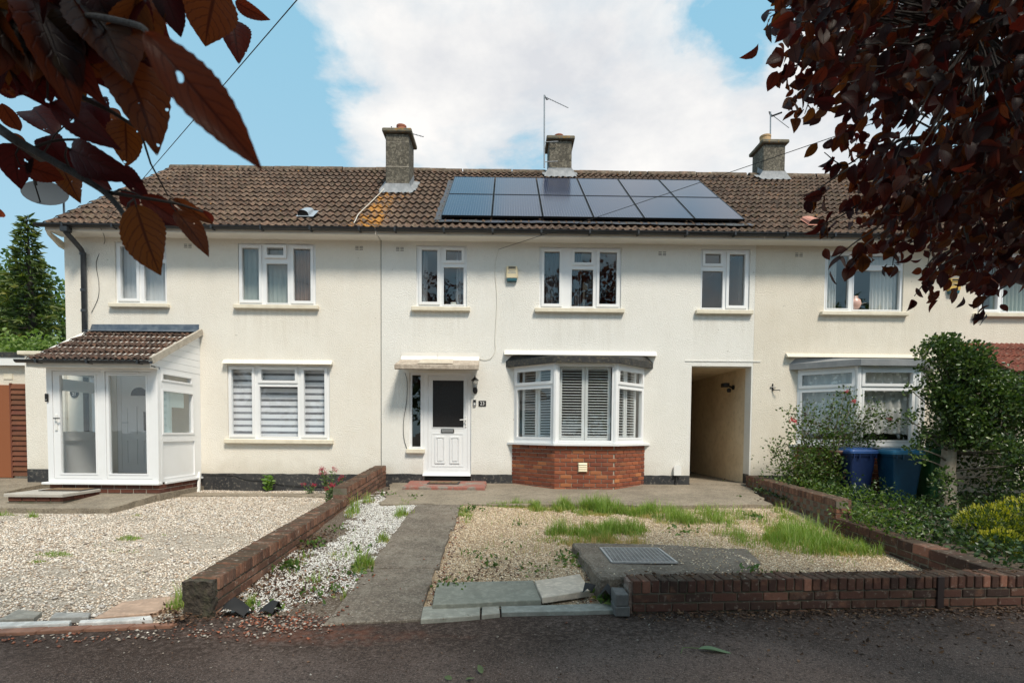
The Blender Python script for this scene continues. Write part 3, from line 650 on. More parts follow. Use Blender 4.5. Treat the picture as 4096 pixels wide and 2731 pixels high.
w5 = make_window(H['23'], (*WIN['W5'], *WZ), [(.745, 1.06, 3.735, 4.775, 'o'), (1.30, 1.74, 3.69, 4.43, 'f'), (1.35, 1.70, 4.56, 4.775, 'o'), (1.855, 2.21, 3.74, 4.775, 'o')], sill=(.56, 2.36, 3.555, 3.634))
w6 = make_window(H['23'], (*WIN['W6'], *WZ), [(3.985, 4.31, 4.57, 4.77, 'o'), (3.935, 4.36, 3.69, 4.43, 'f'), (4.475, 4.80, 3.74, 4.765, 'o')], sill=(3.80, 4.95, 3.555, 3.634))
w7 = make_window(H['25'], (*WIN['W7'], *WZ), [(6.48, 6.92, 3.71, 4.775, 'f'), (7.02, 7.97, 3.69, 4.48, 'f'), (7.02, 7.97, 4.58, 4.775, 'f')], sill=(6.33, 8.10, 3.56, 3.634))
w8 = make_window(H['25'], (*WIN['W8'], *WZ), [(9.64, 9.97, 3.72, 4.775, 'o'), (10.08, 11.1, 3.69, 4.46, 'f'), (10.08, 11.1, 4.56, 4.775, 'o')], sill=(9.45, 11.25, 3.56, 3.634))
# drip mould over the big left window
def hood(k, x0, x1, z0, z1, mk):
    MB().prism([(-.11, z0), (-.0005, z0), (-.0005, z1), (-.03, z1)], x0, x1, 'x').build('hood_mould', M[mk], H[k])
hood('21', -5.64, -3.475, 2.468, 2.555, 'render_cream')
hood('23', -.04, 3.02, 2.70, 2.79, 'render_white')
hood('25', 5.655, 8.75, 2.71, 2.79, 'render_beige')
# air bricks: slotted terracotta, painted over
M['slot'] = mat('vent_slot', (.03, .024, .02), .9)
def airbrick(k, x0, z0, mk, rows=2, cols=2):
    x1, z1 = x0 + .165, z0 + .085
    hs = []
    for c in range(2):
        for r in range(3):
            hs.append((x0 + .006 + c * .085, x0 + .074 + c * .085, z0 + .006 + r * .029, z0 + .019 + r * .029))
    a = MB().plate(x0 - .008, x1 + .008, z0 - .008, z1 + .008, hs, .001, .005, yplane()).build('air_brick', M[mk], H[k])
    MB().plate(x0, x1, z0, z1, [], .0006, .0016, yplane()).build('slot_back', M['slot'], a)
airbrick('21', -6.415, 4.745, 'render_cream'); airbrick('21', -3.03, 4.745, 'render_cream'); airbrick('23', -2.22, 4.735, 'render_white'); airbrick('23', 3.03, 4.71, 'render_white'); airbrick('25', 5.79, 4.72, 'render_beige')

# bay windows
def bay(k, dx, wallk, lab, roofm, brickrows=12, toplight=False):
    A, B, C, D = [(p[0] + dx, p[1]) for p in ((.13, 0), (.928, -.744), (2.08, -.744), (2.83, 0))]
    def off(d):
        # outline moved out by d
        s45 = d * math.tan(rad(22.5))
        return [(A[0] - d * 1.38, -.0015), (B[0] - s45, B[1] - d), (C[0] + s45, C[1] - d), (D[0] + d * 1.38, -.0015)]
    core_ = MB().prism(off(-.016), -.3, .908, 'z').build('bay_window', M['mortar'], H[k]); core_['label'] = lab
    for p, q in ((A, B), (B, C), (C, D)):
        brick_run(core_, (*p, .905), (*q, .905), brickrows, 'brick_bay', L_=.213, H_=.0668, joint=.012, D_=.05, out=.0, first=R_.choice((0, -.06)))
    s = off(.075); MB().prism(s, .909, .948, 'z').build('bay_sill', M['upvc'], core_)
    # frames on three sides
    for (p, q), sides in (((A, B), 's'), ((B, C), 'f'), ((C, D), 's')):
        base, l = facet(p, q); m_ = .055
        if sides == 'f' and not toplight: gl = [(m_ + .02, l - m_ - .02, 1.005, 2.405, 'f')]
        else: gl = [(m_ + .06, l - m_ - .06, 1.06, 2.0, 'f'), (m_ + .06, l - m_ - .06, 2.13, 2.345, 'o')]
        x0, x1, z0, z1 = m_ * .55, l - m_ * .55, .949, 2.455
        fr = MB().plate(x0, x1, z0, z1, [g[:4] for g in gl], -.085, -.02, base).build('window_frame', M['upvc'], core_)
        for a, b, c, d, kd in gl:
            e, h = (.052, .02) if kd == 'o' else (.03, .008)
            MB().plate(a - e, b + e, c - e, d + e, [(a + .003, b - .003, c + .003, d - .003)], -.04, -.02 + h, base).build('sash', M['upvc'], core_)
            MB().plate(a - .002, b + .002, c - .002, d + .002, [], -.056, -.05, base).build('pane', M['glass'], core_)
    for p, s_ in ((B, -1), (C, 1)):
        MB().tube([(p[0] + s_ * -.008, p[1] + .04, .949), (p[0] + s_ * -.008, p[1] + .04, 2.456)], .052, 8).build('corner_post', M['upvc'], core_)
    # roof: fascia band and lead/felt sloping back to the wall
    o = off(.10); z0, z1, zt = 2.458, 2.575, 2.69
    n = 4; inner = [(o[0][0] + .12, -.0015), (o[1][0] + .12, -.12), (o[2][0] - .12, -.12), (o[3][0] - .12, -.0015)]
    v = [(*p, z0) for p in o] + [(*p, z1) for p in o] + [(*p, zt) for p in inner]
    f = [(3, 2, 1, 0)] + [(i, i + 1, 4 + i + 1, 4 + i) for i in range(3)] + [(4 + i, 4 + i + 1, 8 + i + 1, 8 + i) for i in range(3)] + [(8, 9, 10, 11)]
    MB().add(v, f).build('bay_roof', M[roofm], core_)
    MB().prism(off(.02), 2.4565, 2.4575, 'z').build('bay_head', M['upvc_soffit'], core_)
    return core_, (A, B, C, D)
M['felt'] = mat('black_roofing_felt', (.020, .020, .021), .55, var=[(6, .5, (.06, .055, .045), .5, .7), (22, .6, (.12, .10, .06), .60, .7)], bump=(20, .8, .015))
M['greyfelt'] = mat('grey_bay_roof', (.20, .21, .22), .6, var=[(4, .4, (.32, .32, .32), .45, .7)], bump=(15, .4, .01))
bay23, P23 = bay('23', 0, 'render_white', 'three sided bay window on red brick base with white shutters', 'felt')
bay25, P25 = bay('25', 5.75, 'render_beige', 'bay window with lace curtains under grey roof', 'greyfelt', 12, True)
# gas vent on the bay
vv = MB().plate(1.375, 1.545, .415, .59, [], .001, .016, lambda a, z, t: (a, -.75 - t, z)).build('wall_vent', M['cream_plastic'], bay23)
for i in range(4): MB().prism([(-.766, .43 + i * .04), (-.782, .43 + i * .04), (-.766, .462 + i * .04)], 1.385, 1.535, 'x').build('slat', M['cream_plastic'], bay23)

# front door of the middle house
dfr = MB().plate(-1.665, -.70, .30, 2.335, [(-1.575, -.775, .36, 2.275)], -.10, -.03).build('door_frame', M['upvc'], H['23'])
MB().prism([(-.07, .262), (.06, .262), (.06, .299), (-.03, .299)], -1.668, -.705, 'x').build('threshold', M['upvc'], dfr)
door = MB().plate(-1.572, -.778, .362, 2.272, [(-1.485, -.85, 1.235, 2.19)], -.085, -.035).build('door', M['upvc'], H['23'])
MB().plate(-1.495, -.84, 1.225, 2.2, [(-1.48, -.855, 1.24, 2.185)], -.04, -.026).build('glazing_bead', M['upvc'], door)
MB().plate(-1.486, -.849, 1.234, 2.191, [], -.066, -.058).build('pane', M['glass_obscure'], door)
MB().plate(-1.50, -.85, .445, 1.115, [(-1.485, -.865, .46, 1.10)], -.034, -.028).build('panel_bead', M['upvc'], door)
for a in (-1.43, -1.13):
    MB().plate(a, a + .20, .51, 1.05, [(a + .028, a + .172, .538, 1.022)], -.034, -.018).build('panel_moulding', M['upvc'], door)
    MB().cbox(a + .045, a + .155, .018, .0345, .555, 1.005, .012).build('raised_panel', M['upvc'], door)
lb = MB().cbox(-1.31, -1.045, .012, .0345, 1.13, 1.205, .006).build('letterbox', M['dark'], door)
MB().cbox(-1.295, -1.06, .006, .0118, 1.145, 1.19, .004).build('flap', M['brass'], lb)
hp = MB().cbox(-.828, -.793, .018, .0345, 1.245, 1.475, .008).build('handle_plate', M['whitepaint'], door)
MB().tube([(-.81, .018, 1.395), (-.81, -.03, 1.395), (-.83, -.035, 1.395), (-.925, -.035, 1.39)], .011, 8).build('handle', M['whitepaint'], door)
MB().cbox(-.816, -.805, .0165, .0178, 1.28, 1.31, .003).build('keyhole', M['dark'], door)
# side light
sidew = make_window(H['23'], (-1.95, -1.667, .80, 2.335), [(-1.90, -1.72, .84, 2.29, 'f')], name='side_window')
MB().cbox(-2.0, -1.635, -.075, .06, .715, .798, .006).build('sill', M['sill'], sidew)
slab('step', [(-1.93, -.015), (-1.90, -.96), (-.37, -.99), (-.38, -.015)], lambda x, y: .15 + .02 * (y + .5), -.1, M['redstep'], .012, H['23'], .02)
# canopy over the door
cn = MB().add([(-2.10, -.005, 2.60), (-.545, -.005, 2.60), (-.53, -.55, 2.435), (-2.125, -.55, 2.43), (-2.10, -.005, 2.50), (-.545, -.005, 2.50), (-.53, -.55, 2.335), (-2.125, -.55, 2.33)],
              [(0, 1, 2, 3), (7, 6, 5, 4), (3, 2, 6, 7), (0, 3, 7, 4), (2, 1, 5, 6), (1, 0, 4, 5)]).build('door_canopy', mat('canopy_render', (.52, .45, .37), .85, var=[(9, .6, (.30, .24, .19), .45, .66), (40, .4, (.2, .15, .11), .55, .7)], bump=(40, .6, .008)), H['23'])
MB().cbox(-2.13, -.525, -.565, -.53, 2.34, 2.425, .006).build('drip_edge', bpy.data.materials['canopy_render'], cn)
MB().add([(-1.68, -.06, 2.60), (-1.06, -.06, 2.60), (-1.02, -.53, 2.455), (-1.70, -.53, 2.455)], [(0, 1, 2, 3)]).build('repair_sheet', mat('repair_sheet_felt', (.58, .52, .43), .8, var=[(9, .5, (.40, .33, .25), .45, .66)]), cn)
for a, b in ((-2.105, -1.385), (-1.38, -.54)): MB().add([(a, -.012, 2.735), (b, -.012, 2.74), (b, -.016, 2.665), (a, -.014, 2.66), (a, -.085, 2.598 - .02), (b, -.09, 2.595 - .02)], [(0, 1, 2, 3), (3, 2, 5, 4)]).build('flashing', M['upvc_soffit'], cn)
# step edge fascia rows
# front door of the left house, behind the porch glass
d21 = MB().plate(-7.80, -6.92, .27, 2.28, [(-7.72, -7.00, .33, 2.21)], -.08, -.02).build('door_frame', M['upvc'], H['21'])
dl = MB().plate(-7.717, -7.003, .333, 2.207, [], -.07, -.025).build('door', M['upvc'], H['21'])
fan = [(-7.48 + .17 * math.cos(math.pi * i / 10) + .12, 1.82 + .17 * math.sin(math.pi * i / 10)) for i in range(11)]
MB().prism(fan, .0225, .0245, 'y').build('fanlight', M['glass_obscure'], dl)
for a, z0, z1 in ((-7.63, .45, .95), (-7.31, .45, .95), (-7.63, 1.05, 1.60)):
    MB().plate(a, a + .22, z0, z1, [(a + .03, a + .19, z0 + .03, z1 - .03)], -.024, -.01).build('panel_moulding', M['upvc'], dl)
MB().cbox(-7.28, -7.12, .018, .0245, 1.12, 1.5, .004).build('pane', M['glass_obscure'], dl)
MB().tube([(-7.67, .02, 1.28), (-7.67, -.03, 1.28), (-7.55, -.035, 1.28)], .01, 6).build('handle', M['brass'], dl)

# ------------------------------------------------------------------ porch of the left house
PX0, PX1, PY = -8.06, -6.125, -1.30
porch = thing('porch', 'white glazed lean-to porch with mossy tiled roof on the left house', 'porch', (-7.1, -.65, 0))
pf = yplane(PY)
fr = MB().plate(PX0, PX1 - .003, .21, 2.205, [(-7.965, -7.105, .27, 2.16), (-7.045, -6.245, .27, 2.16)], -.075, -.0, pf).build('front_frame', M['upvc'], porch)
def leaf(x0, x1, g, nm):
    o = MB().plate(x0, x1, .275, 2.155, [g], -.065, -.012, pf).build(nm, M['upvc'], porch)
    MB().plate(g[0] - .025, g[1] + .025, g[2] - .025, g[3] + .025, [(g[0] + .003, g[1] - .003, g[2] + .003, g[3] - .003)], -.02, -.004, pf).build('glazing_bead', M['upvc'], o)
    MB().plate(g[0] - .002, g[1] + .002, g[2] - .002, g[3] + .002, [], -.045, -.038, pf).build('pane', M['glass'], o)
    return o
pd = leaf(-7.96, -7.11, (-7.84, -7.225, .365, 2.09), 'door')
MB().cbox(-7.925, -7.885, PY - .008, PY + .0115, 1.12, 1.40, .004).build('handle_plate', M['whitepaint'], pd)
MB().tube([(-7.905, PY - .008, 1.33), (-7.905, PY - .05, 1.33), (-7.80, PY - .055, 1.33)], .011, 6).build('handle', M['dark'], pd)
leaf(-7.04, -6.25, (-6.99, -6.335, .365, 2.09), 'side_panel')
MB().cbox(-6.98, -6.45, PY - .024, PY - .0005, 2.125, 2.15, .004).build('trickle_vent', M['upvc'], porch)
MB().box(PX0 + .01, PX1 - .03, PY + .0, PY + .09, 2.206, 2.30).build('head_beam', M['upvc'], porch)
MB().cbox(PX0 - .08, PX1 + .02, PY - .06, PY + .07, .17, .2095, .006).build('cill', M['upvc'], porch)
# sides
def side(x, sgn, nm):
    base = lambda a, z, t: (x + sgn * t, a, z)
    y0, y1 = PY + .0755, -.003
    gl = [(-1.16, -.31, 2.045, 2.14), (-1.16, -.27, 1.09, 1.84)]
    hs = gl + [(-1.17, -.22, .27, .93)]
    o = MB().plate(y0, y1, .21, 2.25, hs, -.07, 0, base).build(nm, M['upvc'], porch)
    for a, b, c, d in gl:
        MB().plate(a - .03, b + .03, c - .03, d + .03, [(a + .003, b - .003, c + .003, d - .003)], -.01, .012, base).build('glazing_bead', M['upvc'], o)
        MB().plate(a - .002, b + .002, c - .002, d + .002, [], -.04, -.034, base).build('pane', M['glass'], o)
    MB().plate(-1.172, -.218, .268, .932, [], -.035, -.025, base).build('infill_panel', M['upvc'], o)
    MB().cbox(min(x, x + sgn * .04), max(x, x + sgn * .04), y0 + .07, y1, .17, .2085, .004).build('cill', M['upvc'], o)
    return o
MB().box(PX1 - .075, PX1 - .0005, PY + .0005, PY + .0, .211, 2.204).build('corner_post', M['upvc'], porch) if False else None
sd = side(PX1, 1, 'side_frame'); side(PX0 + .001, -1, 'side_frame')
MB().box(PX1 - .03, PX1 + .012, -1.25, -.05, 2.155, 2.185).build('trickle_vent', M['upvc'], sd) if False else None
# obscured film on the side glass
MB().plate(-1.155, -.48, 1.56, 1.838, [], -.046, -.044, lambda a, z, t: (PX1 + t, a, z)).build('frosted_film', mat('frosted_film', (.50, .62, .63), .5), sd)
MB().plate(-1.155, -.85, 1.092, 1.559, [], -.046, -.044, lambda a, z, t: (PX1 + t, a, z)).build('frosted_film', bpy.data.materials['frosted_film'], sd)
# boards above the side
PRS = (3.105 - 2.335) / 1.52
for i in range(6):
    z0, z1 = 2.252 + i * .13, 2.252 + i * .13 + .126
    ya = lambda z: -(3.02 - z) / PRS
    if z1 > 3.0: z1 = 3.0
    if ya(z0) > -.05: break
    MB().prism([(ya(z0), z0), (-.004, z0), (-.004, z1), (min(-.01, ya(z1)), z1)], PX1 - .03, PX1 + .004 - (i % 2) * .0015, 'x').build('cladding_board', M['upvc'], porch)
# base
brick_run(porch, (PX0 + .02, PY - .0, .168), (PX1, PY - .0, .168), 2, 'brick_porch', D_=.08, out=0)
brick_run(porch, (PX1, PY, .168), (PX1, -.01, .168), 2, 'brick_porch', D_=.08, out=0)
MB().box(PX0 + .03, PX1 - .006, PY + .006, -.003, -.2, .169).build('mortar_base', M['mortar'], porch)
MB().box(PX1 - .2, PX1 + .05, PY - .06, -.003, -.4, .018).build('footing', M['concrete_pale'], porch)
MB().box(PX0 + .05, PX1 - .05, PY + .09, -.004, .17, .2).build('porch_floor', M['room_dark'], porch)
# roof
pth = math.atan2(3.105 - 2.335, 1.52)
def proof(x, s, off=0.0): return Vector((x, -1.525 + s * math.cos(pth) - off * math.sin(pth), 2.335 + s * math.sin(pth) + off * math.cos(pth)))
PSL = math.hypot(1.52, .77)
prf = MB().add([tuple(proof(x, s, o)) for o in (-.02, .0) for x, s in ((-8.20, 0.02), (-6.10, 0.02), (-6.10, PSL), (-8.34, PSL))], [(3, 2, 1, 0), (4, 5, 6, 7), (0, 1, 5, 4), (1, 2, 6, 5), (2, 3, 7, 6), (3, 0, 4, 7)]).build('roof', M['upvc_soffit'], porch)
ptm = tile_mesh('tile', .302, PSL / 5 * 1.13, .034, 3, M['tile_porch'], .014)
for j in range(5):
    for i in range(7):
        x = -8.20 + i * .3
        link('tile', ptm, prf, tile_matrix(x, j * PSL / 5 - .01 + R_.uniform(-.008, .008), .10, .014, pth, proof))
v = [tuple(proof(-6.105 + d, s, o)) for d in (0, .05) for s, o in ((-.005, -.06), (PSL, -.06), (PSL, .05), (-.005, .05))]
MB().add(v, [(0, 1, 2, 3), (7, 6, 5, 4), (0, 4, 5, 1), (1, 5, 6, 2), (2, 6, 7, 3), (3, 7, 4, 0)]).build('verge', M['mortar'], prf)
MB().add([(-8.25, -.006, 3.225), (-6.13, -.006, 3.245), (-6.13, -.012, 3.14), (-8.28, -.012, 3.12), (-8.30, -.20, 3.065), (-6.08, -.20, 3.065)], [(0, 1, 2, 3), (3, 2, 5, 4)]).build('lead_flashing', mat('dark_lead', (.10, .13, .17), .45, metal=.4, var=[(5, .5, (.25, .28, .31), .48, .7)], bump=(10, .4, .01)), porch)
pr = [(-1.60 + .055 * math.cos(math.pi + math.pi * i / 8), 2.315 + .055 * math.sin(math.pi + math.pi * i / 8)) for i in range(9)]
pr += [(-1.60 + (p[0] + 1.60) * .88, 2.315 + (p[1] - 2.315) * .88) for p in pr[::-1]]
pg = MB().prism(pr, -8.30, -6.04, 'x').build('gutter', M['black'], porch)
for x in (-7.95, -7.10, -6.25): MB().box(x, x + .035, -1.66, -1.53, 2.255, 2.32).build('bracket', M['black'], pg)
MB().box(-8.2, -6.1, -1.525, -1.50, 2.20, 2.335).build('fascia', M['upvc_soffit'], porch)
MB().box(-8.2, -6.1, -1.499, PY - .001, 2.206, 2.222).build('soffit', M['upvc_soffit'], porch)
# step at the porch
st = thing('porch_step', 'low brick edged concrete step in front of the porch door', 'step', (-7.55, -1.75, 0))
slab('tread', [(-8.03, -1.37), (-8.03, -2.17), (-7.09, -2.18), (-7.10, -1.37)], .105, .055, M['slab_conc'], .004, st, .008)
brick_run(st, (-7.99, -2.14, .052), (-7.12, -2.14, .052), 1, 'brick_porch', D_=.09, out=0)
brick_run(st, (-7.12, -2.14, .052), (-7.12, -1.37, .052), 1, 'brick_porch', D_=.09, out=0)
MB().box(-7.985, -7.13, -2.13, -1.37, -.1, .052).build('mortar_base', M['mortar_dark'], st)

def doormat(x0, x1, y0, y1, z, lab):
    t = thing('doormat', lab, 'doormat', ((x0 + x1) / 2, (y0 + y1) / 2, z))
    MB().cbox(x0, x1, y0, y1, z, z + .012, .004).build('rubber_border', M['rubber'], t)
    n = 4; wd = (x1 - x0 - .06) / n
    mm = mat('coir_' + str(len(bpy.data.materials)), (.23, .14, .07), .95, var=[(60, .6, (.08, .05, .03), .45, .6)], bump=(120, .8, .004))
    for i in range(n):
        for j in range(3):
            hh = (y1 - y0 - .06) / 3
            MB().cbox(x0 + .03 + i * wd + .006, x0 + .03 + (i + 1) * wd - .006, y0 + .03 + j * hh + .006, y0 + .03 + (j + 1) * hh - .006, z + .0125, z + .019, .002).build('coir_panel', mm, t)
    return t
doormat(-7.83, -7.12, -1.78, -1.40, .106, 'brown coir doormat on the concrete porch step of the left house')
doormat(-1.50, -.89, -.62, -.20, .152, 'brown coir doormat on the red step below the numbered white door')
vd = thing('video_doorbell', 'dark video doorbell on the left post of the white porch', 'doorbell', (-8.03, PY, 1.6))
MB().cbox(-8.075, -8.02, PY - .03, PY - .0005, 1.62, 1.76, .008).build('case', M['dark'], vd)
MB().lathe([(.012, 0), (.010, .006), (.002, .008)], (0, 0, 0), 12).build('button', M['brass'], vd).matrix_basis = Matrix.Translation((-8.047, PY - .03, 1.65)) @ Matrix.Rotation(rad(90), 4, 'X')

# text
def text_mesh(txt, size, m, name, extrude=.002, align='CENTER'):
    c = bpy.data.curves.new(name, 'FONT'); c.body = txt; c.size = size; c.align_x = align; c.align_y = 'CENTER'; c.extrude = extrude
    o = bpy.data.objects.new(name, c); COL.objects.link(o)
    dg = bpy.context.evaluated_depsgraph_get(); me = bpy.data.meshes.new_from_object(o.evaluated_get(dg))
    bpy.data.objects.remove(o); me.materials.clear(); me.materials.append(m); me.name = name; return me
FACE = Matrix.Rotation(rad(90), 4, 'X')
pq = thing('number_plaque', 'black rectangular plaque reading 23 beside the front door', 'plaque', (-.475, 0, 1.72))
MB().cbox(-.55, -.40, -.014, -.0005, 1.67, 1.78, .004).build('plate', M['blackgloss'], pq)
link('numerals', text_mesh('23', .095, M['text_white'], 'numerals'), pq, Matrix.Translation((-.475, -.016, 1.722)) @ FACE)
for x in (-.54, -.41): MB().tube([(x, -.0145, 1.725), (x, -.019, 1.725)], .005, 8).build('screw', M['brass'], pq)
p2 = thing('number_plaque', 'oval dark plaque reading 21 seen through the porch door glass', 'plaque', (-8.62, 0, 1.85))
ov = [(-8.62 + .085 * math.cos(2 * math.pi * i / 20), 1.87 + .105 * math.sin(2 * math.pi * i / 20)) for i in range(20)]
MB().prism(ov, -.016, -.0005, 'y').build('plate', M['blackgloss'], p2)
link('numerals', text_mesh('21', .08, M['text_white'], 'numerals'), p2, Matrix.Translation((-8.62, -.018, 1.835)) @ FACE)
MB().prism([(-8.62 + .05 * math.cos(2 * math.pi * i / 12), 1.925 + .022 * math.sin(2 * math.pi * i / 12)) for i in range(12)], -.02, -.0165, 'y').build('painted_flowers', mat('plaque_flowers', (.35, .22, .12), .6), p2)
db = thing('doorbell', 'small silver doorbell between the lantern and the number plaque', 'doorbell', (-.63, 0, 1.72))
MB().cbox(-.662, -.60, -.03, -.0005, 1.665, 1.80, .008).build('case', M['brass'], db)
MB().cbox(-.657, -.605, -.034, -.0302, 1.75, 1.795, .004).build('lens_cover', M['blackgloss'], db)
MB().tube([(-.631, -.0305, 1.71), (-.631, -.038, 1.71)], .016, 12).build('button', M['whitepaint'], db)
# lantern
ln = thing('wall_lantern', 'black half lantern on the wall beside the front door', 'wall lamp', (-.62, 0, 2.0))
MB().lathe([(.045, 0), (.05, .02), (.03, .03)], (0, 0, 0), 14).build('wall_plate', M['blackgloss'], ln).matrix_basis = Matrix.Translation((-.62, -.001, 1.985)) @ Matrix.Rotation(rad(90), 4, 'X') @ Matrix.Scale(1.4, 4, (0, 1, 0))
MB().tube([(-.62, -.03, 1.96), (-.62, -.09, 1.95), (-.62, -.11, 1.99), (-.62, -.11, 2.025)], .012, 8).build('arm', M['blackgloss'], ln)
cg = [(-.62, -.11)]
for i in range(6):
    a = 2 * math.pi * i / 6 + .26
    MB().tube([(-.62 + .038 * math.cos(a), -.11 + .038 * math.sin(a), 2.03), (-.62 + .058 * math.cos(a), -.11 + .058 * math.sin(a), 2.17)], .005, 4).build('cage_bar', M['blackgloss'], ln)
MB().lathe([(.036, 0), (.055, .138), (.053, .138), (.034, .002)], (-.62, -.11, 2.031), 6).build('lamp_glass', M['glass'], ln)
MB().lathe([(.042, 0), (.045, .008), (.03, .012)], (-.62, -.11, 2.018), 12).build('lamp_base', M['blackgloss'], ln)
MB().lathe([(.080, 0), (.078, .008), (.045, .045), (.018, .065), (.010, .075), (.012, .088), (.003, .105)], (-.62, -.11, 2.172), 12).build('lamp_hood', M['blackgloss'], ln)
# alarms
def alarm(x, z, lab, body):
    t = thing('alarm_box', lab, 'alarm', (x, 0, z))
    prof = [(-.115, .09), (-.105, .16), (.105, .16), (.115, .09), (.12, -.06), (.105, -.09), (-.105, -.09), (-.12, -.06)]
    def shell(pts, y0, y1, sc=.9):
        n = len(pts); cx, cz = 0, 0
        v = [(x + p[0], y0, z + p[1]) for p in pts] + [(x + p[0], (y0 + y1) / 2, z + p[1]) for p in pts] + [(x + p[0] * sc, y1, z + p[1] * sc) for p in pts]
        return MB().add(v, [(k * n + i, k * n + (i + 1) % n, (k + 1) * n + (i + 1) % n, (k + 1) * n + i) for k in range(2) for i in range(n)] + [tuple(2 * n + i for i in range(n))])
    shell(prof, -.0005, -.075).build('case', body, t)
    shell([(-.106, -.092), (-.04, -.075), (0, -.10), (.04, -.075), (.106, -.092), (.095, -.15), (-.095, -.15)], -.0005, -.072).build('strobe_lens', M['teal_plastic'], t)
    MB().cbox(x - .072, x + .072, -.079, -.0755, z + .105, z + .135, .002).build('solar_cell', M['blackgloss'], t)
    link('lettering', text_mesh('ALARMS', .042, M['text_grey'], 'lettering', .001), t, Matrix.Translation((x, -.0765, z + .015)) @ FACE)
    link('lettering', text_mesh('Response', .032, M['text_grey'], 'lettering', .001), t, Matrix.Translation((x, -.0765, z + .052)) @ FACE)
    for i in range(9): MB().cbox(x - .075 + i * .018, x - .066 + i * .018, -.0785, -.0752, z + .075, z + .095, .001).build('grille_slot', M['dark'], t)
    return t
alarm(.10, 4.30, 'cream alarm box with teal base above the bay window', M['cream_plastic'])
M['yellow_plastic'] = mat('yellow_plastic', (.62, .40, .09), .4)
alarm(9.02, 4.16, 'yellow alarm box on the beige wall half hidden by purple leaves', M['yellow_plastic'])

# downpipe
dp = MB().tube([(-8.37, -.43, 4.965), (-8.37, -.43, 4.87), (-8.355, -.33, 4.80), (-8.34, -.12, 4.66), (-8.335, -.075, 4.58), (-8.345, -.075, .25)], .047, 10).build('downpipe', M['blackpipe'], H['21'], True)
for z in (4.56, 3.85, 3.45, 1.9): MB().tube([(-8.342, -.075, z), (-8.342, -.075, z + .05)], .055, 10).build('collar', M['blackpipe'], dp)
MB().box(-8.43, -8.30, -.50, -.375, 4.87, 4.96).build('outlet', M['black'], dp)

# cables on walls
def cable(name, pts, r, lab, m='rubber', cat='cable'):
    # smooth with Catmull-Rom
    P = [Vector(p) for p in pts]; out = []
    for i in range(len(P) - 1):
        a, b, c, d = P[max(i - 1, 0)], P[i], P[i + 1], P[min(i + 2, len(P) - 1)]
        for k in range(6):
            t = k / 6; out.append(.5 * ((2 * b) + (c - a) * t + (2 * a - 5 * b + 4 * c - d) * t * t + (3 * b - a - 3 * c + d) * t ** 3))
    out.append(P[-1])
    return tag(MB().tube(out, r, 5).build(name, M[m], None, True), lab, cat)
cable('wall_cable', [(-7.72, -.42, 4.95), (-7.95, -.02, 4.85), (-8.13, -.012, 4.45), (-8.09, -.012, 4.05), (-8.11, -.012, 3.75), (-8.25, -.012, 3.45)], .0045, 'thin grey cable running down the wall beside the black downpipe')
M['wallcable'] = mat('cream_cable', (.66, .63, .55), .6)
cable('wall_cable', [(-.17, -.014, 4.78), (-.22, -.012, 4.6), (-.24, -.012, 4.35), (-.20, -.012, 3.9), (-.205, -.012, 3.55), (-.23, -.012, 3.0), (-.22, -.012, 2.8), (-.30, -.012, 2.64), (-.42, -.012, 2.60), (-.54, -.012, 2.62)], .0045, 'cream painted cable wandering down the wall beside the alarm', 'wallcable')
cable('wall_cable', [(-2.03, -.03, 2.32), (-1.99, -.02, 2.15), (-2.0, -.012, 1.75), (-2.06, -.012, 1.35), (-2.05, -.012, 1.0), (-1.96, -.012, .72)], .0055, 'black cable looping down the wall beside the side window')
cable('wall_cable', [(-6.05, -.02, .24), (-5.5, -.02, .235), (-5.2, -.02, .15), (-4.8, -.02, .12), (-4.4, -.03, .05), (-3.6, -.03, .03)], .006, 'dark cable sagging along the black plinth of the left house')
def wire(p, q, sag, r, lab):
    p, q = Vector(p), Vector(q); pts = []
    for i in range(33):
        t = i / 32; a = p.lerp(q, t); a.z -= sag * 4 * t * (1 - t); pts.append(a)
    return tag(MB().tube(pts, r, 5).build('overhead_wire', M['rubber']), lab, 'wire')
a0 = at(404, 910, 10.25); wire(a0, at(1290, -118, 4.0), .0, .0045, 'overhead wire rising from the eaves of the left house')
b0 = Vector((-.175, -.03, 4.785)); wire(b0, at(3960, 332, 5.0), .02, .0045, 'overhead wire running from the middle house across the solar panels')
cable('roof_cable', [roofp(-2.83, 2.6, .10), roofp(-2.86, 2.2, .09), roofp(-2.93, 1.45, .075), roofp(-2.99, .7, .07), roofp(-2.96, .3, .07), roofp(-2.94, .05, .08)], .009, 'pale aerial cable trailing down the tiles from the tall chimney', 'wallcable')

# roof ventilators
def roofvent(x, s, w_, lab, m, m2):
    t = thing('roof_vent', lab, 'vent', roofp(x, s, 0))
    n = 8; v = []; f = []
    for j, (ss, hh) in enumerate(((0, .11), (.36, .06))):
        for i in range(n + 1):
            a = math.pi * i / n
            v.append(tuple(roofp(x + w_ / 2 * -math.cos(a), s + ss, .055 + hh * math.sin(a) ** .7)))
    for i in range(n): f.append((i, i + 1, n + 1 + i + 1, n + 1 + i))
    MB().add(v, f).build('hood', m, t)
    MB().add([v[i] for i in range(n + 1)], [tuple(range(n + 1))]).build('grille', m2, t).location = (0, .02, 0)
    b = MB(); p = [tuple(roofp(x + dx, s + ds, .056)) for dx, ds in ((-w_ / 2 - .02, -.06), (w_ / 2 + .10, -.06), (w_ / 2 + .10, .36), (-w_ / 2 - .02, .36))]; b.add(p, [(0, 1, 2, 3)]); b.build('base_flange', m, t)
roofvent(-4.07, .58, .22, 'grey metal cowl vent on the tiles of the left house', mat('grey_vent', (.38, .42, .46), .4, metal=.3), M['dark'])
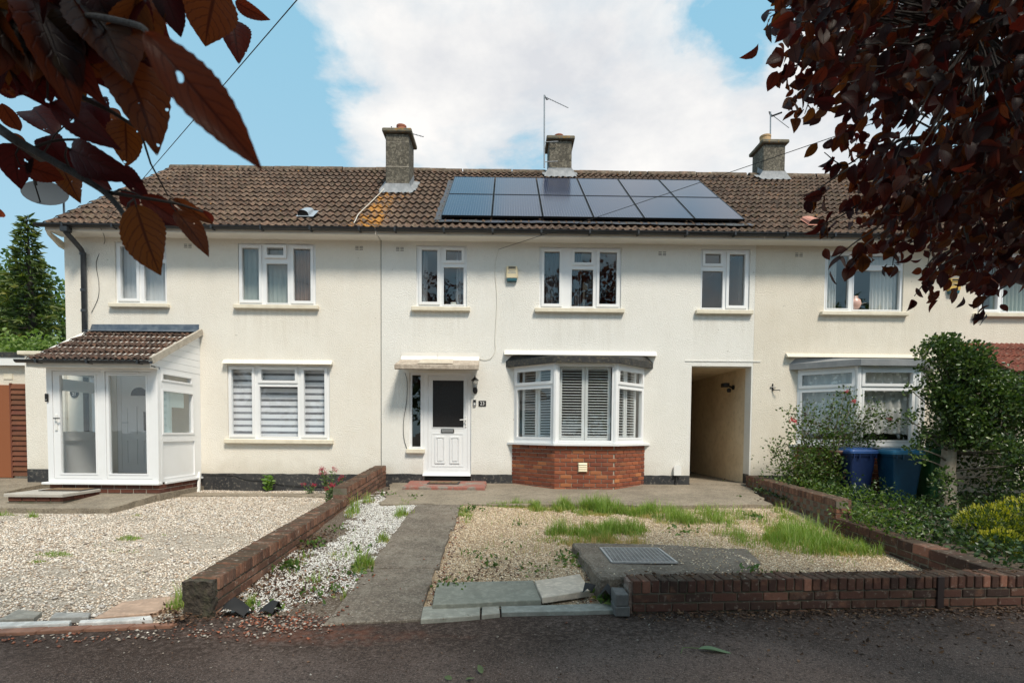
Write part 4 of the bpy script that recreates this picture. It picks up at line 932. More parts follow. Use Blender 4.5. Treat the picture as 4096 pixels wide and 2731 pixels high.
roofvent(6.15, .45, .26, 'pink clay vent tile on the roof of the right house', mat('pink_clay', (.50, .22, .16), .75), M['dark'])

# solar panels
M['pv'] = mat('solar_cells', (.024, .033, .066), .15, spec=.6)
def pv_lines(t, pos):
    tc = N(t, 'ShaderNodeTexCoord'); sp = N(t, 'ShaderNodeSeparateXYZ'); L(t, tc.outputs['Object'], sp.inputs[0])
    a = mth(t, 'ABSOLUTE', mth(t, 'SUBTRACT', mth(t, 'FRACT', mth(t, 'MULTIPLY', sp.outputs['X'], 19.2)), .5))
    g = ramp(t, a, [(0.0, .28), (.05, .28), (.08, 0.0)])
    return g
overlay(M['pv'], pv_lines, (.30, .33, .38))
M['pvframe'] = mat('black_anodised_frame', (.012, .012, .013), .35, metal=.5)
pvg = MB().plate(0, .992, 0, 1.65, [(.012, .98, .012, 1.638)], 0, .04, lambda a, z, t: (a, z, t)).mesh('panel_frame', M['pvframe'])
pvc = MB().box(.0125, .9795, .0125, 1.6375, .005, .034).mesh('cell_sheet', M['pv'])
PTH = TH
ords = ['first', 'second', 'third', 'fourth', 'fifth', 'sixth']
for j in (0, 1):
    for i in range(6):
        o = roofp(-1.309 + i * 1.012, .505 + j * 1.67, .082)
        t = thing('solar_panel', '%s solar panel from the tall chimney in the %s row' % (ords[i], ('lower', 'upper')[j]), 'solar panel', o, 'solar panels on the middle roof')
        mt = Matrix.Translation(o) @ Matrix.Rotation(PTH, 4, 'X')
        link('frame', pvg, t, mt); link('cell_sheet', pvc, t, mt)
M['netting'] = mat('black_netting', (.03, .032, .035), .6, var=[(60, .6, (.10, .10, .10), .5, .6), (3, .4, (.05, .07, .12), .5, .7)])
nt_ = thing('bird_netting', 'black wire netting skirting the lower edge of the solar panels', 'netting', (1.7, 0, 5.3))
b = MB(); n = 40
for i in range(n + 1):
    x = -1.42 + 6.3 * i / n
    b.v += [(x, .03, 5.385), (x, -.055 + R_.uniform(-.02, .02), 5.335 + R_.uniform(-.01, .01)), tuple(roofp(x, .30 + R_.uniform(-.02, .02), .055))]
    if i: b.f += [(3 * i - 3, 3 * i, 3 * i + 1, 3 * i - 2), (3 * i - 2, 3 * i + 1, 3 * i + 2, 3 * i - 1)]
b.build('skirt', M['netting'], nt_)
b = MB(); n = 20
for i in range(n + 1):
    s_ = .42 + 3.3 * i / n; p = Vector((-1.309, .014 + (s_ - .5) * math.cos(PTH), 5.391 + (s_ - .5) * math.sin(PTH)))
    b.v += [tuple(p), tuple(roofp(-1.45 + R_.uniform(-.02, .02), s_, .055))]
    if i: b.f += [(2 * i - 2, 2 * i, 2 * i + 1, 2 * i - 1)]
b.build('skirt', M['netting'], nt_)

# aerials
def aerial(loc, mast, boom, els, lab, brk=None, extra=None, el_len=.20):
    t = thing('tv_aerial', lab, 'aerial', loc)
    MB().tube(mast, .018, 8).build('mast', M['steel'], t)
    bo = MB().tube(boom, .009, 6).build('boom', M['steel'], t)
    p, q = Vector(boom[0]), Vector(boom[-1])
    for i in range(els):
        c = p.lerp(q, (i + .6) / els); h = el_len * (1 - .3 * i / els) / 2
        d = Vector((.45, .75, .48)).normalized() * h
        MB().tube([c - d, c + d], .005, 4).build('element', M['steel'], bo)
    MB().tube([p + Vector((0, 0, .03)), p + Vector((.06, .04, -.05)), p + Vector((.10, .06, -.02))], .016, 5).build('dipole_box', M['dark'], t)
    for z in brk or (): MB().tube([(mast[0][0], mast[0][1], z), (mast[0][0] + .35, mast[0][1] - .02, z + .01)], .012, 5).build('bracket', M['steel'], t)
    if extra: MB().tube(extra, .022, 6).build('panel_reflector', M['dark'], t)
    return t
aerial((.93, 3.15, 8.0), [(.94, 3.15, 7.95), (.925, 3.15, 9.78)], [(.93, 3.15, 9.74), (1.57, 3.4, 9.62)], 9, 'tv aerial on a tall mast strapped to the middle chimney', (8.10, 8.60))
aerial((-2.87, 2.75, 8.1), [(-2.75, 2.60, 7.4), (-2.87, 2.72, 8.67)], [(-2.90, 2.72, 8.66), (-2.10, 2.75, 8.47)], 9, 'low tv aerial poking out behind the tall lichened chimney')
aerial((6.95, 3.45, 8.8), [(6.955, 3.5, 8.8), (6.94, 3.5, 9.66)], [(6.90, 3.5, 9.64), (7.52, 3.65, 9.34)], 9, 'tv aerial standing behind the buff chimney pot', None, [(6.97, 3.5, 9.55), (7.24, 3.5, 9.65)], .24)
# satellite dish
sd_ = thing('satellite_dish', 'grey satellite dish on a pole at the gable end', 'satellite dish', (-8.85, .1, 5.0))
n = 24; ctr = Vector((-9.10, .02, 5.735)); nrm_ = Vector((.28, -.86, .42)).normalized(); ux = Vector((0, 0, 1)).cross(nrm_).normalized(); uy = nrm_.cross(ux)
tl = rad(-14); ux, uy = ux * math.cos(tl) + uy * math.sin(tl), uy * math.cos(tl) - ux * math.sin(tl)
b = MB(); rings = 5
for r in range(rings + 1):
    for i in range(n):
        a = 2 * math.pi * i / n; q = r / rings
        p = ctr + ux * (.40 * q * math.cos(a)) + uy * (.30 * q * math.sin(a)) + nrm_ * (.07 * q * q); b.v.append(tuple(p))
for r in range(rings):
    for i in range(n): b.f.append((r * n + i, r * n + (i + 1) % n, (r + 1) * n + (i + 1) % n, (r + 1) * n + i))
M['dish'] = mat('grey_dish', (.055, .063, .07), .8, spec=.1, var=[(6, .3, (.05, .056, .062), .45, .7)])
b.build('reflector', M['dish'], sd_, True)
MB().tube([ctr - uy * .22 + nrm_ * .03, ctr - uy * .10 + nrm_ * .38], .013, 6).build('feed_arm', M['dark'], sd_)
MB().tube([ctr - uy * .10 + nrm_ * .34, ctr - uy * .04 + nrm_ * .44], .03, 8).build('receiver', M['dark'], sd_)
MB().tube([(-8.85, .12, 5.02), (-8.85, .12, 5.74), (-9.05, .09, 5.74)], .02, 8).build('pole', M['steel'], sd_)
MB().box(-8.86, -8.765, .08, .16, 5.0, 5.05).build('wall_bracket', M['steel'], sd_)

# small things on the wall and in the passage
mb_ = thing('meter_box', 'white service box on the plinth beside the passage', 'meter box', (3.48, 0, .3))
MB().prism([(3.415, .305), (3.56, .305), (3.56, .47), (3.545, .495), (3.51, .508), (3.46, .508), (3.43, .495), (3.415, .47)], -.075, -.012, 'y').build('cover', M['whitepaint'], mb_)
MB().tube([(3.475, -.03, .305), (3.47, -.035, .15), (3.45, -.05, .08)], .02, 8).build('pipe', M['rubber'], mb_)
fl = thing('security_light', 'black security light on the side wall inside the passage', 'lamp', (4.95, .85, 2.17))
MB().lathe([(.05, 0), (.05, .03), (.02, .05)], (0, 0, 0), 12).build('wall_plate', M['dark'], fl).matrix_basis = Matrix.Translation((4.988, .85, 2.17)) @ Matrix.Rotation(rad(-90), 4, 'Y')
MB().tube([(4.95, .85, 2.17), (4.86, .83, 2.2)], .02, 6).build('arm', M['dark'], fl)
MB().cbox(4.72, 4.86, .76, .90, 2.17, 2.26, .01).build('lamp_head', M['dark'], fl)
MB().lathe([(.03, 0), (.045, .02), (.045, .07), (.02, .09)], (4.87, .82, 2.06), 10).build('sensor', M['dark'], fl)
bk = thing('hanging_bracket', 'small black iron hook on the beige wall beside the passage', 'bracket', (5.43, 0, 2.1))
MB().tube([(5.41, -.012, 2.18), (5.41, -.012, 2.03)], .012, 5).build('back_bar', M['dark'], bk)
MB().tube([(5.36, -.012, 2.11), (5.46, -.03, 2.10)], .011, 5).build('cross_bar', M['dark'], bk)
MB().tube([(5.41, -.015, 2.06), (5.46, -.06, 2.04), (5.50, -.09, 2.05), (5.52, -.09, 2.03)], .009, 5).build('hook', M['dark'], bk)
ws = tag(MB().add([(-6.14, -.10, .31), (-6.10, -.10, .31), (-6.03, -.26, -.075), (-6.07, -.26, -.075), (-6.14, -.06, .31), (-6.10, -.06, .31), (-6.03, -.22, -.075), (-6.07, -.22, -.075)], [(0, 3, 2, 1), (4, 5, 6, 7), (0, 1, 5, 4), (3, 7, 6, 2), (0, 4, 7, 3), (1, 2, 6, 5)]).build('trim_strip', M['whitepaint']), 'white plastic trim strip leaning on the plinth by the porch', 'trim strip')

# ------------------------------------------------------------------ blinds, curtains and shutters behind the glass
def slat_mesh(w_, h, m, curve=.012):
    b = MB(); n = 4
    for i in range(n + 1):
        x = w_ * (i / n - .5); y = curve * (1 - (2 * i / n - 1) ** 2)
        b.v += [(x, y, 0), (x, y, h)]
        if i: b.f.append((2 * i - 2, 2 * i, 2 * i + 1, 2 * i - 1))
    return b.mesh('slat', m, True)
def vertical_blind(lab, x0, x1, z0, z1, y, m, pitch=.085, ang=35):
    t = thing('vertical_blind', lab, 'blind', ((x0 + x1) / 2, y, z0), 'vertical blinds in the left house')
    MB().box(x0, x1, y - .02, y + .02, z1, z1 + .03).build('head_rail', M['whitepaint'], t)
    me = slat_mesh(.089, z1 - z0, m); n = int((x1 - x0) / pitch)
    for i in range(n):
        link('slat', me, t, Matrix.Translation((x0 + (i + .5) * (x1 - x0) / n, y, z0)) @ Matrix.Rotation(rad(ang + R_.uniform(-14, 14)), 4, 'Z'))
    return t
vertical_blind('pale vertical blind in the upper left window by the gable', -7.76, -6.77, 3.66, 4.80, .20, M['blind'], .085, 25)
vertical_blind('pale green-grey vertical blind in the upper three-light window of the left house', -5.33, -4.30, 3.66, 4.80, .20, mat('sage_blind_fabric', (.42, .46, .43), .85), .085, 40)
def drape(name, lab, x0, x1, z0, z1, y, m, folds, amp, group=None, cat='curtain', x0b=None):
    n = folds * 8; b = MB(); rows = 6
    for j in range(rows + 1):
        q = j / rows; z = z1 + (z0 - z1) * q
        for i in range(n + 1):
            t = i / n; xx0 = x0 if x0b is None else x0 + (x0b - x0) * q
            x = xx0 + (x1 - xx0) * t; a = amp * (.7 + .3 * q) * math.sin(2 * math.pi * folds * t + .8 * math.sin(5 * t)); b.v.append((x, y + a, z))
    for j in range(rows):
        for i in range(n): b.f.append((j * (n + 1) + i, j * (n + 1) + i + 1, (j + 1) * (n + 1) + i + 1, (j + 1) * (n + 1) + i))
    return tag(b.build(name, m, None, True), lab, cat, group)
drape('curtain', 'brown pleated curtain in the upper three-light window of the left house', -4.29, -3.83, 3.65, 4.82, .19, M['blind_brown'], 6, .03)
drape('curtain', 'narrow grey curtain at one side of the window above the front door, by the seam', -1.80, -1.62, 3.65, 4.82, .22, M['curtain'], 3, .03, x0b=-1.80)
drape('curtain', 'grey curtain gathered on the open-top-light side of the window above the front door', -1.04, -.82, 3.65, 4.82, .22, M['curtain'], 4, .03)
drape('curtain', 'dark grey curtain behind the first light of the window over the bay', .68, 1.02, 3.65, 4.82, .24, mat('charcoal_curtain', (.08, .08, .085), .95), 4, .03)
drape('curtain', 'thin dark curtain in the middle light of the window over the bay', 1.38, 1.52, 3.65, 4.82, .24, bpy.data.materials['charcoal_curtain'], 3, .025)
M['net'] = mat('net_curtain', (.86, .86, .84), .9)
def netify(m, scale):
    """open weave: part of the cloth lets light straight through, leaves and flowers woven solid"""
    t = m.node_tree; p = t.nodes['Principled BSDF']; pos = [n for n in t.nodes if n.type == 'NEW_GEOMETRY'][0].outputs['Position']
    vo = N(t, 'ShaderNodeTexVoronoi'); vo.inputs['Scale'].default_value = scale; L(t, pos, vo.inputs['Vector'])
    a = ramp(t, vo.outputs['Distance'], [(.26, .98), (.36, .60)]); L(t, a, p.inputs['Alpha']); return m
netify(M['net'], 11)
drape('net_curtain', 'white net curtain at one side of the right house upper window', 6.46, 6.74, 3.66, 4.82, .17, mat('white_voile', (.62, .61, .58), .9), 5, .025)
drape('net_curtain', 'white net curtain drawn across the far side of the right house upper window', 7.45, 7.98, 3.66, 4.82, .17, bpy.data.materials['white_voile'], 7, .025)
drape('curtain', 'pale green curtain in the rightmost upper window behind purple leaves', 9.95, 11.1, 3.66, 4.82, .17, mat('pale_green_curtain', (.40, .44, .38), .9), 14, .03)
vs = tag(MB().lathe([(.03, 0), (.09, .03), (.13, .12), (.11, .2), (.06, .25), (.07, .28), (.05, .28)], (7.12, .14, 3.70), 16).build('vase', mat('pink_china', (.60, .38, .32), .35), None, True), 'round pink vase on the sill of the right house upper window', 'vase')
tag(MB().cbox(-1.72, -1.50, .12, .26, 3.70, 3.76, .02).build('folded_towel', mat('teal_towel', (.12, .32, .34), .9)), 'teal folded cloth on the sill of the window above the front door', 'cloth')
tag(MB().lathe([(.06, 0), (.065, .03), (.06, .07), (.02, .075)], (-1.08, .14, 3.695), 16).build('candle', mat('cream_wax', (.55, .55, .5), .6)), 'pale candle on the sill of the window above the front door', 'candle')
tag(MB().cbox(2.0, 2.14, .13, .24, 3.695, 3.76, .01).build('tissue_box', mat('grey_card', (.32, .32, .31), .8)), 'small grey box on the sill of the window over the bay', 'box')
ck = thing('chair', 'pale wooden chair back behind the middle light of the window over the bay', 'chair', (1.6, .5, 2.8))
MB().cbox(1.60, 1.645, .5, .54, 3.3, 4.32, .01).build('back_post', mat('pale_wood', (.45, .38, .28), .6), ck); MB().cbox(1.59, 1.70, .49, .54, 4.15, 4.28, .01).build('top_rail', bpy.data.materials['pale_wood'], ck)
# day-and-night roller blind in the big left window
zb = thing('roller_blind', 'white and grey striped roller blind in the big ground floor left window', 'blind', (-4.56, .2, .97))
zz = 1.0; i = 0
while zz < 2.42:
    MB().box(-5.57, -3.56, .17, .1705, zz, zz + .082).build('opaque_band', M['zebra'], zb)
    MB().box(-5.57, -3.56, .171, .1715, zz + .082, min(2.44, zz + .131)).build('sheer_band', M['zebra_sheer'], zb); zz += .131
# plantation shutters
def shutter(lab, p, q, z0, z1, inset, npan, mid=None):
    base, l = facet(p, q); t = thing('window_shutter', lab, 'shutter', base(l / 2, z0, -inset), 'white shutters in the brick bay')
    wd = l / npan; up_ = Vector((0, 0, 1)); o0 = Vector(base(0, 0, 0)); dx = (Vector(base(1, 0, 0)) - o0); dn = Vector(base(0, 0, 1)) - o0
    lm = None
    for k in range(npan):
        a, b_ = k * wd + .004, (k + 1) * wd - .004
        rails = [(a + .055, b_ - .055, z0 + .085, z1 - .075)]
        MB().plate(a, b_, z0, z1, rails, -inset - .028, -inset, base).build('frame', M['shutter'], t)
        z = z0 + .10; w2 = b_ - a - .112
        if lm is None or abs(lm[1] - w2) > .002: lm = (MB().cbox(0, w2, -.028, .028, -.0045, .0045, .003).mesh('louvre', M['shutter']), w2)
        while z < z1 - .085:
            o = Vector(base(a + .056, z, -inset - .014))
            m3 = Matrix(((dx.x, dn.x, 0, o.x), (dx.y, dn.y, 0, o.y), (0, 0, 1, o.z), (0, 0, 0, 1))) @ Matrix.Rotation(rad(-10), 4, 'X')
            link('louvre', lm[0], t, m3); z += .052
    return t
A, B, C, D = P23
f_ = lambda p, q, a, b: ((p[0] + (q[0] - p[0]) * a, p[1] + (q[1] - p[1]) * a), (p[0] + (q[0] - p[0]) * b, p[1] + (q[1] - p[1]) * b))
shutter('white louvred shutter in the front face of the brick bay', *f_(B, C, .07, .93), .99, 2.43, .12, 2)
shutter('white louvred shutter in the bay face nearer the front door', *f_(A, B, .14, .88), 1.0, 2.43, .13, 2)
shutter('white louvred shutter in the bay face nearer the passage', *f_(C, D, .12, .86), 1.0, 2.43, .13, 2)
# lace in the right bay
A, B, C, D = P25
def lace(p, q, lab):
    base, l = facet(p, q); n = 64; b = MB(); rows = 10
    for j in range(rows + 1):
        for i in range(n + 1):
            t = i / n; a = .03 + (l - .06) * t; zb_ = 1.17 + (.02 * abs(math.sin(14 * t)))
            b.v.append(base(a, 2.42 + (zb_ - 2.42) * j / rows, -.16 + .02 * math.sin(9 * 2 * math.pi * t / 1.3 + math.sin(6 * t))))
    for j in range(rows):
        for i in range(n): b.f.append((j * (n + 1) + i, j * (n + 1) + i + 1, (j + 1) * (n + 1) + i + 1, (j + 1) * (n + 1) + i))
    tag(b.build('lace_curtain', M['net'], None, True), lab, 'curtain', 'lace curtains in the right bay')
lace(A, B, 'floral lace curtain in the bay face beside the rose bush'); lace(B, C, 'floral lace curtain in the front face of the right bay above the bins'); lace(C, D, 'floral lace curtain in the bay face behind the leafy tree')

# porch roof of the right house
p25 = thing('porch', 'lean-to porch with red tiled roof on the right house behind the tree', 'porch', (10, -.6, 2))
qth = math.atan2(3.04 - 2.30, 1.35)
def qroof(x, s, off=0.0): return Vector((x, -1.36 + s * math.cos(qth) - off * math.sin(qth), 2.29 + s * math.sin(qth) + off * math.cos(qth)))
QS = math.hypot(1.35, .75)
qr = MB().add([tuple(qroof(x, s, o)) for o in (-.04, .0) for x, s in ((9.12, 0.02), (12.0, 0.02), (12.0, QS), (9.12, QS))], [(3, 2, 1, 0), (4, 5, 6, 7), (0, 1, 5, 4), (1, 2, 6, 5), (2, 3, 7, 6), (3, 0, 4, 7)]).build('roof', M['tile_red'], p25)
qt = tile_mesh('tile', .302, QS / 4 * 1.12, .028, 3, M['tile_red'], .02)
for j in range(4):
    for i in range(9): link('tile', qt, qr, tile_matrix(9.12 + i * .3, j * QS / 4, .06, .012, qth, qroof))
for i in range(4):
    z0 = 2.24 + i * .19
    MB().prism([(-(3.0 - z0) / .555, z0), (-.01, z0), (-.01, z0 + .184), (min(-.012, -(3.0 - z0 - .184) / .555), z0 + .184)], 9.14, 9.165, 'x').build('timber_board', mat('grey_timber_%d' % i, (.22, .185, .145), .9, var=[(12, .5, (.1, .08, .06), .45, .7)], bump=(30, .6, .008)), p25)
MB().box(9.2, 11.9, -1.30, -1.22, .2, 2.2).build('front_wall', M['render_beige'], p25)
make_window(p25, (9.6, 11.6, .9, 2.1), [(9.7, 10.3, .98, 2.02, 'f'), (10.4, 11.5, .98, 2.02, 'f')], yplane(-1.34), name='window')

# ------------------------------------------------------------------ left neighbour: boundary wall and garage
bw = thing('boundary_wall', 'tall cream rendered wall with coping joining the left house to the garage', 'wall', (-9.3, 0, 0))
MB().box(-9.54, -8.77, -.06, .12, -.2, 2.60).build('panel', M['render_cream'], bw)
MB().cbox(-9.66, -8.77, -.10, .16, 2.601, 2.675, .01).build('coping', M['sill'], bw)
MB().box(-9.538, -8.77, -.068, -.061, -.15, .34).build('plinth', M['plinth'], bw)
gar = thing('garage', 'flat roofed garage with brown door and shiplap boards at the far left', 'garage', (-12, .4, 0))
MB().box(-15, -9.6, .42, 6, -.2, 2.43).build('wall', M['render_beige'], gar)
MB().box(-15.2, -9.56, .30, 6.2, 2.435, 2.60).build('fascia', M['whitepaint'], gar)
MB().box(-15.2, -9.55, .28, 6.2, 2.605, 2.70).build('roof_edge', M['felt'], gar)
M['browntimber'] = mat('brown_stained_timber', (.155, .050, .022), .7, objvar=.15, var=[(8, .4, (.09, .03, .015), .45, .7)], bump=(20, .4, .005))
for i in range(18):
    z0 = .16 + i * .106
    MB().prism([(.375, z0), (.405, z0 + .104), (.419, z0 + .104), (.419, z0)], -10.24, -9.62, 'x').build('shiplap_board', M['browntimber'], gar)
MB().box(-10.275, -10.242, .385, .419, .12, 2.08).build('door_post', M['browntimber'], gar)
for i in range(6): MB().cbox(-10.28 - (i + 1) * .42, -10.283 - i * .42, .39, .418, .12, 2.04, .004).build('door_board', mat('orange_brown_timber', (.26, .085, .03), .6) if i == 0 else bpy.data.materials['orange_brown_timber'], gar)
MB().plate(-10.40, -10.22, 2.16, 2.28, [], .001, .012, yplane(.42)).build('vent', M['sill'], gar)
MB().tube([(-9.76, .36, 2.22), (-9.6, .30, 2.2)], .03, 6).build('lamp', M['dark'], gar)

# ------------------------------------------------------------------ garden walls
lw = thing('garden_wall', 'low weathered brick wall dividing the two gravel gardens, raised beside the house', 'wall', (-2.45, -3.2, 0), 'brick garden walls')
IN_L = (-1, 0, 0)
# tall part beside the house
a, b = Vector((-2.41, -.03, .465)), Vector((-2.445, -2.52, .285))
core(lw, a - Vector((0, 0, .02)), b - Vector((0, 0, .02)), -.4, IN_L, .225, M['mortar_dark'])
coping_run(lw, a, b, 'brick_wall', .225, inward=IN_L)
dz = Vector((0, 0, .116)); brick_run(lw, a - dz, b - dz, 5, 'brick_wall', inward=IN_L, out=.002)
brick_run(lw, b - dz, b - dz + Vector((-.225, 0, 0)), 3, 'brick_wall', inward=(0, 1, 0), out=.004)
a, b = Vector((-2.445, -2.53, .118)), Vector((-2.325, -6.44, -.035))
core(lw, a - Vector((0, 0, .02)), b - Vector((0, 0, .02)), -.5, IN_L, .225, M['mortar_dark'])
coping_run(lw, a, b, 'brick_wall', .225, inward=IN_L)
brick_run(lw, a - dz, b - dz, 3, 'brick_wall', inward=IN_L, out=.002)
# broken front end: lumps of old concrete and mortar
def lump(x0, x1, y0, y1, z0, z1, m, name, parent, amp=.02, n=10, seed=0):
    bm = bmesh.new(); bmesh.ops.create_cube(bm, size=1); bmesh.ops.subdivide_edges(bm, edges=bm.edges[:], cuts=n, use_grid_fill=True)
    for v in bm.verts:
        p = Vector((x0 + (v.co.x + .5) * (x1 - x0), y0 + (v.co.y + .5) * (y1 - y0), z0 + (v.co.z + .5) * (z1 - z0)))
        d = mnoise.noise_vector(p * 14 + Vector((seed, 0, 0))) * amp + mnoise.noise_vector(p * 40) * amp * .4; v.co = p + d
    me = bpy.data.meshes.new(name); bm.to_mesh(me); bm.free(); me.materials.append(m); return link(name, me, parent)
M['rotten'] = mat('broken_mortar', (.085, .068, .050), .95, var=[(14, .7, (.022, .017, .013), .42, .6), (9, .5, (.06, .062, .03), .5, .7)], bump=(25, 1, .03))
lump(-2.555, -2.325, -6.50, -6.42, -.42, -.042, M['rotten'], 'broken_end', lw, .016)
fw_ = thing('garden_wall', 'dark low brick wall along the road in front of the gravel garden', 'wall', (2.8, -6.2, -.3), 'brick garden walls')
IN_F = (-.062, 1, 0)
a, b = Vector((1.065, -6.365, -.058)), Vector((5.7, -6.08, -.05))
core(fw_, a - Vector((0, 0, .018)), b - Vector((0, 0, .018)), -.5, IN_F, .215, M['mortar_dark'], .008)
coping_run(fw_, a, b, 'brick_front', .215, inward=IN_F); brick_run(fw_, a - dz, b - dz, 3, 'brick_front', inward=IN_F, out=.002)
lump(1.035, 1.075, -6.35, -6.17, -.36, -.075, mat('pale_broken_mortar', (.28, .235, .2), .95, var=[(12, .6, (.14, .07, .05), .45, .6)], bump=(30, .9, .02)), 'broken_end', fw_, .014, seed=5)
rw = thing('garden_wall', 'stepped brick wall between the gravel garden and the overgrown right garden', 'wall', (4.6, -3, 0), 'brick garden walls')
IN_R = (1, .05, 0)
a, b = Vector((4.87, -.10, .325)), Vector((4.455, -3.66, .285))
a2, b2 = b, a   # run so that the inward side is to the right
core(rw, a - Vector((0, 0, .02)), b - Vector((0, 0, .02)), -.4, IN_R, .22, M['mortar_dark'])
coping_run(rw, a, b, 'brick_wall', .22, inward=IN_R); brick_run(rw, a - dz, b - dz, 4, 'brick_wall', inward=IN_R, out=.002)
brick_run(rw, b - dz, b - dz + Vector((.22, .0, 0)), 3, 'brick_wall', inward=(0, 1, 0), out=.004)
a, b = Vector((4.445, -3.68, .045)), Vector((4.43, -6.06, -.055))
core(rw, a - Vector((0, 0, .02)), b - Vector((0, 0, .02)), -.5, IN_R, .22, M['mortar_dark'])
coping_run(rw, a, b, 'brick_front', .22, inward=IN_R, wide=.215); brick_run(rw, a - dz, b - dz, 3, 'brick_front', inward=IN_R, out=.002)
ip = tag(MB().prism([(3.738, -6.225), (3.795, -6.222), (3.795, -6.19), (3.738, -6.193)], -.36, -.055, 'z').build('iron_channel', mat('dark_iron', (.03, .018, .016), .5)), 'dark iron channel standing against the front brick wall', 'channel')
ip.location = (0, .005, 0)

# ------------------------------------------------------------------ slabs and loose stones
cs = thing('concrete_base', 'raised concrete slab with metal cover in the gravel garden', 'slab', (1.6, -5.6, -.1))
slab('block', [(0.765, -4.736), (0.791, -5.496), (0.833, -6.152), (2.238, -6.038), (2.603, -5.392), (2.727, -4.82), (1.77, -4.768)], lambda x, y: -.09 - .035 * sm(1.6, 2.6, x), -.4, M['concrete'], .012, cs, .018)
M['zinc'] = mat('bright_zinc', (.42, .43, .44), .45, metal=.35, var=[(25, .4, (.25, .25, .26), .5, .72)])
CX0, CX1, CY0, CY1, CZ = 1.025, 1.671, -5.663, -5.023, -.09
mc = tag(MB().plate(CX0, CX1, CY0, CY1, [(CX0 + .02, CX1 - .02, CY0 + .02, CY1 - .02)], CZ + .0015, CZ + .016, lambda a, z, t: (a, z, t)).build('metal_cover', M['zinc']), 'galvanised mesh cover lying on the concrete slab', 'cover')
for i in range(12): MB().tube([(CX0 + .015, CY0 + .03 + i * .05, CZ + .009), (CX1 - .015, CY0 + .02 + i * .053, CZ + .009)], .0035, 4).build('bar', M['zinc'], mc)
for i in range(14): MB().tube([(CX0 + .035 + i * .042, CY0 + .015, CZ + .013), (CX0 + .055 + i * .042, CY1 - .015, CZ + .013)], .0035, 4).build('bar', M['zinc'], mc)
MB().add([(CX0 + .005, CY0 + .005, CZ + .0035), (CX1 - .005, CY0 + .005, CZ + .0035), (CX1 - .005, CY1 - .005, CZ + .0035), (CX0 + .005, CY1 - .005, CZ + .0035)], [(0, 1, 2, 3)]).build('backing_sheet', mat('dull_zinc', (.30, .305, .31), .5, metal=.3, var=[(9, .6, (.07, .065, .055), .45, .6)]), mc)
def flag(poly, z, th, col, lab, tilt=0.0):
    m = mat('flagstone_%d' % len(bpy.data.materials), col, .75, var=[(7, .5, tuple(c * .6 for c in col), .45, .7), (18, .4, tuple(min(1, c * 1.5) for c in col), .55, .7)], bump=(30, .5, .008))
    return tag(slab('flagstone', poly, lambda x, y: z + tilt * (y + 6.3), z - th, m, .006, None, .005), lab, 'flagstone', 'loose flagstones at the garden edge')
flag([(-0.628, -5.788), (0.273, -5.706), (0.314, -6.241), (-0.592, -6.365)], -.262, .045, (.21, .215, .18), 'large grey-green flagstone lying at the end of the gravel garden', .03)
flag([(0.282, -5.801), (0.733, -5.596), (0.774, -6.037), (0.323, -6.242)], -.245, .045, (.52, .45, .37), 'pale cream flagstone beside the large grey-green one', .05)
flag([(-.68, -6.31), (-.205, -6.22), (-.195, -6.51), (-.65, -6.61)], -.298, .05, (.28, .28, .24), 'grey flagstone at the road edge next to the concrete path')
flag([(-.19, -6.215), (-.05, -6.19), (-.035, -6.46), (-.18, -6.505)], -.298, .05, (.30, .29, .25), 'small cracked piece of grey flagstone at the road edge')
flag([(-.03, -6.28), (.95, -6.195), (.95, -6.37), (-.02, -6.445)], -.300, .05, (.25, .26, .235), 'long narrow grey flagstone at the road edge by the brick wall')
flag([(-3.22, -6.24), (-2.93, -6.08), (-2.66, -6.20), (-2.79, -6.50), (-3.16, -6.62)], -.292, .05, (.42, .29, .21), 'pinkish flagstone at the end of the left gravel drive')
flag([(-3.92, -6.42), (-3.68, -6.48), (-3.62, -6.62), (-3.86, -6.66)], -.296, .05, (.27, .255, .22), 'broken grey flagstone half under gravel at the left edge')
flag([(-3.56, -6.50), (-3.28, -6.50), (-3.22, -6.60), (-3.50, -6.62)], -.293, .05, (.33, .32, .30), 'grey flagstone with undercut edge in the left gravel')
flag([(-3.9, -6.70), (-3.30, -6.66), (-3.27, -6.72), (-3.88, -6.83)], -.298, .05, (.52, .52, .50), 'white edging flagstone at the far left of the drive')
flag([(-3.24, -6.655), (-2.77, -6.55), (-2.70, -6.64), (-3.20, -6.72)], -.297, .05, (.55, .54, .52), 'white edging flagstone below the pinkish one on the drive')
for i in range(6):
    x = -4.3 + i * .30
    flag([(x, -6.98 + i * .045), (x + .285, -6.945 + i * .045), (x + .30, -6.82 + i * .035), (x + .01, -6.865 + i * .035)] , -.312, .04, (.23, .115, .075), ['first', 'second', 'third', 'fourth', 'fifth', 'sixth'][i] + ' terracotta edging slab from the left along the road kerb')
gb = thing('grey_block', 'two grey concrete blocks stacked at the end of the front wall', 'block', (.97, -6.42, -.3))
def gbrick(x0, x1, y0, y1, z0, z1, rz):
    o = MB().cbox(x0, x1, y0, y1, z0, z1, .006).build('block', mat('grey_block_%d' % len(bpy.data.materials), (.10, .10, .098), .85, var=[(20, .4, (.17, .17, .165), .5, .7)], bump=(60, .5, .005)), gb)
gbrick(.90, 1.02, -6.46, -6.27, -.325, -.245, 0); gbrick(.905, 1.01, -6.45, -6.25, -.243, -.145, 0)

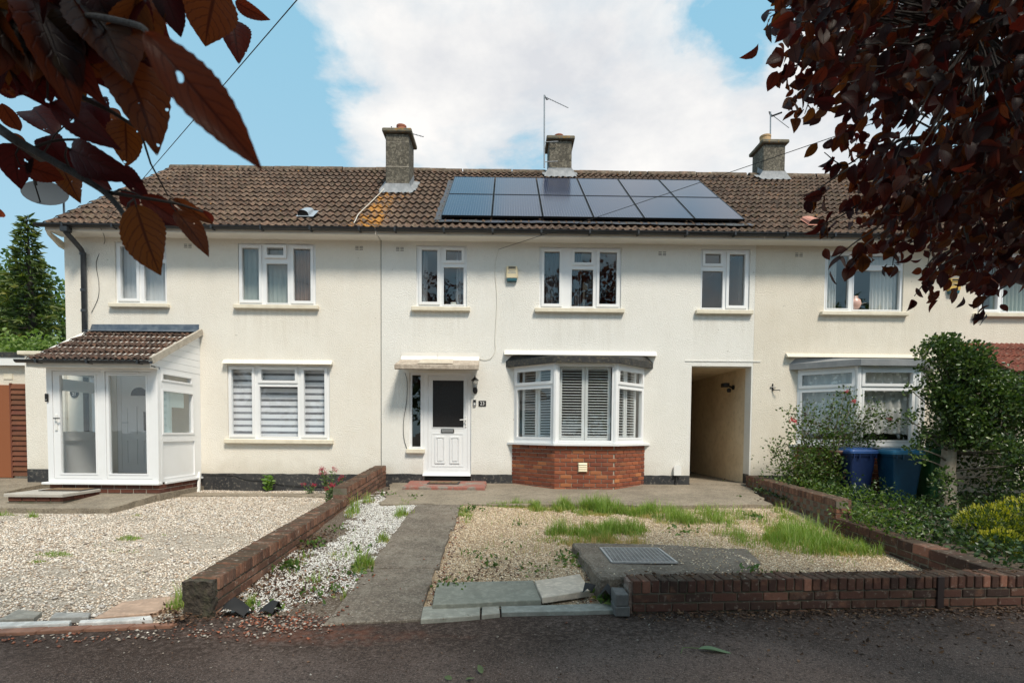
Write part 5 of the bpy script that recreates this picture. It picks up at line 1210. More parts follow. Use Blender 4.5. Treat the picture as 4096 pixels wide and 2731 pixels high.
# ------------------------------------------------------------------ wheelie bins
def wheelie(x, y, z, rz, lab, col, lid):
    t = thing('wheelie_bin', lab, 'bin', (x, y, z), 'wheelie bins by the right bay')
    mb = mat('bin_%d' % len(bpy.data.materials), col, .42, var=[(5, .35, tuple(c * .5 for c in col), .45, .7)]); ml = mat('lid_%d' % len(bpy.data.materials), lid, .4, var=[(4, .3, tuple(min(1, c * 1.8) for c in lid), .5, .7)])
    W0, D0, W1, D1, Hh = .205, .24, .285, .33, .94
    def ring(w_, d, zz, r=.05):
        pts = []
        for sx, sy, a0 in ((1, 1, 0), (-1, 1, 90), (-1, -1, 180), (1, -1, 270)):
            for k in range(4):
                a = rad(a0 + 30 * k); pts.append((sx * (w_ - r) + r * math.cos(a), sy * (d - r) + r * math.sin(a), zz))
        return pts
    def loft(rings, cap=True):
        b = MB(); n = len(rings[0])
        for r in rings: b.v += r
        b.f = [(k * n + i, k * n + (i + 1) % n, (k + 1) * n + (i + 1) % n, (k + 1) * n + i) for k in range(len(rings) - 1) for i in range(n)]
        b.f += [tuple(range(n - 1, -1, -1)), tuple((len(rings) - 1) * n + i for i in range(n))]; return b
    T_ = Matrix.Translation((x, y, z)) @ Matrix.Rotation(rz, 4, 'Z') @ Matrix.Diagonal((.87, .87, .99, 1))
    def put(b, nm, m, par=t):
        o = b.build(nm, m, None); o.matrix_basis = T_; adopt(o, par); return o
    put(loft([ring(W0, D0, .02), ring(W0 + .02, D0 + .02, .25), ring(W1 - .01, D1 - .01, Hh - .08)]), 'body', mb)
    put(loft([ring(W1 + .012, D1 + .012, Hh - .08), ring(W1 + .012, D1 + .012, Hh - .02)]), 'rim', mb)
    ld = loft([ring(W1 + .03, D1 + .035, Hh - .035, .06), ring(W1 + .03, D1 + .035, Hh + .005, .06), ring(W1 + .005, D1 + .01, Hh + .035, .06), ring(W1 - .10, D1 - .12, Hh + .06, .06)])
    l_ = put(ld, 'lid', ml)
    for sx in (-.17, 0, .17): put(MB().cbox(sx - .045, sx + .045, -D1 + .05, D1 - .06, Hh + .045, Hh + .068, .012), 'lid_rib', ml, l_)
    put(MB().tube([(-.22, D1 + .06, Hh - .04), (.22, D1 + .06, Hh - .04)], .016, 8), 'handle', mb)
    for sx in (-.24, -.12, .12, .24): put(MB().box(sx - .012, sx + .012, -D1 - .03, -D1 + .0, Hh - .12, Hh - .03), 'lifting_tooth', mb)
    for sx in (-1, 1): put(MB().tube([(sx * .21, D0 + .04, .10), (sx * .26, D0 + .04, .10)], .10, 16), 'wheel', M['rubber'])
    return t
wheelie(6.40, -1.05, -.07, rad(4), 'dark blue wheelie bin nearest the rose bush', (.010, .026, .095), (.03, .085, .25))
wheelie(6.98, -1.42, -.07, rad(-7), 'teal blue wheelie bin with pale lid in front of the bay', (.007, .052, .105), (.03, .16, .28))
wheelie(7.66, -1.30, -.07, rad(3), 'green wheelie bin behind the tree trunk', (.05, .17, .06), (.04, .13, .06))
bb = thing('bird_bath', 'brown bird bath behind the rose bush', 'bird bath', (6.15, -.95, 0))
M['brownclay'] = mat('brown_glaze', (.11, .05, .035), .5)
MB().lathe([(.13, 0), (.12, .05), (.06, .1), (.055, .7), (.09, .78)], (6.15, -.95, -.05), 16).build('pedestal', M['brownclay'], bb, True)
MB().lathe([(.08, 0), (.20, .06), (.235, .13), (.225, .13), (.18, .08), (.02, .06)], (6.15, -.95, .74), 20).build('bowl', M['brownclay'], bb, True)

# ------------------------------------------------------------------ loose material as real pieces
def stones(name, pts, size, ramp_, m_rough=.8, flat=.5, zoff=.2):
    """pts (n,3): one little eight-sided stone at each"""
    n = len(pts); s = size * NP.uniform(.55, 1.35, (n, 1))
    base = np.array([(1, 0, 0), (0, 1, 0), (-1, 0, 0), (0, -1, 0), (0, 0, 1), (0, 0, -1)], float)
    sc = NP.uniform(.65, 1.2, (n, 6, 3)); v = base[None] * sc; v += NP.normal(0, .18, v.shape); v[:, :, 2] *= flat
    a = NP.uniform(0, 2 * np.pi, n); c, d = np.cos(a)[:, None], np.sin(a)[:, None]
    x = v[:, :, 0] * c - v[:, :, 1] * d; y = v[:, :, 0] * d + v[:, :, 1] * c; tl = NP.normal(0, .3, (n, 1)); zz = v[:, :, 2] + x * tl
    v = np.stack([x, y, zz], 2) * s[:, :, None] * .5 + np.asarray(pts)[:, None, :]; v[:, :, 2] += (s * zoff)
    f = np.array([(0, 1, 4), (1, 2, 4), (2, 3, 4), (3, 0, 4), (1, 0, 5), (2, 1, 5), (3, 2, 5), (0, 3, 5)])
    F_ = (f[None] + (np.arange(n) * 6)[:, None, None]).reshape(-1, 3); tone = np.repeat(NP.uniform(0, 1, n), 6)
    mm = mat(name + '_stone', (.5, .5, .5), m_rough, attr=ramp_, bump=(150, .4, .004))
    return stuff(link(name, npmesh(name, v.reshape(-1, 3), F_, mm, tone)))
def scatter(n, rect, zfn, keep=None):
    x = NP.uniform(rect[0], rect[1], n); y = NP.uniform(rect[2], rect[3], n); out = []
    for a, b in zip(x, y):
        if keep and not keep(a, b): continue
        out.append((a, b, zfn(a, b)))
    return np.array(out)
def fb(x, y, s): return mnoise.fractal(Vector((x * s, y * s, 1.3)), .6, 2.0, 4)
def keepL(x, y):
    if x < -6.1 and y > -2.5: return False
    if y > -.82 and y < -.40 and -6.1 < x < -2.9: return R_.random() < .06
    if y < -6.45 + .12 * (x + 2.6): return R_.random() < .25
    if y < -6.05 and x > -3.25: return R_.random() < .12
    q = fb(x, y, .9) + .5 * fb(x, y, 3.1)
    return R_.random() < (1.0 if q < .22 else .45 if q < .5 else .2)
o = stones('gravel', scatter(95000, (-9.2, -2.57, -6.9, -.05), g_left, keepL), .023,
       [(0, (.17, .13, .105)), (.08, (.42, .30, .21)), (.18, (.64, .53, .41)), (.45, (.77, .68, .58)), (.78, (.84, .79, .71)), (.88, (.50, .44, .39)), (.93, (.66, .47, .32)), (1, (.86, .83, .78))])
pts = scatter(2600, (-8.6, -2.6, -6.7, -1.0), g_left, keepL)
o2 = stones('loose_stones', pts, .045, [(0, (.20, .16, .13)), (.3, (.55, .45, .35)), (.6, (.72, .66, .58)), (.8, (.36, .33, .31)), (1, (.82, .78, .72))]); o2['label'] = 'larger loose stones scattered over the left gravel drive'; o2['category'] = 'stones'
o['label'] = 'cream and grey gravel covering the left drive'; o['category'] = 'gravel'
def keepW(x, y):
    q = fb(x + 7, y, .8) + .35 * fb(x, y, 3)
    edge = sm(-2.42, -2.05, x)           # leaf and soil against the wall
    return 1.5 * q + .75 * edge - .16 + .25 * sm(-6.3, -5.6, y) * 1.0 > R_.uniform(-.05, .35)
o = stones('white_chippings', scatter(36000, (-2.40, -1.38, -6.4, -.15), g_strip, keepW), .016,
       [(0, (.50, .44, .36)), (.2, (.72, .69, .63)), (.5, (.80, .79, .76)), (1, (.85, .84, .82))])
o['label'] = 'white chippings scattered between the brick wall and path'; o['category'] = 'chippings'
def keepR(x, y):
    if y < front_line(x) + .02: return False
    if .76 < x < 2.5 + .2 * fb(x, y, 2) and -6.2 < y < -4.76: return x > 1.7 and R_.random() < .08 or R_.random() < .012
    if y < -5.86 and x < .7: return R_.random() < .28
    q = fb(x, y, .7)
    if y < -4.6 and x < .7 and q > .25: return R_.random() < .5
    return True
o = stones('golden_gravel', scatter(56000, (-.66, 4.42, -6.3, -2.35), lambda x, y: -.09 - .035 * sm(1.6, 2.6, x) if (.78 < x < 2.5 and -6.15 < y < -4.8) else g_right(x, y), keepR), .019,
       [(0, (.24, .15, .09)), (.12, (.56, .41, .26)), (.42, (.78, .63, .44)), (.75, (.84, .74, .58)), (.9, (.48, .32, .20)), (1, (.84, .78, .67))])
o['label'] = 'golden gravel of the middle front garden'; o['category'] = 'gravel'
# rubble: brick crumbs and chips by the broken wall end, along the kerb and path
def lineK(p, q, n, spread):
    p, q = np.array(p), np.array(q); t = NP.uniform(0, 1, (n, 1)); return p + (q - p) * t + NP.normal(0, 1, (n, 2)) * spread
def drop(xy, zfn): return np.array([(a, b, zfn(a, b)) for a, b in xy])
def zmix(x, y):
    if y < -6.5 + .09 * x + .05: return -.332
    if x < -2.56: return g_left(x, y)
    if x < -1.38: return g_strip(x, y)
    if x < -.68: return zp(y) + .002
    if 1.05 < x and y < -6.1: return -.332 if y < -6.36 else -.05
    return g_right(x, y)
pts = np.vstack([drop(lineK((-2.25, -6.5), (-1.35, -6.62), 520, .12), zmix), drop(lineK((-.60, -6.3), (-.62, -3.2), 260, .04), zmix), drop(lineK((-2.1, -6.2), (-1.5, -5.6), 200, .22), zmix),
                 drop(lineK((.70, -6.2), (.95, -5.0), 60, .05), zmix), drop(lineK((-3.6, -6.95), (-1.6, -6.8), 200, .07), zmix), drop(lineK((-.4, -5.9), (.2, -5.2), 70, .3), zmix)])
o = stones('rubble', pts, .027, [(0, (.10, .05, .035)), (.3, (.20, .075, .045)), (.5, (.34, .11, .055)), (.58, (.16, .11, .08)), (.7, (.42, .37, .32)), (.85, (.14, .11, .09)), (1, (.5, .46, .4))], .9, .55)
o['label'] = 'brick crumbs and stone chips along the kerb and broken wall'; o['category'] = 'rubble'
pts = np.vstack([scatter(900, (-4.5, 5, -8.6, -6.65), lambda x, y: -.334), drop(lineK((1.1, -6.45), (5.2, -6.3), 650, .09), lambda x, y: -.334), drop(lineK((1.0, -6.75), (5.0, -6.7), 350, .25), lambda x, y: -.334)])
o = stones('road_grit', pts, .016, [(0, (.05, .03, .02)), (.45, (.10, .06, .04)), (.6, (.22, .13, .08)), (.75, (.30, .26, .22)), (.95, (.14, .12, .11)), (1, (.6, .55, .48))], .9, .5)
o['label'] = 'loose grit and chips on the tarmac'; o['category'] = 'grit'

# ------------------------------------------------------------------ foliage
def foliage_mat(name, stops, rough=.5, trans=.3, tcol=None, spec=.5):
    m = mat(name, stops[0][1], rough, spec=spec, attr=stops); t = m.node_tree; p, cur = base_link(m)
    tr = N(t, 'ShaderNodeBsdfTranslucent'); hv = N(t, 'ShaderNodeHueSaturation'); hv.inputs['Value'].default_value = 1.7; hv.inputs['Saturation'].default_value = 1.15; L(t, cur, hv.inputs['Color'])
    if tcol: tr.inputs[0].default_value = (*tcol, 1)
    else: L(t, hv.outputs[0], tr.inputs[0])
    mx = N(t, 'ShaderNodeMixShader'); mx.inputs[0].default_value = trans; L(t, p.outputs[0], mx.inputs[1]); L(t, tr.outputs[0], mx.inputs[2])
    L(t, mx.outputs[0], t.nodes['Material Output'].inputs['Surface']); return m
def leaves(pos, axis, size, wid=.5, fold=.18, tone=None, jit=.5):
    """arrays: position of each leaf's base, its direction and length -> vertices, faces, tone"""
    pos = np.asarray(pos, float); n = len(pos); ax = np.asarray(axis, float) + NP.normal(0, jit, (n, 3)); ax /= np.linalg.norm(ax, axis=1, keepdims=True) + 1e-9
    r = NP.normal(0, 1, (n, 3)); w_ = np.cross(ax, r); w_ /= np.linalg.norm(w_, axis=1, keepdims=True) + 1e-9; nr = np.cross(w_, ax)
    s = (np.asarray(size) * NP.uniform(.7, 1.25, n))[:, None] if np.ndim(size) == 0 else (np.asarray(size) * NP.uniform(.75, 1.2, n))[:, None]
    P = lambda a, b, c: pos + ax * s * a + w_ * s * b * wid + nr * s * c
    cur = NP.uniform(-.15, .25, (n, 1))
    v = np.stack([P(0, 0, 0), P(.33, .5, fold), P(.72, .38, fold * .8 - cur * .3), P(1, 0, -cur), P(.72, -.38, fold * .8 - cur * .3), P(.33, -.5, fold), P(.5, 0, .0)], 1)
    f = np.array([(0, 1, 2, 6), (6, 2, 3, 3), (0, 6, 4, 5), (6, 3, 4, 4)])
    f = np.array([(0, 1, 6), (1, 2, 6), (2, 3, 6), (0, 6, 5), (6, 4, 5), (6, 3, 4)])
    F_ = (f[None] + (np.arange(n) * 7)[:, None, None]).reshape(-1, 3)
    tn = np.repeat(NP.uniform(0, 1, n) if tone is None else np.clip(np.asarray(tone) + NP.normal(0, .12, n), 0, 1), 7)
    return v.reshape(-1, 3), F_, tn
def blades(pos, h, w_=.006, lean=.45, tone=None):
    pos = np.asarray(pos, float); n = len(pos); hh = h * NP.uniform(.45, 1.25, n); a = NP.uniform(0, 2 * np.pi, n); le = NP.uniform(.1, 1, n) * lean * 2
    d = np.stack([np.cos(a), np.sin(a), np.zeros(n)], 1); sd = np.stack([-np.sin(a), np.cos(a), np.zeros(n)], 1); up_ = np.array([0, 0, 1.])
    rows = []
    for q, ww in ((0, 1), (.4, .85), (.75, .55), (1, .05)):
        c = pos + up_ * (hh * (q - .28 * le * q * q))[:, None] + d * (hh * le * q * q * .8)[:, None]
        rows += [c - sd * (w_ * ww / 2), c + sd * (w_ * ww / 2)]
    v = np.stack(rows, 1); f = np.array([(0, 1, 3, 2), (2, 3, 5, 4), (4, 5, 7, 6)])
    F_ = (f[None] + (np.arange(n) * 8)[:, None, None]).reshape(-1, 4)
    return v.reshape(-1, 3), F_, np.repeat(NP.uniform(0, 1, n) if tone is None else np.clip(tone + NP.normal(0, .15, n), 0, 1), 8)
def joinv(parts):
    V_, F_, T_ = [], [], []; o = 0
    for v, f, t in parts: V_.append(v); F_.append(f + o); T_.append(t); o += len(v)
    return np.vstack(V_), np.vstack(F_), np.concatenate(T_)
G_GRASS = [(0, (.48, .36, .17)), (.22, (.40, .34, .11)), (.38, (.21, .27, .05)), (.6, (.15, .245, .038)), (.85, (.22, .33, .06)), (1, (.36, .42, .13))]
M['grass'] = foliage_mat('grass_blades', G_GRASS, .55, .35)
def clump(x, y, rx, ry, n, h, zfn, tone=.65, w_=.006, ang=0.0):
    r = np.sqrt(NP.uniform(0, 1, n)) ; a = NP.uniform(0, 2 * np.pi, n); px = r * np.cos(a) * rx; py = r * np.sin(a) * ry
    c, s = math.cos(ang), math.sin(ang); X_ = x + px * c - py * s; Y_ = y + px * s + py * c
    nz = np.array([fb(q * 1.0 + 3, w2, 3.2) for q, w2 in zip(X_, Y_)]); hz = np.array([fb(q - 5, w2 + 2, 5.0) for q, w2 in zip(X_, Y_)])
    k_ = (nz + .62 - r * .75) > NP.uniform(-.1, .3, n); k_[:6] = True; X_, Y_, r, hz = X_[k_], Y_[k_], r[k_], hz[k_]; n = len(X_)
    p = np.array([(q, w2, zfn(q, w2)) for q, w2 in zip(X_, Y_)])
    fall = np.clip(1.1 - .8 * r + .75 * hz, .22, 1.45); tone = np.clip(tone + .35 * hz - .25 * (r > .75), 0, 1)
    v, f, t = blades(p, h * fall, w_, tone=tone); return v, f, t
gp = []
for a in ((-.05, -2.40, .35, .09, 700, .13), (.35, -2.36, .30, .13, 900, .18), (.80, -2.5, .40, .22, 1300, .22), (1.35, -2.6, .55, .28, 2600, .28), (1.85, -2.75, .5, .25, 1800, .26), (2.25, -2.65, .3, .16, 500, .2),
          (.75, -4.05, .38, .26, 1100, .22), (1.15, -3.95, .42, .28, 1700, .24), (1.5, -3.95, .3, .25, 1000, .22), (1.0, -4.35, .55, .22, 900, .15),
          (2.5, -3.15, .42, .32, 1300, .26), (2.85, -3.4, .35, .3, 900, .22), (3.2, -2.9, .5, .35, 1000, .2), (3.05, -4.2, .35, .4, 1000, .2), (3.5, -4.3, .42, .45, 2000, .26), (3.9, -4.1, .42, .5, 2200, .3), (4.1, -4.5, .25, .3, 900, .22), (3.9, -3.3, .5, .4, 900, .22), (4.25, -2.6, .2, .4, 500, .22)):
    a = list(a); a[2] *= 1.3; a[3] *= 1.35; a[4] = int(a[4] * 1.7); a[5] *= .82; gp.append(clump(*a, g_right, .62))
gp.append(clump(1.05, -4.45, .55, .22, 1300, .12, g_right, .08, .005)); gp.append(clump(1.45, -4.5, .35, .2, 700, .12, g_right, .06, .005))
gp.append(clump(-.62, -2.9, .10, .35, 350, .10, g_right, .55)); gp.append(clump(-.52, -3.3, .1, .3, 200, .09, g_right, .5))
for a in ((-1.45, -3.15, .15, .32, 700, .17), (-1.47, -4.4, .10, .14, 260, .17), (-1.44, -5.35, .12, .13, 420, .19), (-1.42, -6.05, .10, .15, 220, .13), (-2.22, -3.0, .12, .3, 420, .24), (-2.2, -2.2, .1, .25, 200, .2), (-2.2, -5.1, .13, .3, 260, .12), (-2.12, -6.3, .10, .10, 200, .14), (-1.75, -4.9, .2, .25, 150, .12), (-1.55, -2.2, .15, .3, 200, .1), (-1.8, -5.7, .15, .2, 140, .11)):
    gp.append(clump(*a, g_strip, .62))
for a in ((-7.05, -2.75, .13, .06, 260, .12), (-7.6, -2.62, .25, .05, 260, .07), (-5.0, -4.75, .26, .10, 420, .05), (-4.95, -5.05, .14, .07, 250, .05), (-4.72, -4.0, .18, .10, 330, .05), (-4.35, -4.6, .3, .1, 90, .04), (-2.72, -6.28, .12, .16, 420, .17), (-5.6, -2.6, .1, .05, 60, .06), (-4.45, -3.8, .06, .05, 50, .04)):
    gp.append(clump(*a, g_left, .6, .005))
# dry straw lying between the tufts, and single blades thinning out into the stones
def strays(n, rect, zf, h, tone, lean):
    pts = scatter(n, rect, zf, lambda x, y: fb(x, y, 1.4) + .25 > R_.uniform(0, .8) and not (.72 < x < 2.5 and -6.2 < y < -4.75)); v_, f_, t_ = blades(pts, h, .004, lean, tone); return v_, f_, t_
gp.append(strays(2600, (.2, 4.3, -5.0, -2.4), g_right, .09, .05, 1.0)); gp.append(strays(1300, (-.5, 4.3, -5.2, -2.4), g_right, .10, .6, .5)); gp.append(strays(500, (-2.35, -1.4, -6.3, -.6), g_strip, .08, .45, .6)); gp.append(strays(260, (-7, -2.6, -6.3, -1), g_left, .05, .5, .6))
v, f, t = joinv(gp); o = stuff(link('grass', npmesh('grass', v, f, M['grass'], t)))
o['label'] = 'tufts of long green grass growing through the gravel gardens'; o['category'] = 'grass'
# broad-leaved weeds
G_WEED = [(0, (.05, .095, .02)), (.5, (.075, .14, .028)), (.8, (.11, .19, .04)), (1, (.17, .21, .05))]
M['weed'] = foliage_mat('weed_leaves', G_WEED, .5, .3)
wp = []
for x, y, n, s, zf in [(-2.2, -4.6, 30, .06, g_strip), (-2.2, -5.3, 40, .06, g_strip), (-2.15, -3.9, 20, .05, g_strip), (-1.6, -4.75, 16, .05, g_strip), (-2.05, -1.5, 40, .06, g_strip), (-1.6, -1.7, 60, .05, g_strip), (-1.6, -6.0, 30, .05, g_strip), (-1.9, -6.4, 20, .05, g_strip), (-1.45, -5.5, 40, .05, g_strip),
                       (-.45, -5.85, 60, .05, g_right), (.1, -4.6, 12, .04, g_right), (.65, -5.1, 40, .05, g_right), (.70, -5.3, 20, .06, g_right), (-.1, -5.3, 25, .05, g_right), (.95, -6.15, 60, .07, g_right), (-.5, -2.7, 60, .05, g_right), (2.3, -3.9, 20, .07, g_right), (2.3, -5.9, 22, .045, lambda x, y: -.11), (4.1, -1.4, 60, .07, g_right), (3.7, -3.0, 40, .06, g_right), (-1.9, -.5, 30, .06, g_strip), (-.3, -4.9, 30, .04, g_right), (.3, -5.5, 30, .04, g_right), (.2, -3.6, 25, .04, g_right)]:
    p = [(x + R_.gauss(0, .09), y + R_.gauss(0, .09)) for _ in range(n)]; p = [(a, b, zf(a, b) + R_.uniform(0, .05)) for a, b in p]
    wp.append(leaves(p, [(R_.gauss(0, .6), R_.gauss(0, .6), .6) for _ in p], s, .5))
v, f, t = joinv(wp); o = stuff(link('weeds', npmesh('weeds', v, f, M['weed'], t))); o['label'] = 'small broad-leaved weeds along the wall and path edges'; o['category'] = 'weeds'
# dead leaves
G_DEAD = [(0, (.035, .02, .013)), (.4, (.075, .04, .023)), (.7, (.12, .065, .035)), (1, (.20, .12, .07))]
M['deadleaf'] = foliage_mat('dead_leaves', G_DEAD, .8, .1)
pl_ = np.vstack([drop(lineK((-2.27, -6.4), (-2.27, -4.0), 900, .11), lambda x, y: g_strip(x, y) + .012), drop(lineK((-1.9, -6.3), (-1.7, -5.4), 320, .16), lambda x, y: g_strip(x, y) + .012), drop(lineK((1.1, -6.43), (5.3, -6.2), 900, .07), lambda x, y: -.325),
                 drop(lineK((1.1, -6.26), (5.3, -6.0), 160, .06), lambda x, y: -.045), drop(lineK((2.0, -6.9), (5.0, -6.6), 260, .3), lambda x, y: -.328), drop(lineK((-2.7, -6.45), (-2.45, -6.6), 160, .1), lambda x, y: -.3), drop(lineK((-2.2, -2.6), (-2.2, -1.2), 120, .1), lambda x, y: g_strip(x, y) + .01),
                 drop(lineK((-.5, -5.9), (0, -5.5), 140, .25), lambda x, y: g_right(x, y) + .012), drop(lineK((3.9, -.5), (4.6, -2.5), 120, .15), lambda x, y: .05)])
v, f, t = leaves(pl_, NP.normal(0, 1, (len(pl_), 3)) * [1, 1, .25], .036, .5, .2, jit=.2); o = stuff(link('leaf_litter', npmesh('leaf_litter', v, f, M['deadleaf'], t)))
o['label'] = 'dead brown leaf litter along the brick walls and kerb'; o['category'] = 'leaf litter'

# flowering plants by the plinth
def stem_plant(name, lab, x, y, z, h, nst, leafm, lsize, lper, spread, cat='plant', group=None, wid=.42):
    t = thing(name, lab, cat, (x, y, z), group); tops = []; sb = MB(); P_, A_ = [], []
    for i in range(nst):
        a = R_.uniform(0, 6.28); hh = h * R_.uniform(.7, 1.0); dx, dy = math.cos(a) * spread, math.sin(a) * spread * .6
        pts = [(x + dx * q * .9 + .02 * math.cos(a), y + dy * q, z + hh * q) for q in (0, .35, .7, 1)]
        MB().tube(pts, [.006, .005, .004, .003], 5).build('stem', M['stem'], t); tops.append(pts[-1])
        for k in range(lper):
            q = .12 + .86 * k / lper; b = Vector(pts[0]).lerp(Vector(pts[-1]), q)
            for sgn in (0, math.pi):
                aa = k * 1.57 + sgn + a; P_.append(tuple(b)); A_.append((math.cos(aa), math.sin(aa), .35))
    v, f, tt = leaves(P_, A_, lsize, wid, .12, jit=.2); link('foliage', npmesh('foliage', v, f, leafm, tt), t)
    return t, tops
M['stem'] = mat('green_stem', (.09, .13, .04), .7)
M['brightleaf'] = foliage_mat('bright_leaves', [(0, (.07, .15, .02)), (.5, (.11, .22, .03)), (1, (.19, .30, .06))], .4, .35)
stem_plant('leafy_plant', 'bright green leafy plant growing against the black plinth', -4.76, -.12, -.07, .36, 4, M['brightleaf'], .11, 8, .10)
M['valleaf'] = foliage_mat('valerian_leaves', [(0, (.07, .12, .04)), (.5, (.10, .17, .06)), (1, (.16, .22, .09))], .5, .3)
M['redflower'] = foliage_mat('crimson_petals', [(0, (.28, .015, .04)), (.5, (.42, .025, .07)), (1, (.55, .06, .12))], .6, .3)
for lab, x, y, h, ns, sp in (('tall red flowering plant beside the end of the brick wall', -3.42, -.42, .52, 7, .16), ('short red flowering plant nearest the leafy green plant', -3.80, -.45, .22, 3, .10), ('red flowering plant by the gravel in front of the others', -3.02, -1.75, .34, 5, .15), ('slender red flowering stem close to the black plinth', -3.22, -.22, .34, 2, .04)):
    t, tops = stem_plant('flowering_plant', lab, x, y, -.08, h, ns, M['valleaf'], .075, 6, sp, 'plant', 'red flowering plants')
    for tp in tops:
        n = 46; p = np.array(tp) + NP.normal(0, 1, (n, 3)) * [.026, .026, .018]
        v, f, tt = leaves(p, NP.normal(0, 1, (n, 3)), .016, .8, .2); stuff(link('flower_head', npmesh('flower_head', v, f, M['redflower'], tt), t))

# ------------------------------------------------------------------ shrubs and trees
def limb(b, p, q, r0, r1, n=5, bend=.1, sides=7):
    p, q = Vector(p), Vector(q); d = (q - p).length; pts = []
    off = Vector((R_.gauss(0, 1), R_.gauss(0, 1), R_.gauss(0, 1))) * d * bend
    for i in range(n + 1):
        t = i / n; pts.append(p.lerp(q, t) + off * (t * (1 - t) * 2) + Vector((R_.gauss(0, 1), R_.gauss(0, 1), R_.gauss(0, 1))) * (d * .012 if 0 < i < n else 0))
    b.tube(pts, [r0 + (r1 - r0) * i / n for i in range(n + 1)], sides); return pts
M['bark'] = mat('grey_bark', (.15, .125, .095), .9, var=[(6, .5, (.07, .06, .045), .45, .7), (14, .4, (.24, .22, .17), .55, .7)], bump=(35, .9, .015))
M['barkdark'] = mat('dark_bark', (.035, .028, .024), .9, var=[(8, .4, (.07, .06, .05), .5, .7)], bump=(40, .8, .01))
G_DARK = [(0, (.022, .042, .012)), (.4, (.045, .085, .020)), (.75, (.08, .135, .032)), (1, (.15, .195, .055))]
M['hawthorn'] = foliage_mat('hawthorn_leaves', G_DARK, .35, .25)
# clipped tree with bare trunk in the right garden
ht = thing('small_tree', 'dense dark green tree on a bare grey trunk in the right garden', 'tree', (7.33, -2.05, -.1))
b = MB(); tp = limb(b, (7.34, -2.05, -.2), (7.42, -1.95, 1.0), .145, .10, 6, .03, 10)
limb(b, (7.42, -1.95, 1.0), (7.50, -1.9, 1.9), .095, .05, 5, .05, 8); b.build('trunk', mat('pale_grey_bark', (.36, .30, .23), .9, var=[(6, .5, (.15, .13, .10), .45, .7), (16, .4, (.36, .33, .27), .55, .7)], bump=(35, .9, .015)), ht, True)
b = MB(); tips = []
cen = []
for i in range(46):
    a = R_.uniform(-.9, 1.0); z = R_.uniform(.75, 2.45)
    q = Vector((R_.uniform(7.2, 9.3), -1.9 + R_.uniform(-.75, .6), z))
    if q.x > 7.75: q.z = min(q.z, 2.15 + .12 * math.sin(q.x * 5))
    if q.x < 7.3 and z > 2.2: q.x += .1
    limb(b, (7.40 + R_.uniform(-.03, .08), -1.95, min(1.8, .45 + .5 * z)), q, .018, .005, 4, .12, 5); cen.append(q)
for q in [(R_.uniform(7.12, 7.75), -2.15 + R_.uniform(-.12, .1), 1.08 + .10 * k_) for k_ in range(14)] + [(6.62, -2.2, .95), (6.80, -2.1, .78), (6.55, -2.15, 1.45), (6.70, -2.0, 1.9), (7.1, -2.3, .42), (8.3, -2.3, .55), (8.5, -2.4, .75), (7.0, -2.0, 2.5), (7.25, -1.95, 2.62), (7.15, -2.05, 2.7), (7.5, -1.9, 2.55), (6.9, -2.0, 2.2), (6.85, -2.1, 1.2)]:
    limb(b, (7.39, -1.98, min(1.8, max(.35, q[2] * .75))), q, .02, .005, 5, .08, 5); cen.append(Vector(q))
b.build('branch', M['bark'], ht, True)
P_, A_ = [], []
for q in cen:
    big = q.x > 6.95
    for _ in range(280 if big else 48):
        r = .24 if big else .13
        d = Vector((R_.gauss(0, 1), R_.gauss(0, 1), R_.gauss(0, 1))); d.normalize(); d *= r * R_.random() ** .45
        p = q + d
        if p.z > 2.8 or p.x > 9.5 or (p.z < .95 and 7.15 < p.x < 7.7): continue
        P_.append(tuple(p)); A_.append((d.x * 3, d.y * 3 - .3, d.z * 3 + .3))
for _ in range(8500):   # the crown's leafy face
    x = R_.uniform(7.0, 9.4); z = R_.uniform(.72, 2.42) if x < 7.85 else R_.uniform(.0, 2.42)
    if x < 7.12 + .12 * fb(z, 2.0, 2.5): continue
    if x < 7.75 and z < .98: continue
    if z > (2.12 if x < 7.7 else 2.16) + .28 * fb(x * .8, 1.7, 2.2): continue
    P_.append((x, -1.95 + R_.uniform(-.65, .5), z + .10 * fb(x, z, 3))); A_.append((R_.gauss(0, .6), -.5, R_.gauss(.1, .6)))
v, f, t = leaves(P_, A_, .062, .62, .15, jit=.5); link('crown', npmesh('crown', v, f, M['hawthorn'], t), ht)
# rose bush
rb = thing('rose_bush', 'rose bush with small red blooms beside the bins', 'shrub', (6.0, -.9, -.05))
M['rose'] = foliage_mat('rose_leaves', [(0, (.06, .025, .014)), (.18, (.045, .075, .018)), (.5, (.06, .115, .022)), (.85, (.11, .17, .035)), (1, (.17, .20, .05))], .4, .3)
b = MB(); P_, A_ = [], []
canes = [(4.95, -1.1, .95), (5.2, -1.15, 1.15), (5.25, -1.0, 1.55), (5.55, -1.0, 1.25), (5.75, -.85, 1.45), (5.65, -.9, 1.65), (6.1, -.9, 1.75), (6.25, -1.0, 1.92), (6.45, -.9, 1.75), (6.7, -.95, 1.55), (6.95, -1.0, 1.5), (6.85, -.95, 1.65), (7.1, -1.05, 1.38), (6.5, -1.0, 1.3), (5.9, -1.1, 1.1), (5.4, -1.2, .75), (5.15, -1.2, .55), (6.25, -.95, 1.45)]
for q in canes:
    pts = limb(b, (5.75 + R_.uniform(-.1, .35), -.95, -.05), q, .013, .004, 6, .10, 5)
    for p in pts[2:]:
        for _ in range(62):
            d = Vector((R_.gauss(0, 1), R_.gauss(0, 1), R_.gauss(0, .8))) * .092; P_.append(tuple(p + d)); A_.append((d.x * 5, d.y * 5, d.z * 4 + .2))
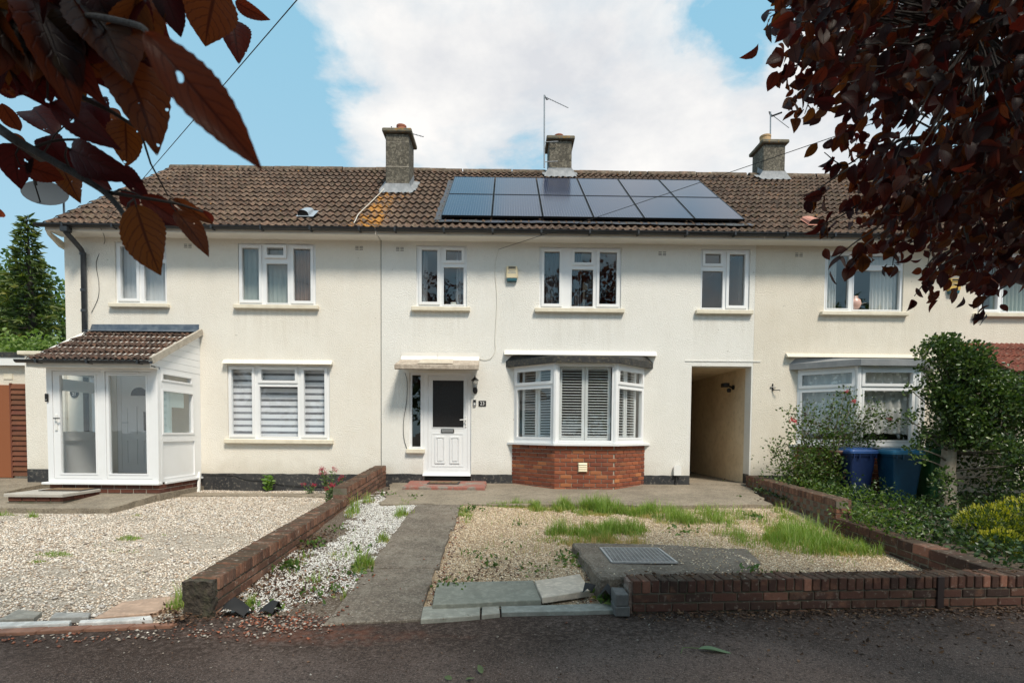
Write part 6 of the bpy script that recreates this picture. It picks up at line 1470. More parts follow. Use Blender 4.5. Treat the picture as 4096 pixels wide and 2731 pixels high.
for _ in range(2400):
    P_.append((R_.gauss(5.6, .38), R_.gauss(-1.05, .22), abs(R_.gauss(.28, .28)))); A_.append((R_.gauss(0, 1), -.4, .5))
b.build('cane', M['bark'], rb, True)
v, f, t = leaves(P_, A_, .05, .6, .12, jit=.5); link('foliage', npmesh('foliage', v, f, M['rose'], t), rb)
for q in ((5.22, -1.1, 1.42), (5.26, -1.12, 1.40), (6.27, -1.02, 1.95), (7.05, -1.08, 1.45), (6.42, -1.0, 1.78)):
    n = 40; p = np.array(q) + NP.normal(0, 1, (n, 3)) * .016; v, f, tt = leaves(p, NP.normal(0, 1, (n, 3)), .024, .8, .25)
    link('bloom', npmesh('bloom', v, f, foliage_mat('rose_petals', [(0, (.5, .06, .08)), (1, (.65, .2, .2))], .6, .3) if 'rose_petals' not in bpy.data.materials else bpy.data.materials['rose_petals'], tt), rb)
# brambles and ivy spilling behind the low wall
M['bramble'] = foliage_mat('bramble_leaves', [(0, (.014, .028, .010)), (.35, (.026, .052, .016)), (.7, (.042, .078, .022)), (1, (.08, .13, .034))], .4, .22)
P_, A_, S_ = [], [], []
for _ in range(13000):
    y = R_.uniform(-5.7, -.9); x = R_.uniform(4.62, 8.8)
    hgt = (.20 + .20 * fb(x, y, 1.1)) * sm(4.6, 5.2, x) * (1.0 if y > -2.6 else .7) + .04
    if x > 6.0 and y > -1.75: hgt *= .5
    elif 5.5 < x < 7.3 and y > -2.5: hgt *= 1.35
    z = g_next(x, y) + R_.uniform(.2, 1.0) * max(.08, hgt) + (.12 if x < 4.85 and y > -3.6 else 0)
    P_.append((x, y, z)); A_.append((R_.gauss(-.3, .8), R_.gauss(-.5, .8), R_.uniform(.1, 1))); S_.append(.058 if y < -2.5 else .05)
v, f, t = leaves(P_, A_, np.array(S_), .62, .12, jit=.3)
o = stuff(link('brambles', npmesh('brambles', v, f, M['bramble'], t))); o['label'] = 'tangled bramble and ivy leaves behind the stepped brick wall'; o['category'] = 'undergrowth'
M['limeleaf'] = foliage_mat('celandine_leaves', [(0, (.045, .085, .016)), (.5, (.075, .135, .024)), (1, (.15, .20, .04))], .45, .3)
P_, A_ = [], []
for _ in range(900):
    y = R_.uniform(-3.9, -1.2); x = 4.75 + R_.expovariate(2.2); P_.append((x, y, .12 + R_.uniform(-.1, .30) * (1 - sm(5, 6.2, x)))); A_.append((R_.gauss(-.4, .7), R_.gauss(-.4, .7), .6))
for _ in range(420):
    y = R_.uniform(-4.9, -3.6); P_.append((R_.gauss(4.58, .12), y, R_.uniform(-.05, .25))); A_.append((R_.gauss(-.4, .7), -.3, .6))
v, f, t = leaves(P_, A_, .06, .45, .12, jit=.4); o = stuff(link('wall_weeds', npmesh('wall_weeds', v, f, M['limeleaf'], t))); o['label'] = 'lime green weeds spilling over the stepped brick wall'; o['category'] = 'weeds'
# golden privet
gbush = thing('golden_bush', 'rounded yellow-green bush at the lower right corner', 'bush', (5.9, -4.5, -.1))
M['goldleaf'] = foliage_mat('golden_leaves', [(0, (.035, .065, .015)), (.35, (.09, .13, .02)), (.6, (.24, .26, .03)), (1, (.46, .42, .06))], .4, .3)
P_, A_, T_ = [], [], []
blobs = [(5.85, -4.4, -.02, .34), (6.2, -4.5, .06, .38), (5.68, -4.75, -.17, .26), (6.25, -4.9, -.14, .38), (5.92, -5.0, -.28, .28), (6.6, -4.6, .06, .42)]
for cx, cy, cz, r in blobs:
    for _ in range(3200):
        d = Vector((R_.gauss(0, 1), R_.gauss(0, 1), R_.gauss(0, 1))).normalized(); rr = r * (1 + .16 * mnoise.noise(d * 3.5 + Vector((cx, cy, 0)))) * R_.uniform(.72, 1.03)
        p = Vector((cx, cy, cz)) + d * rr
        if p.z < -.35: continue
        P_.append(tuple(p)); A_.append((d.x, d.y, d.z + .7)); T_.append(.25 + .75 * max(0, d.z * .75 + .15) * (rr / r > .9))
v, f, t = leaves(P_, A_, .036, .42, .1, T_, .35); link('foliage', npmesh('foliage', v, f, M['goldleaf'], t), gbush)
b = MB(); 
for k in range(6): limb(b, (5.95, -4.6, -.4), (blobs[k][0], blobs[k][1], blobs[k][2]), .02, .008, 3, .05, 5)
b.build('stem', M['bark'], gbush)

# conifer and broadleaf trees behind the garage
def spruce(x, y, z0, h, r, lab):
    t = thing('spruce_tree', lab, 'tree', (x, y, z0)); b = MB(); b.tube([(x, y, z0), (x + .1, y, z0 + h * .6), (x, y, z0 + h)], [.22, .12, .012], 7); b.build('trunk', M['barkdark'], t)
    P_, A_, T_ = [], [], []; nb = 150; bb_ = MB()
    for i in range(nb):
        q = (i + .5) / nb; zz = z0 + h * (.10 + .9 * q) ; ln = r * (1 - q) ** 1.05 * R_.uniform(.55, 1.2) + .10; a = i * 2.4 + R_.uniform(-.3, .3)
        dx, dy = math.cos(a), math.sin(a); n = int(10 + 46 * ln)
        bb_.tube([(x, y, zz), (x + dx * ln * .5, y + dy * ln * .5, zz - .05 * ln), (x + dx * ln, y + dy * ln, zz + .02 * ln)], [.03, .02, .006], 4)
        for k in range(n):
            u = R_.uniform(.15, 1) ; s = (R_.random() - .5) * .42 * ln * (1.15 - u)
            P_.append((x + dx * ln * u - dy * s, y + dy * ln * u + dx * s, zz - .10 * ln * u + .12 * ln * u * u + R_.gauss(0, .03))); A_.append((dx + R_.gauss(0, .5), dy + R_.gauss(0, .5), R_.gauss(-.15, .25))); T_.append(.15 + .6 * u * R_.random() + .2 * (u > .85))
    bb_.build('branch', M['barkdark'], t)
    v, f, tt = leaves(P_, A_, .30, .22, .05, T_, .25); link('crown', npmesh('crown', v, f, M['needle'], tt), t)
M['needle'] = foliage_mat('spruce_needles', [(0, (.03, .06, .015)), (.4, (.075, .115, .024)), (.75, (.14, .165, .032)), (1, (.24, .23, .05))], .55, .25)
spruce(-18.9, 10.6, -.3, 9.75, 2.3, 'tall pointed spruce tree behind the garage')
def broadleaf(name, lab, x, y, z0, h, rx, rz, m, nleaf, lsize, cat='tree', group=None, trunk=.18, hole=0.0, seed=0, nb=26):
    t = thing(name, lab, cat, (x, y, z0), group); b = MB(); limb(b, (x, y, z0), (x, y, z0 + h * .55), trunk, trunk * .6, 6, .03, 8); b.build('trunk', M['barkdark'], t, True)
    b = MB(); cs_ = []
    for i in range(nb):
        d = Vector((R_.gauss(0, 1), R_.gauss(0, 1), R_.gauss(0, .9))).normalized() * R_.uniform(.45, 1); c = Vector((x + d.x * rx, y + d.y * rx, z0 + h - rz + d.z * rz))
        limb(b, (x, y, z0 + h * R_.uniform(.3, .55)), c, trunk * .35, .015, 5, .08, 5); cs_.append(c)
    b.build('branch', M['barkdark'], t, True)
    P_, A_ = [], []; per = nleaf // nb
    for c in cs_:
        for _ in range(per):
            d = Vector((R_.gauss(0, 1), R_.gauss(0, 1), R_.gauss(0, .8))).normalized() * (rx * .42) * R_.random() ** .4; P_.append(tuple(c + d)); A_.append((d.x, d.y, d.z * .5 - .2))
    v, f, tt = leaves(P_, A_, lsize, .6, .12, jit=.6); link('crown', npmesh('crown', v, f, m, tt), t); return t
M['midleaf'] = foliage_mat('fresh_leaves', [(0, (.035, .07, .015)), (.5, (.075, .135, .025)), (1, (.14, .21, .05))], .5, .35)
broadleaf('leafy_tree', 'pale green leafy tree left of the spruce', -22.9, 14.8, -.3, 9.5, 1.9, 2.8, M['midleaf'], 5200, .22)
broadleaf('leafy_tree', 'yellow-green leafy tree between the spruce and the house', -19.2, 14.6, -.3, 9.4, 1.5, 3.0, M['midleaf'], 5200, .2)
M['paleleaf'] = foliage_mat('pale_leaves', [(0, (.09, .15, .03)), (.5, (.15, .23, .05)), (1, (.24, .32, .09))], .5, .35)
broadleaf('garden_bush', 'bright pale green bush above the garage roof', -16.9, 8.0, -.3, 4.75, 1.5, 1.2, M['paleleaf'], 5200, .16, 'bush', None, .08)
broadleaf('garden_bush', 'rounded pale green bush beside the coping of the cream wall', -14.9, 8.2, -.3, 4.15, 1.0, .9, M['paleleaf'], 3000, .14, 'bush', None, .08)
# trees across the road: seen only in the window glass
for i, (x, y, h, rx) in enumerate(((-13, -24, 9.5, 4.2), (-4.5, -25, 10.5, 4.5), (3.5, -26, 9, 4.2), (24, -26, 10, 4.5))):
    broadleaf('street_tree', 'dark leafy tree across the road, %s from the left as mirrored in the windows' % ['first', 'second', 'third', 'fourth'][i], x, y, -.35, h, rx, h * .38, M['hawthorn'], 3600, .42, 'tree', 'trees across the road', .25)
bt = thing('bare_tree', 'sparse branching tree across the road mirrored in the right upper windows', 'tree', (12.5, -13.5, -.3))
b = MB()
def grow(p, d, ln, r, depth):
    q = p + d * ln; limb(b, p, q, r, r * .68, 4, .06, 5)
    if depth == 0: return
    for _ in range(3 if depth > 1 else 2):
        nd = (d + Vector((R_.gauss(0, .5), R_.gauss(0, .5), R_.gauss(.1, .35)))).normalized(); grow(q if R_.random() < .6 else p.lerp(q, .7), nd, ln * R_.uniform(.62, .82), r * .6, depth - 1)
grow(Vector((12.5, -13.5, -.3)), Vector((.05, 0, 1)), 3.0, .2, 5); b.build('trunk', M['barkdark'], bt)

# ------------------------------------------------------------------ purple plum trees over the road
def plum_mat(name, mixv):
    m = bpy.data.materials.new(name); m.use_nodes = True; t = m.node_tree; p = t.nodes['Principled BSDF']
    uv = N(t, 'ShaderNodeAttribute', attribute_name='leafuv'); sp = N(t, 'ShaderNodeSeparateXYZ'); L(t, uv.outputs['Vector'], sp.inputs[0])
    s_, c_ = sp.outputs['X'], sp.outputs['Y']        # along the leaf, and out from the midrib
    oi = N(t, 'ShaderNodeObjectInfo').outputs['Random']; tone = sp.outputs['Z']
    rnd = mth(t, 'FRACT', mth(t, 'ADD', oi, tone))
    ac = mth(t, 'ABSOLUTE', c_)
    mid = ramp(t, ac, [(.0, 1.0), (.05, .8), (.09, 0.0)])
    wn = noise(t, N(t, 'ShaderNodeNewGeometry').outputs['Position'], 60, 3)
    vf = mth(t, 'ABSOLUTE', mth(t, 'SUBTRACT', mth(t, 'FRACT', mth(t, 'SUBTRACT', mth(t, 'ADD', mth(t, 'MULTIPLY', s_, mth(t, 'ADD', 6.0, mth(t, 'MULTIPLY', rnd, 2.5))), mth(t, 'MULTIPLY', wn, 1.1)), mth(t, 'MULTIPLY', mth(t, 'POWER', ac, 1.25), 2.6))), .5))
    vein = mth(t, 'MULTIPLY', ramp(t, vf, [(0, .85), (.06, .7), (.12, 0.0)]), .75)
    veins = mth(t, 'MAXIMUM', mid, vein)
    top = ramp(t, rnd, [(0, (.006, .005, .006)), (.45, (.011, .006, .007)), (.75, (.020, .007, .006)), (.92, (.018, .010, .005)), (1, (.024, .015, .005))])
    col = mixc(t, mth(t, 'MULTIPLY', veins, .6), top, (.010, .004, .005))
    L(t, col, p.inputs['Base Color']); p.inputs['Roughness'].default_value = .45; p.inputs['Specular IOR Level'].default_value = .22
    bp = N(t, 'ShaderNodeBump'); bp.inputs['Strength'].default_value = .35; bp.inputs['Distance'].default_value = .002; L(t, mth(t, 'SUBTRACT', 1.0, veins), bp.inputs['Height']); L(t, bp.outputs[0], p.inputs['Normal'])
    tr = N(t, 'ShaderNodeBsdfTranslucent')
    tcol = ramp(t, rnd, [(0, (.07, .008, .009)), (.35, (.16, .018, .010)), (.6, (.26, .045, .012)), (.8, (.30, .10, .015)), (1, (.18, .015, .015))])
    L(t, mixc(t, mth(t, 'MULTIPLY', veins, .8), tcol, (.05, .006, .004)), tr.inputs[0])
    mx = N(t, 'ShaderNodeMixShader'); mx.inputs[0].default_value = mixv; L(t, p.outputs[0], mx.inputs[1]); L(t, tr.outputs[0], mx.inputs[2])
    if mixv > .45:      # insect holes
        hole = ramp(t, noise(t, N(t, 'ShaderNodeNewGeometry').outputs['Position'], 95, 1, .4), [(.765, 0.0), (.775, 1.0)])
        tp = N(t, 'ShaderNodeBsdfTransparent'); m2 = N(t, 'ShaderNodeMixShader'); L(t, hole, m2.inputs[0]); L(t, mx.outputs[0], m2.inputs[1]); L(t, tp.outputs[0], m2.inputs[2]); mx = m2
    L(t, mx.outputs[0], t.nodes['Material Output'].inputs['Surface']); return m
M['plum'] = plum_mat('plum_leaf', .50); M['plum_far'] = plum_mat('plum_leaf_far', .36)
def plum_leaf_arrays(nseg, nacr, seed, curl, fold, serr=True, wav=.02):
    rr = random.Random(seed); V_, U_ = [], []; tw = rr.uniform(-.5, .5)
    for i in range(nseg + 1):
        s = i / nseg; w_ = .5 * .58 * (math.sin(math.pi * s ** .82)) ** .78 if 0 < i < nseg else 0.004
        if s > .8: w_ *= 1 - .25 * (s - .8) / .2
        if serr and 0 < i < nseg: w_ *= 1 + (.03 if i % 2 else -.025)
        for j in range(nacr + 1):
            c = -1 + 2 * j / nacr; x = c * w_ * math.cos(fold * .8); z = abs(c) * w_ * math.sin(fold) + wav * math.sin(7 * s + 3 * c + seed) * abs(c) - curl * s * s
            a = tw * s; V_.append((x * math.cos(a) - z * math.sin(a) * .4, s - .25 * curl * s * s, z * math.cos(a) + x * math.sin(a))); U_.append((s, c, 0.0))
    F_ = [(i * (nacr + 1) + j, i * (nacr + 1) + j + 1, (i + 1) * (nacr + 1) + j + 1, (i + 1) * (nacr + 1) + j) for i in range(nseg) for j in range(nacr)]
    return np.array(V_), np.array(F_), np.array(U_)
def plum_mesh(name, V_, F_, U_, mk='plum_far'):
    me = npmesh(name, V_, F_, M[mk], None, True); a = me.attributes.new('leafuv', 'FLOAT_VECTOR', 'POINT'); a.data.foreach_set('vector', np.ascontiguousarray(U_, np.float32).ravel()); return me
def leaf_frame(base, tip, wfac, roll, facing=None):
    B, T = Vector(base), Vector(tip); y = T - B; ln = y.length; y.normalize(); view = (facing if facing is not None else (CAM_O - (B + T) / 2)).normalized()
    x = y.cross(view); x = x.normalized() if x.length > 1e-4 else y.orthogonal().normalized(); z = x.cross(y)
    x2 = x * math.cos(roll) + z * math.sin(roll); z2 = z * math.cos(roll) - x * math.sin(roll)
    return Matrix(((x2.x * ln * wfac, y.x * ln, z2.x * ln, B.x), (x2.y * ln * wfac, y.y * ln, z2.y * ln, B.y), (x2.z * ln * wfac, y.z * ln, z2.z * ln, B.z), (0, 0, 0, 1)))
BIG = [plum_mesh('leaf', *plum_leaf_arrays(26, 4, 100 + k, [.12, .28, .42, .20][k], [.25, .45, .65, .35][k], True, .035), 'plum') for k in range(4)]
SMALL = [plum_mesh('leaf', *plum_leaf_arrays(9, 2, 200 + k, [.05, .2, .35, .12, .28][k], [.2, .4, .6, .3, .5][k])) for k in range(5)]
K1 = 1 / 1.42545
STEMP = []
def stem(parent, pts, r0, r1, name='twig'):
    P = [Vector(p) for p in pts]; out = []
    for i in range(len(P) - 1):
        a, b, c, d = P[max(i - 1, 0)], P[i], P[i + 1], P[min(i + 2, len(P) - 1)]
        for k in range(5):
            t = k / 5; out.append(.5 * ((2 * b) + (c - a) * t + (2 * a - 5 * b + 4 * c - d) * t * t + (3 * b - a - 3 * c + d) * t ** 3))
    out.append(P[-1]); n = len(out); STEMP.extend(out)
    return MB().tube(out, [r0 + (r1 - r0) * i / (n - 1) for i in range(n)], 6).build(name, M['barkdark'], parent, True)

lt = thing('plum_tree', 'purple-leaved plum tree whose near branch hangs in at the upper left', 'tree', (-3.4, -11.3, -.3), 'purple plum trees')
b = MB(); limb(b, (-3.4, -11.3, -.4), (-3.1, -11.2, 2.2), .16, .12, 6, .03, 10); limb(b, (-3.1, -11.2, 2.2), (-2.6, -11.0, 5.5), .12, .05, 6, .05, 8); b.build('trunk', M['barkdark'], lt, True)
# leaves of the near branch: where each starts and ends in the picture, its width, with a real leaf length that sets its distance
near = [(830, 190, 1492, 945, 290, .105), (690, 320, 905, 785, 290, .10), (430, -60, 640, 395, 430, .105), (900, -120, 1040, 210, 200, .095), (1240, -90, 1150, 258, 310, .10), (1320, 110, 1362, 300, 130, .07), (1340, 10, 1520, 118, 95, .075),
        (20, 260, 250, 552, 230, .09), (-40, 480, 128, 505, 120, .08), (360, 420, 425, 590, 160, .07), (520, 560, 545, 712, 112, .065), (715, 680, 718, 928, 140, .08), (300, 590, 655, 830, 140, .09), (10, 590, 120, 780, 120, .08),
        (95, 820, 72, 1048, 180, .08), (140, 950, 360, 1010, 160, .08), (350, 950, 448, 1132, 85, .08), (400, 850, 695, 1010, 140, .085), (660, 950, 852, 1128, 115, .08), (480, 990, 665, 1085, 120, .075), (775, 1170, 890, 1568, 255, .095),
        (800, 1120, 1085, 1292, 150, .09), (985, 1130, 1225, 1285, 85, .085), (1000, 1200, 1208, 1445, 145, .085), (850, 1170, 985, 1275, 110, .07), (1150, 1200, 1232, 1288, 60, .06), (-40, 1170, 38, 1275, 60, .07), (190, 620, 290, 725, 95, .065), (680, 1095, 805, 1195, 95, .07),
        (60, 760, 170, 860, 80, .06), (250, 780, 380, 930, 120, .075), (430, 690, 620, 800, 110, .075), (620, 620, 700, 720, 70, .06), (730, 690, 815, 765, 70, .06), (860, 80, 930, 190, 120, .07), (0, 180, 80, 300, 140, .075), (200, 880, 330, 985, 120, .07), (560, 1060, 640, 1100, 60, .06)]
fill = [(R_.uniform(-120, 820), R_.uniform(-150, 230)) for _ in range(420)]
LB = []
for i, (bx, by, tx, ty, wd, ln) in enumerate(near):
    px = math.hypot(tx - bx, ty - by) * K1; d = ln * FPX / px * .97
    B_ = at(bx * K1, by * K1, d); T_ = at(tx * K1, ty * K1, d * R_.uniform(.96, 1.06)); roll = R_.uniform(-.35, .35); wf = wd / max(60, math.hypot(tx - bx, ty - by)) / .55
    link('leaf', BIG[i % 4], lt, leaf_frame(B_, T_, wf, roll)); LB.append((B_, T_))
for x, y in fill:
    if y > 330 - .30 * x: continue
    ln = R_.uniform(.075, .10); d = R_.uniform(.55, 1.15); B_ = at(x * K1, y * K1, d); a = R_.uniform(.5, 2.0); px = ln * FPX / d
    T_ = at(x * K1 + px * math.cos(a), y * K1 + px * math.sin(a), d * R_.uniform(.93, 1.07))
    # keep the open sky to the right of the bunch
    if (x + px * math.cos(a) / K1) > 860 - .1 * y or (y + px * math.sin(a) / K1) > 520 - .12 * x: continue
    link('leaf', R_.choice(BIG), lt, leaf_frame(B_, T_, R_.uniform(.85, 1.1), R_.uniform(-.8, .8))); LB.append((B_, T_))
S_ = lambda x, y, d: at(x * K1, y * K1, d)
stem(lt, [(-2.9, -11.1, 3.0), (-1.9, -10.7, 2.5), S_(-300, 520, .95), S_(0, 742, .80), S_(180, 850, .78), S_(400, 975, .76), S_(590, 1092, .74), S_(690, 1200, .72), S_(718, 1262, .70)], .010, .0026)
stem(lt, [(-2.9, -11.1, 3.4), (-1.6, -10.6, 2.6), S_(-200, -250, .75), S_(20, 60, .68), S_(85, 260, .68), S_(270, 430, .70), S_(480, 560, .74), S_(640, 640, .76), S_(800, 745, .78)], .009, .0018)
stem(lt, [S_(85, 260, .68), S_(400, 100, .58), S_(760, 140, .46), S_(840, 200, .44)], .004, .002); stem(lt, [S_(400, 100, .58), S_(900, -100, .55), S_(1250, -80, .56)], .004, .002)
stem(lt, [S_(590, 1092, .74), S_(760, 1120, .74), S_(1000, 1160, .76), S_(1160, 1210, .78)], .003, .0012); stem(lt, [S_(180, 850, .78), S_(330, 800, .78), S_(600, 800, .8)], .0025, .0012)

tb = MB()
for B_, T_ in LB:       # each leaf stalk back to the nearest twig
    q = min(STEMP, key=lambda s: (s - B_).length + .6 * max(0.0, (s - B_).dot((T_ - B_).normalized())))
    if (q - B_).length > .11: continue
    k = B_.lerp(q, .45) - (T_ - B_).normalized() * .012
    tb.tube([B_ + (T_ - B_) * .03, B_ - (T_ - B_).normalized() * .008, k, q], [.0011, .0011, .0014, .0018], 5)
stuff(tb.build('leaf_stalk', M['barkdark'], lt, True))

rt_ = thing('plum_tree', 'purple-leaved plum tree filling the upper right with drooping leaves', 'tree', (4.3, -9.6, -.3), 'purple plum trees')
b = MB(); limb(b, (4.3, -9.6, -.4), (4.1, -9.5, 2.0), .17, .13, 6, .03, 10); limb(b, (4.1, -9.5, 2.0), (3.4, -9.6, 5.4), .13, .05, 6, .05, 8); b.build('trunk', M['barkdark'], rt_, True)
SX = 4096 / 2352
poly = [(1790, -200), (1772, 20), (1770, 95), (1800, 150), (1808, 215), (1835, 250), (1868, 235), (1905, 205), (1925, 255), (1958, 262), (1965, 305), (1940, 330), (1945, 365), (1975, 395), (1925, 420), (1920, 455), (1925, 490), (1965, 520), (2015, 535), (1985, 575), (2020, 590), (2065, 600), (2095, 560), (2115, 575), (2110, 620), (2140, 660), (2185, 640), (2225, 660), (2250, 690), (2290, 700), (2320, 660), (2370, 620), (2420, 560), (2420, -200)]
def inpoly(x, y, P=poly):
    c = False; n = len(P)
    for i in range(n):
        (x1, y1), (x2, y2) = P[i], P[i - 1]
        if (y1 > y) != (y2 > y) and x < (x2 - x1) * (y - y1) / (y2 - y1 + 1e-9) + x1: c = not c
    return c
spr = []   # explicit sprigs on the outline: start, end in the 2352-wide picture
for s_ in ((1900, 420, 1868, 446), (1925, 500, 1875, 520), (1960, 560, 1925, 590), (1940, 380, 1893, 350), (2150, 620, 2100, 680), (2260, 690, 2262, 720), (1830, 150, 1772, 178), (1840, 210, 1812, 255), (1870, 215, 1848, 262), (1800, 20, 1768, 40), (1900, 190, 1895, 235), (1990, 560, 1960, 600), (2060, 580, 2050, 610), (2130, 610, 2140, 690), (1960, 250, 1940, 300)): spr.append(s_)
twigs = []; indiv = 0; pend = []
def sprig(c, d0, n, ln, spread):
    """a twig end with n drooping leaves round point c"""
    for k in range(n):
        p = c + Vector((R_.gauss(0, spread), R_.gauss(0, spread), R_.gauss(0, spread)))
        ax = Vector((R_.gauss(-.25, .55), R_.gauss(0, .55), R_.gauss(-.85, .45))).normalized()
        pend.append((p, p + ax * ln * R_.uniform(.75, 1.15)))
tries = 0; made = 0
while made < 1050 and tries < 20000:
    tries += 1; x, y = R_.uniform(1760, 2420), R_.uniform(-160, 720)
    if not (inpoly(x, y) and inpoly(x - 30, y + 5) and inpoly(x - 12, y + 30)): continue
    if 2050 < x < 2180 and 215 < y < 330 and R_.random() < .88: continue
    if 1990 < x < 2120 and 255 < y < 320 and R_.random() < .6: continue
    dd = R_.uniform(1.5, 2.9) if y < 420 else R_.uniform(1.9, 3.0)
    c = at(x * SX, y * SX, dd); made += 1; sprig(c, dd, R_.choice((4, 5, 6)), .060, .040); twigs.append(c)
ext = []
for _ in range(760):    # the crown goes on beyond the edge of the picture
    x, y = R_.uniform(2400, 3500), R_.uniform(-500, 640); sv = len(pend); sprig(at(x * SX, y * SX, R_.uniform(1.5, 3.0)), 2, 5, .062, .045); ext += pend[sv:]; del pend[sv:]
for x0, y0, x1, y1 in spr:
    dd = R_.uniform(1.7, 2.3)
    for k in range(4):
        q = k / 3; c = at((x0 + (x1 - x0) * q) * SX, (y0 + (y1 - y0) * q) * SX, dd); sprig(c, dd, 2, .062, .018)
    twigs.append(at(x0 * SX, y0 * SX, dd)); stem(rt_, [at(x0 * SX + 90, y0 * SX - 60, dd * 1.03), at(x0 * SX, y0 * SX, dd), at(x1 * SX, y1 * SX, dd)], .004, .0015)
# limbs feeding the twigs
hub = [at(2330 * SX, 90 * SX, 2.2), at(2300 * SX, 260 * SX, 2.3), at(2310 * SX, 430 * SX, 2.5), at(2250 * SX, 60 * SX, 1.9), at(2200 * SX, 330 * SX, 2.3)]
for h_ in hub: stem(rt_, [(4.0, -9.5, 2.2), Vector((4.0, -9.5, 2.2)).lerp(h_, .5) + Vector((0, 0, .25)), h_], .035, .014, 'branch')
stem(rt_, [at(2330 * SX, 150 * SX, 2.2), at(2180 * SX, 270 * SX, 2.2), at(2120 * SX, 315 * SX, 2.2), at(2060 * SX, 325 * SX, 2.2), at(1985 * SX, 400 * SX, 2.2)], .014, .004, 'branch')
stem(rt_, [at(2300 * SX, 20 * SX, 2.0), at(2150 * SX, 90 * SX, 2.0), at(2000 * SX, 110 * SX, 2.0), at(1850 * SX, 170 * SX, 2.0)], .014, .003, 'branch')
tb = MB()
for c in twigs[:1250]:
    h_ = min(hub, key=lambda q: (q - c).length)
    if R_.random() < .35: limb(tb, c.lerp(h_, .75), c, .0045, .0012, 5, .06, 4)
stuff(tb.build('twig', M['barkdark'], rt_))
# the leaves that show largest are single objects, the rest one mass
def vis(pr):
    d = (pr[0] - CAM_O).dot(fw); q = pr[0] - CAM_O; u = 2048 + FPX * q.dot(rt2) / d; v_ = CYPX - FPX * q.dot(up2) / d
    return d if (u < 4140 and v_ > -40) else 50
pend.sort(key=vis)
singles, mass = pend[:300], pend[300:]
for i, (p, q) in enumerate(singles): link('leaf', R_.choice(SMALL), rt_, leaf_frame(p, q, R_.uniform(.9, 1.2), R_.uniform(-1.2, 1.2)))
def leaf_mass(pairs, wf=1.1):
    V_, F_, U_ = [], [], []; o = 0; arr = [plum_leaf_arrays(6, 2, 300 + k, [.1, .25, .35][k], [.25, .45, .6][k], False) for k in range(3)]
    for p, q in pairs:
        v0, f0, u0 = arr[R_.randrange(3)]; m_ = np.array(leaf_frame(p, q, wf, R_.uniform(-1.3, 1.3), Vector((R_.gauss(0, 1), R_.gauss(-1, 1), R_.gauss(0, 1)))))
        V_.append(v0 @ m_[:3, :3].T + m_[:3, 3]); F_.append(f0 + o); u = u0.copy(); u[:, 2] = R_.random(); U_.append(u); o += len(v0)
    return np.vstack(V_), np.vstack(F_), np.vstack(U_)
stuff(link('leaf', plum_mesh('leaf', *leaf_mass(mass + ext)), rt_))
# crowns above and behind the camera, which shade the road and show in the upper windows
def over(cx, cy, cz, rx, ry, rz, n, ln):
    out = []
    while len(out) < n:
        d = Vector((R_.gauss(0, 1), R_.gauss(0, 1), R_.gauss(0, 1))).normalized() * R_.uniform(.3, 1) ** .5; c = Vector((cx + d.x * rx, cy + d.y * ry, cz + d.z * rz))
        q = c - CAM_O; dist = q.dot(fw)
        if dist > .05:
            u = 2048 + FPX * q.dot(rt2) / dist; v_ = CYPX - FPX * q.dot(up2) / dist
            if -500 < u < 4600 and v_ > -420: 
                continue
        elif c.z < 2.2: continue
        for _ in range(5):
            p = c + Vector((R_.gauss(0, .12), R_.gauss(0, .12), R_.gauss(0, .1))); ax = Vector((R_.gauss(0, .7), R_.gauss(0, .7), R_.gauss(-.6, .4))).normalized(); out.append((p, p + ax * ln * R_.uniform(.8, 1.2)))
    return out
stuff(link('crown', plum_mesh('crown', *leaf_mass(over(-3.2, -11.8, 5.4, 2.8, 2.4, 2.4, 2200, .17) + over(.3, -11.7, 4.2, 1.5, 1.1, .9, 1800, .14))), lt))
stuff(link('crown', plum_mesh('crown', *leaf_mass(over(3.6, -10.2, 5.4, 2.8, 2.6, 2.5, 3200, .18))), rt_))

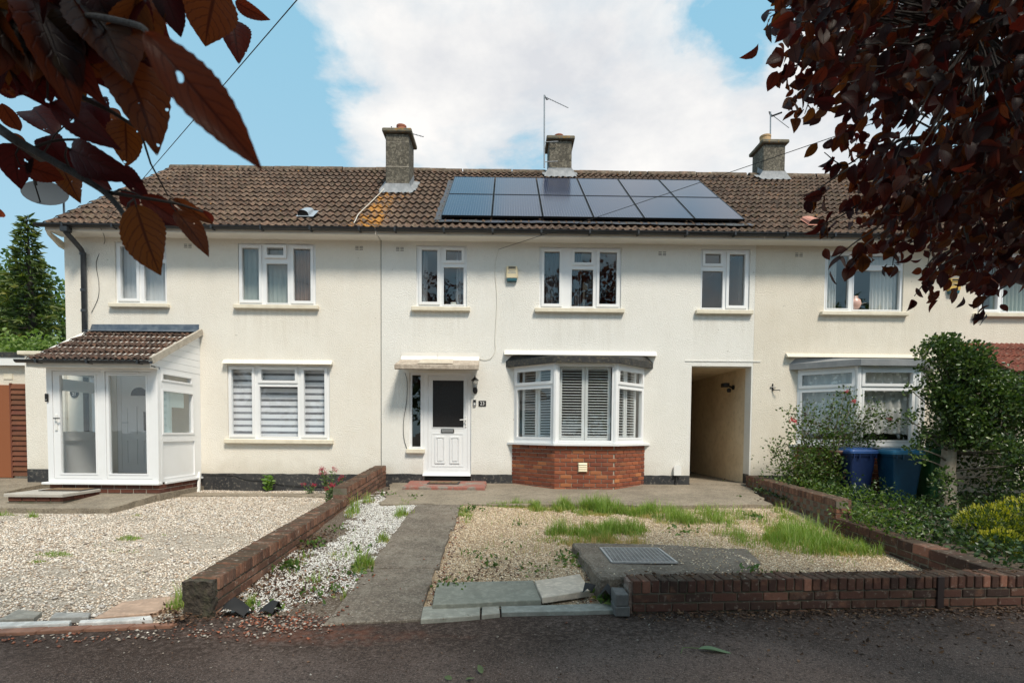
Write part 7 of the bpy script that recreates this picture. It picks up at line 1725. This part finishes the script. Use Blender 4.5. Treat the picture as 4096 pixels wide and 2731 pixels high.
# ------------------------------------------------------------------ last small things
fl_ = plum_leaf_arrays(10, 2, 9, .05, .2, False)
lf = tag(link('fallen_leaf', npmesh('fallen_leaf', fl_[0], fl_[1], foliage_mat('green_fallen_leaf', [(0, (.13, .20, .10)), (1, (.13, .20, .10))], .5, .2), np.zeros(len(fl_[0])), True)), 'long green fallen leaf lying on the dark road', 'leaf')
lf.matrix_basis = leaf_frame((1.34, -7.10, -.318), (1.57, -7.135, -.326), .45, .3, Vector((0, -.3, 1)))
sk = MB().tube([(1.20, -7.16, -.325), (1.235, -7.10, -.31), (1.29, -7.09, -.315), (1.345, -7.10, -.316)], .003, 5).build('stalk', M['stem'], None); adopt(sk, lf)
for i, (x, y, a, s) in enumerate(((-.13, -7.47, 2.2, .055), (-.23, -7.555, .3, .06), (-.31, -7.545, 2.8, .055))):
    o = tag(link('fallen_leaf', npmesh('fallen_leaf', fl_[0], fl_[1], foliage_mat('wilted_green_leaf_%d' % i, [(0, (.10, .135, .05)), (1, (.10, .135, .05))], .5, .2), np.zeros(len(fl_[0])), True)), ['pale upturned fallen leaf at the bottom edge of the road', 'flat green fallen leaf at the bottom edge of the road, middle one', 'dark green fallen leaf at the bottom edge of the road, furthest left'][i], 'leaf', 'fallen leaves at the bottom edge')
    o.matrix_basis = leaf_frame((x, y, -.322), (x + s * math.cos(a), y + s * math.sin(a), -.315 + (.03 if i == 0 else 0)), .9, .4, Vector((0, -.3, 1)))
M['membrane'] = mat('black_membrane', (.012, .012, .013), .8)
def scrap(pts, lab):
    b = MB(); n = len(pts)
    for (x, y, z) in pts: b.v += [(x, y, z), (x + R_.uniform(.02, .05), y + .06, z + R_.uniform(.03, .08)), (x + .03, y + .13, z - .01)]
    for i in range(n - 1): b.f += [(3 * i, 3 * i + 3, 3 * i + 4, 3 * i + 1), (3 * i + 1, 3 * i + 4, 3 * i + 5, 3 * i + 2)]
    tag(b.build('membrane_scrap', M['membrane'], None, True), lab, 'fabric scrap', 'scraps of weed membrane')
scrap([(-2.28, -6.50, -.30), (-2.21, -6.52, -.25), (-2.14, -6.50, -.28), (-2.06, -6.53, -.31)], 'crumpled black membrane beside the broken end of the brick wall')
scrap([(-1.97, -6.50, -.29), (-1.90, -6.50, -.275), (-1.84, -6.52, -.29)], 'flat black membrane scrap lying in the rubble')
scrap([(.67, -6.20, -.21), (.71, -6.22, -.17), (.75, -6.19, -.21)], 'small black membrane scrap beside the cream flagstone')
scrap([(.80, -6.27, -.22), (.86, -6.24, -.17), (.90, -6.28, -.22)], 'black membrane scrap against the grey blocks')
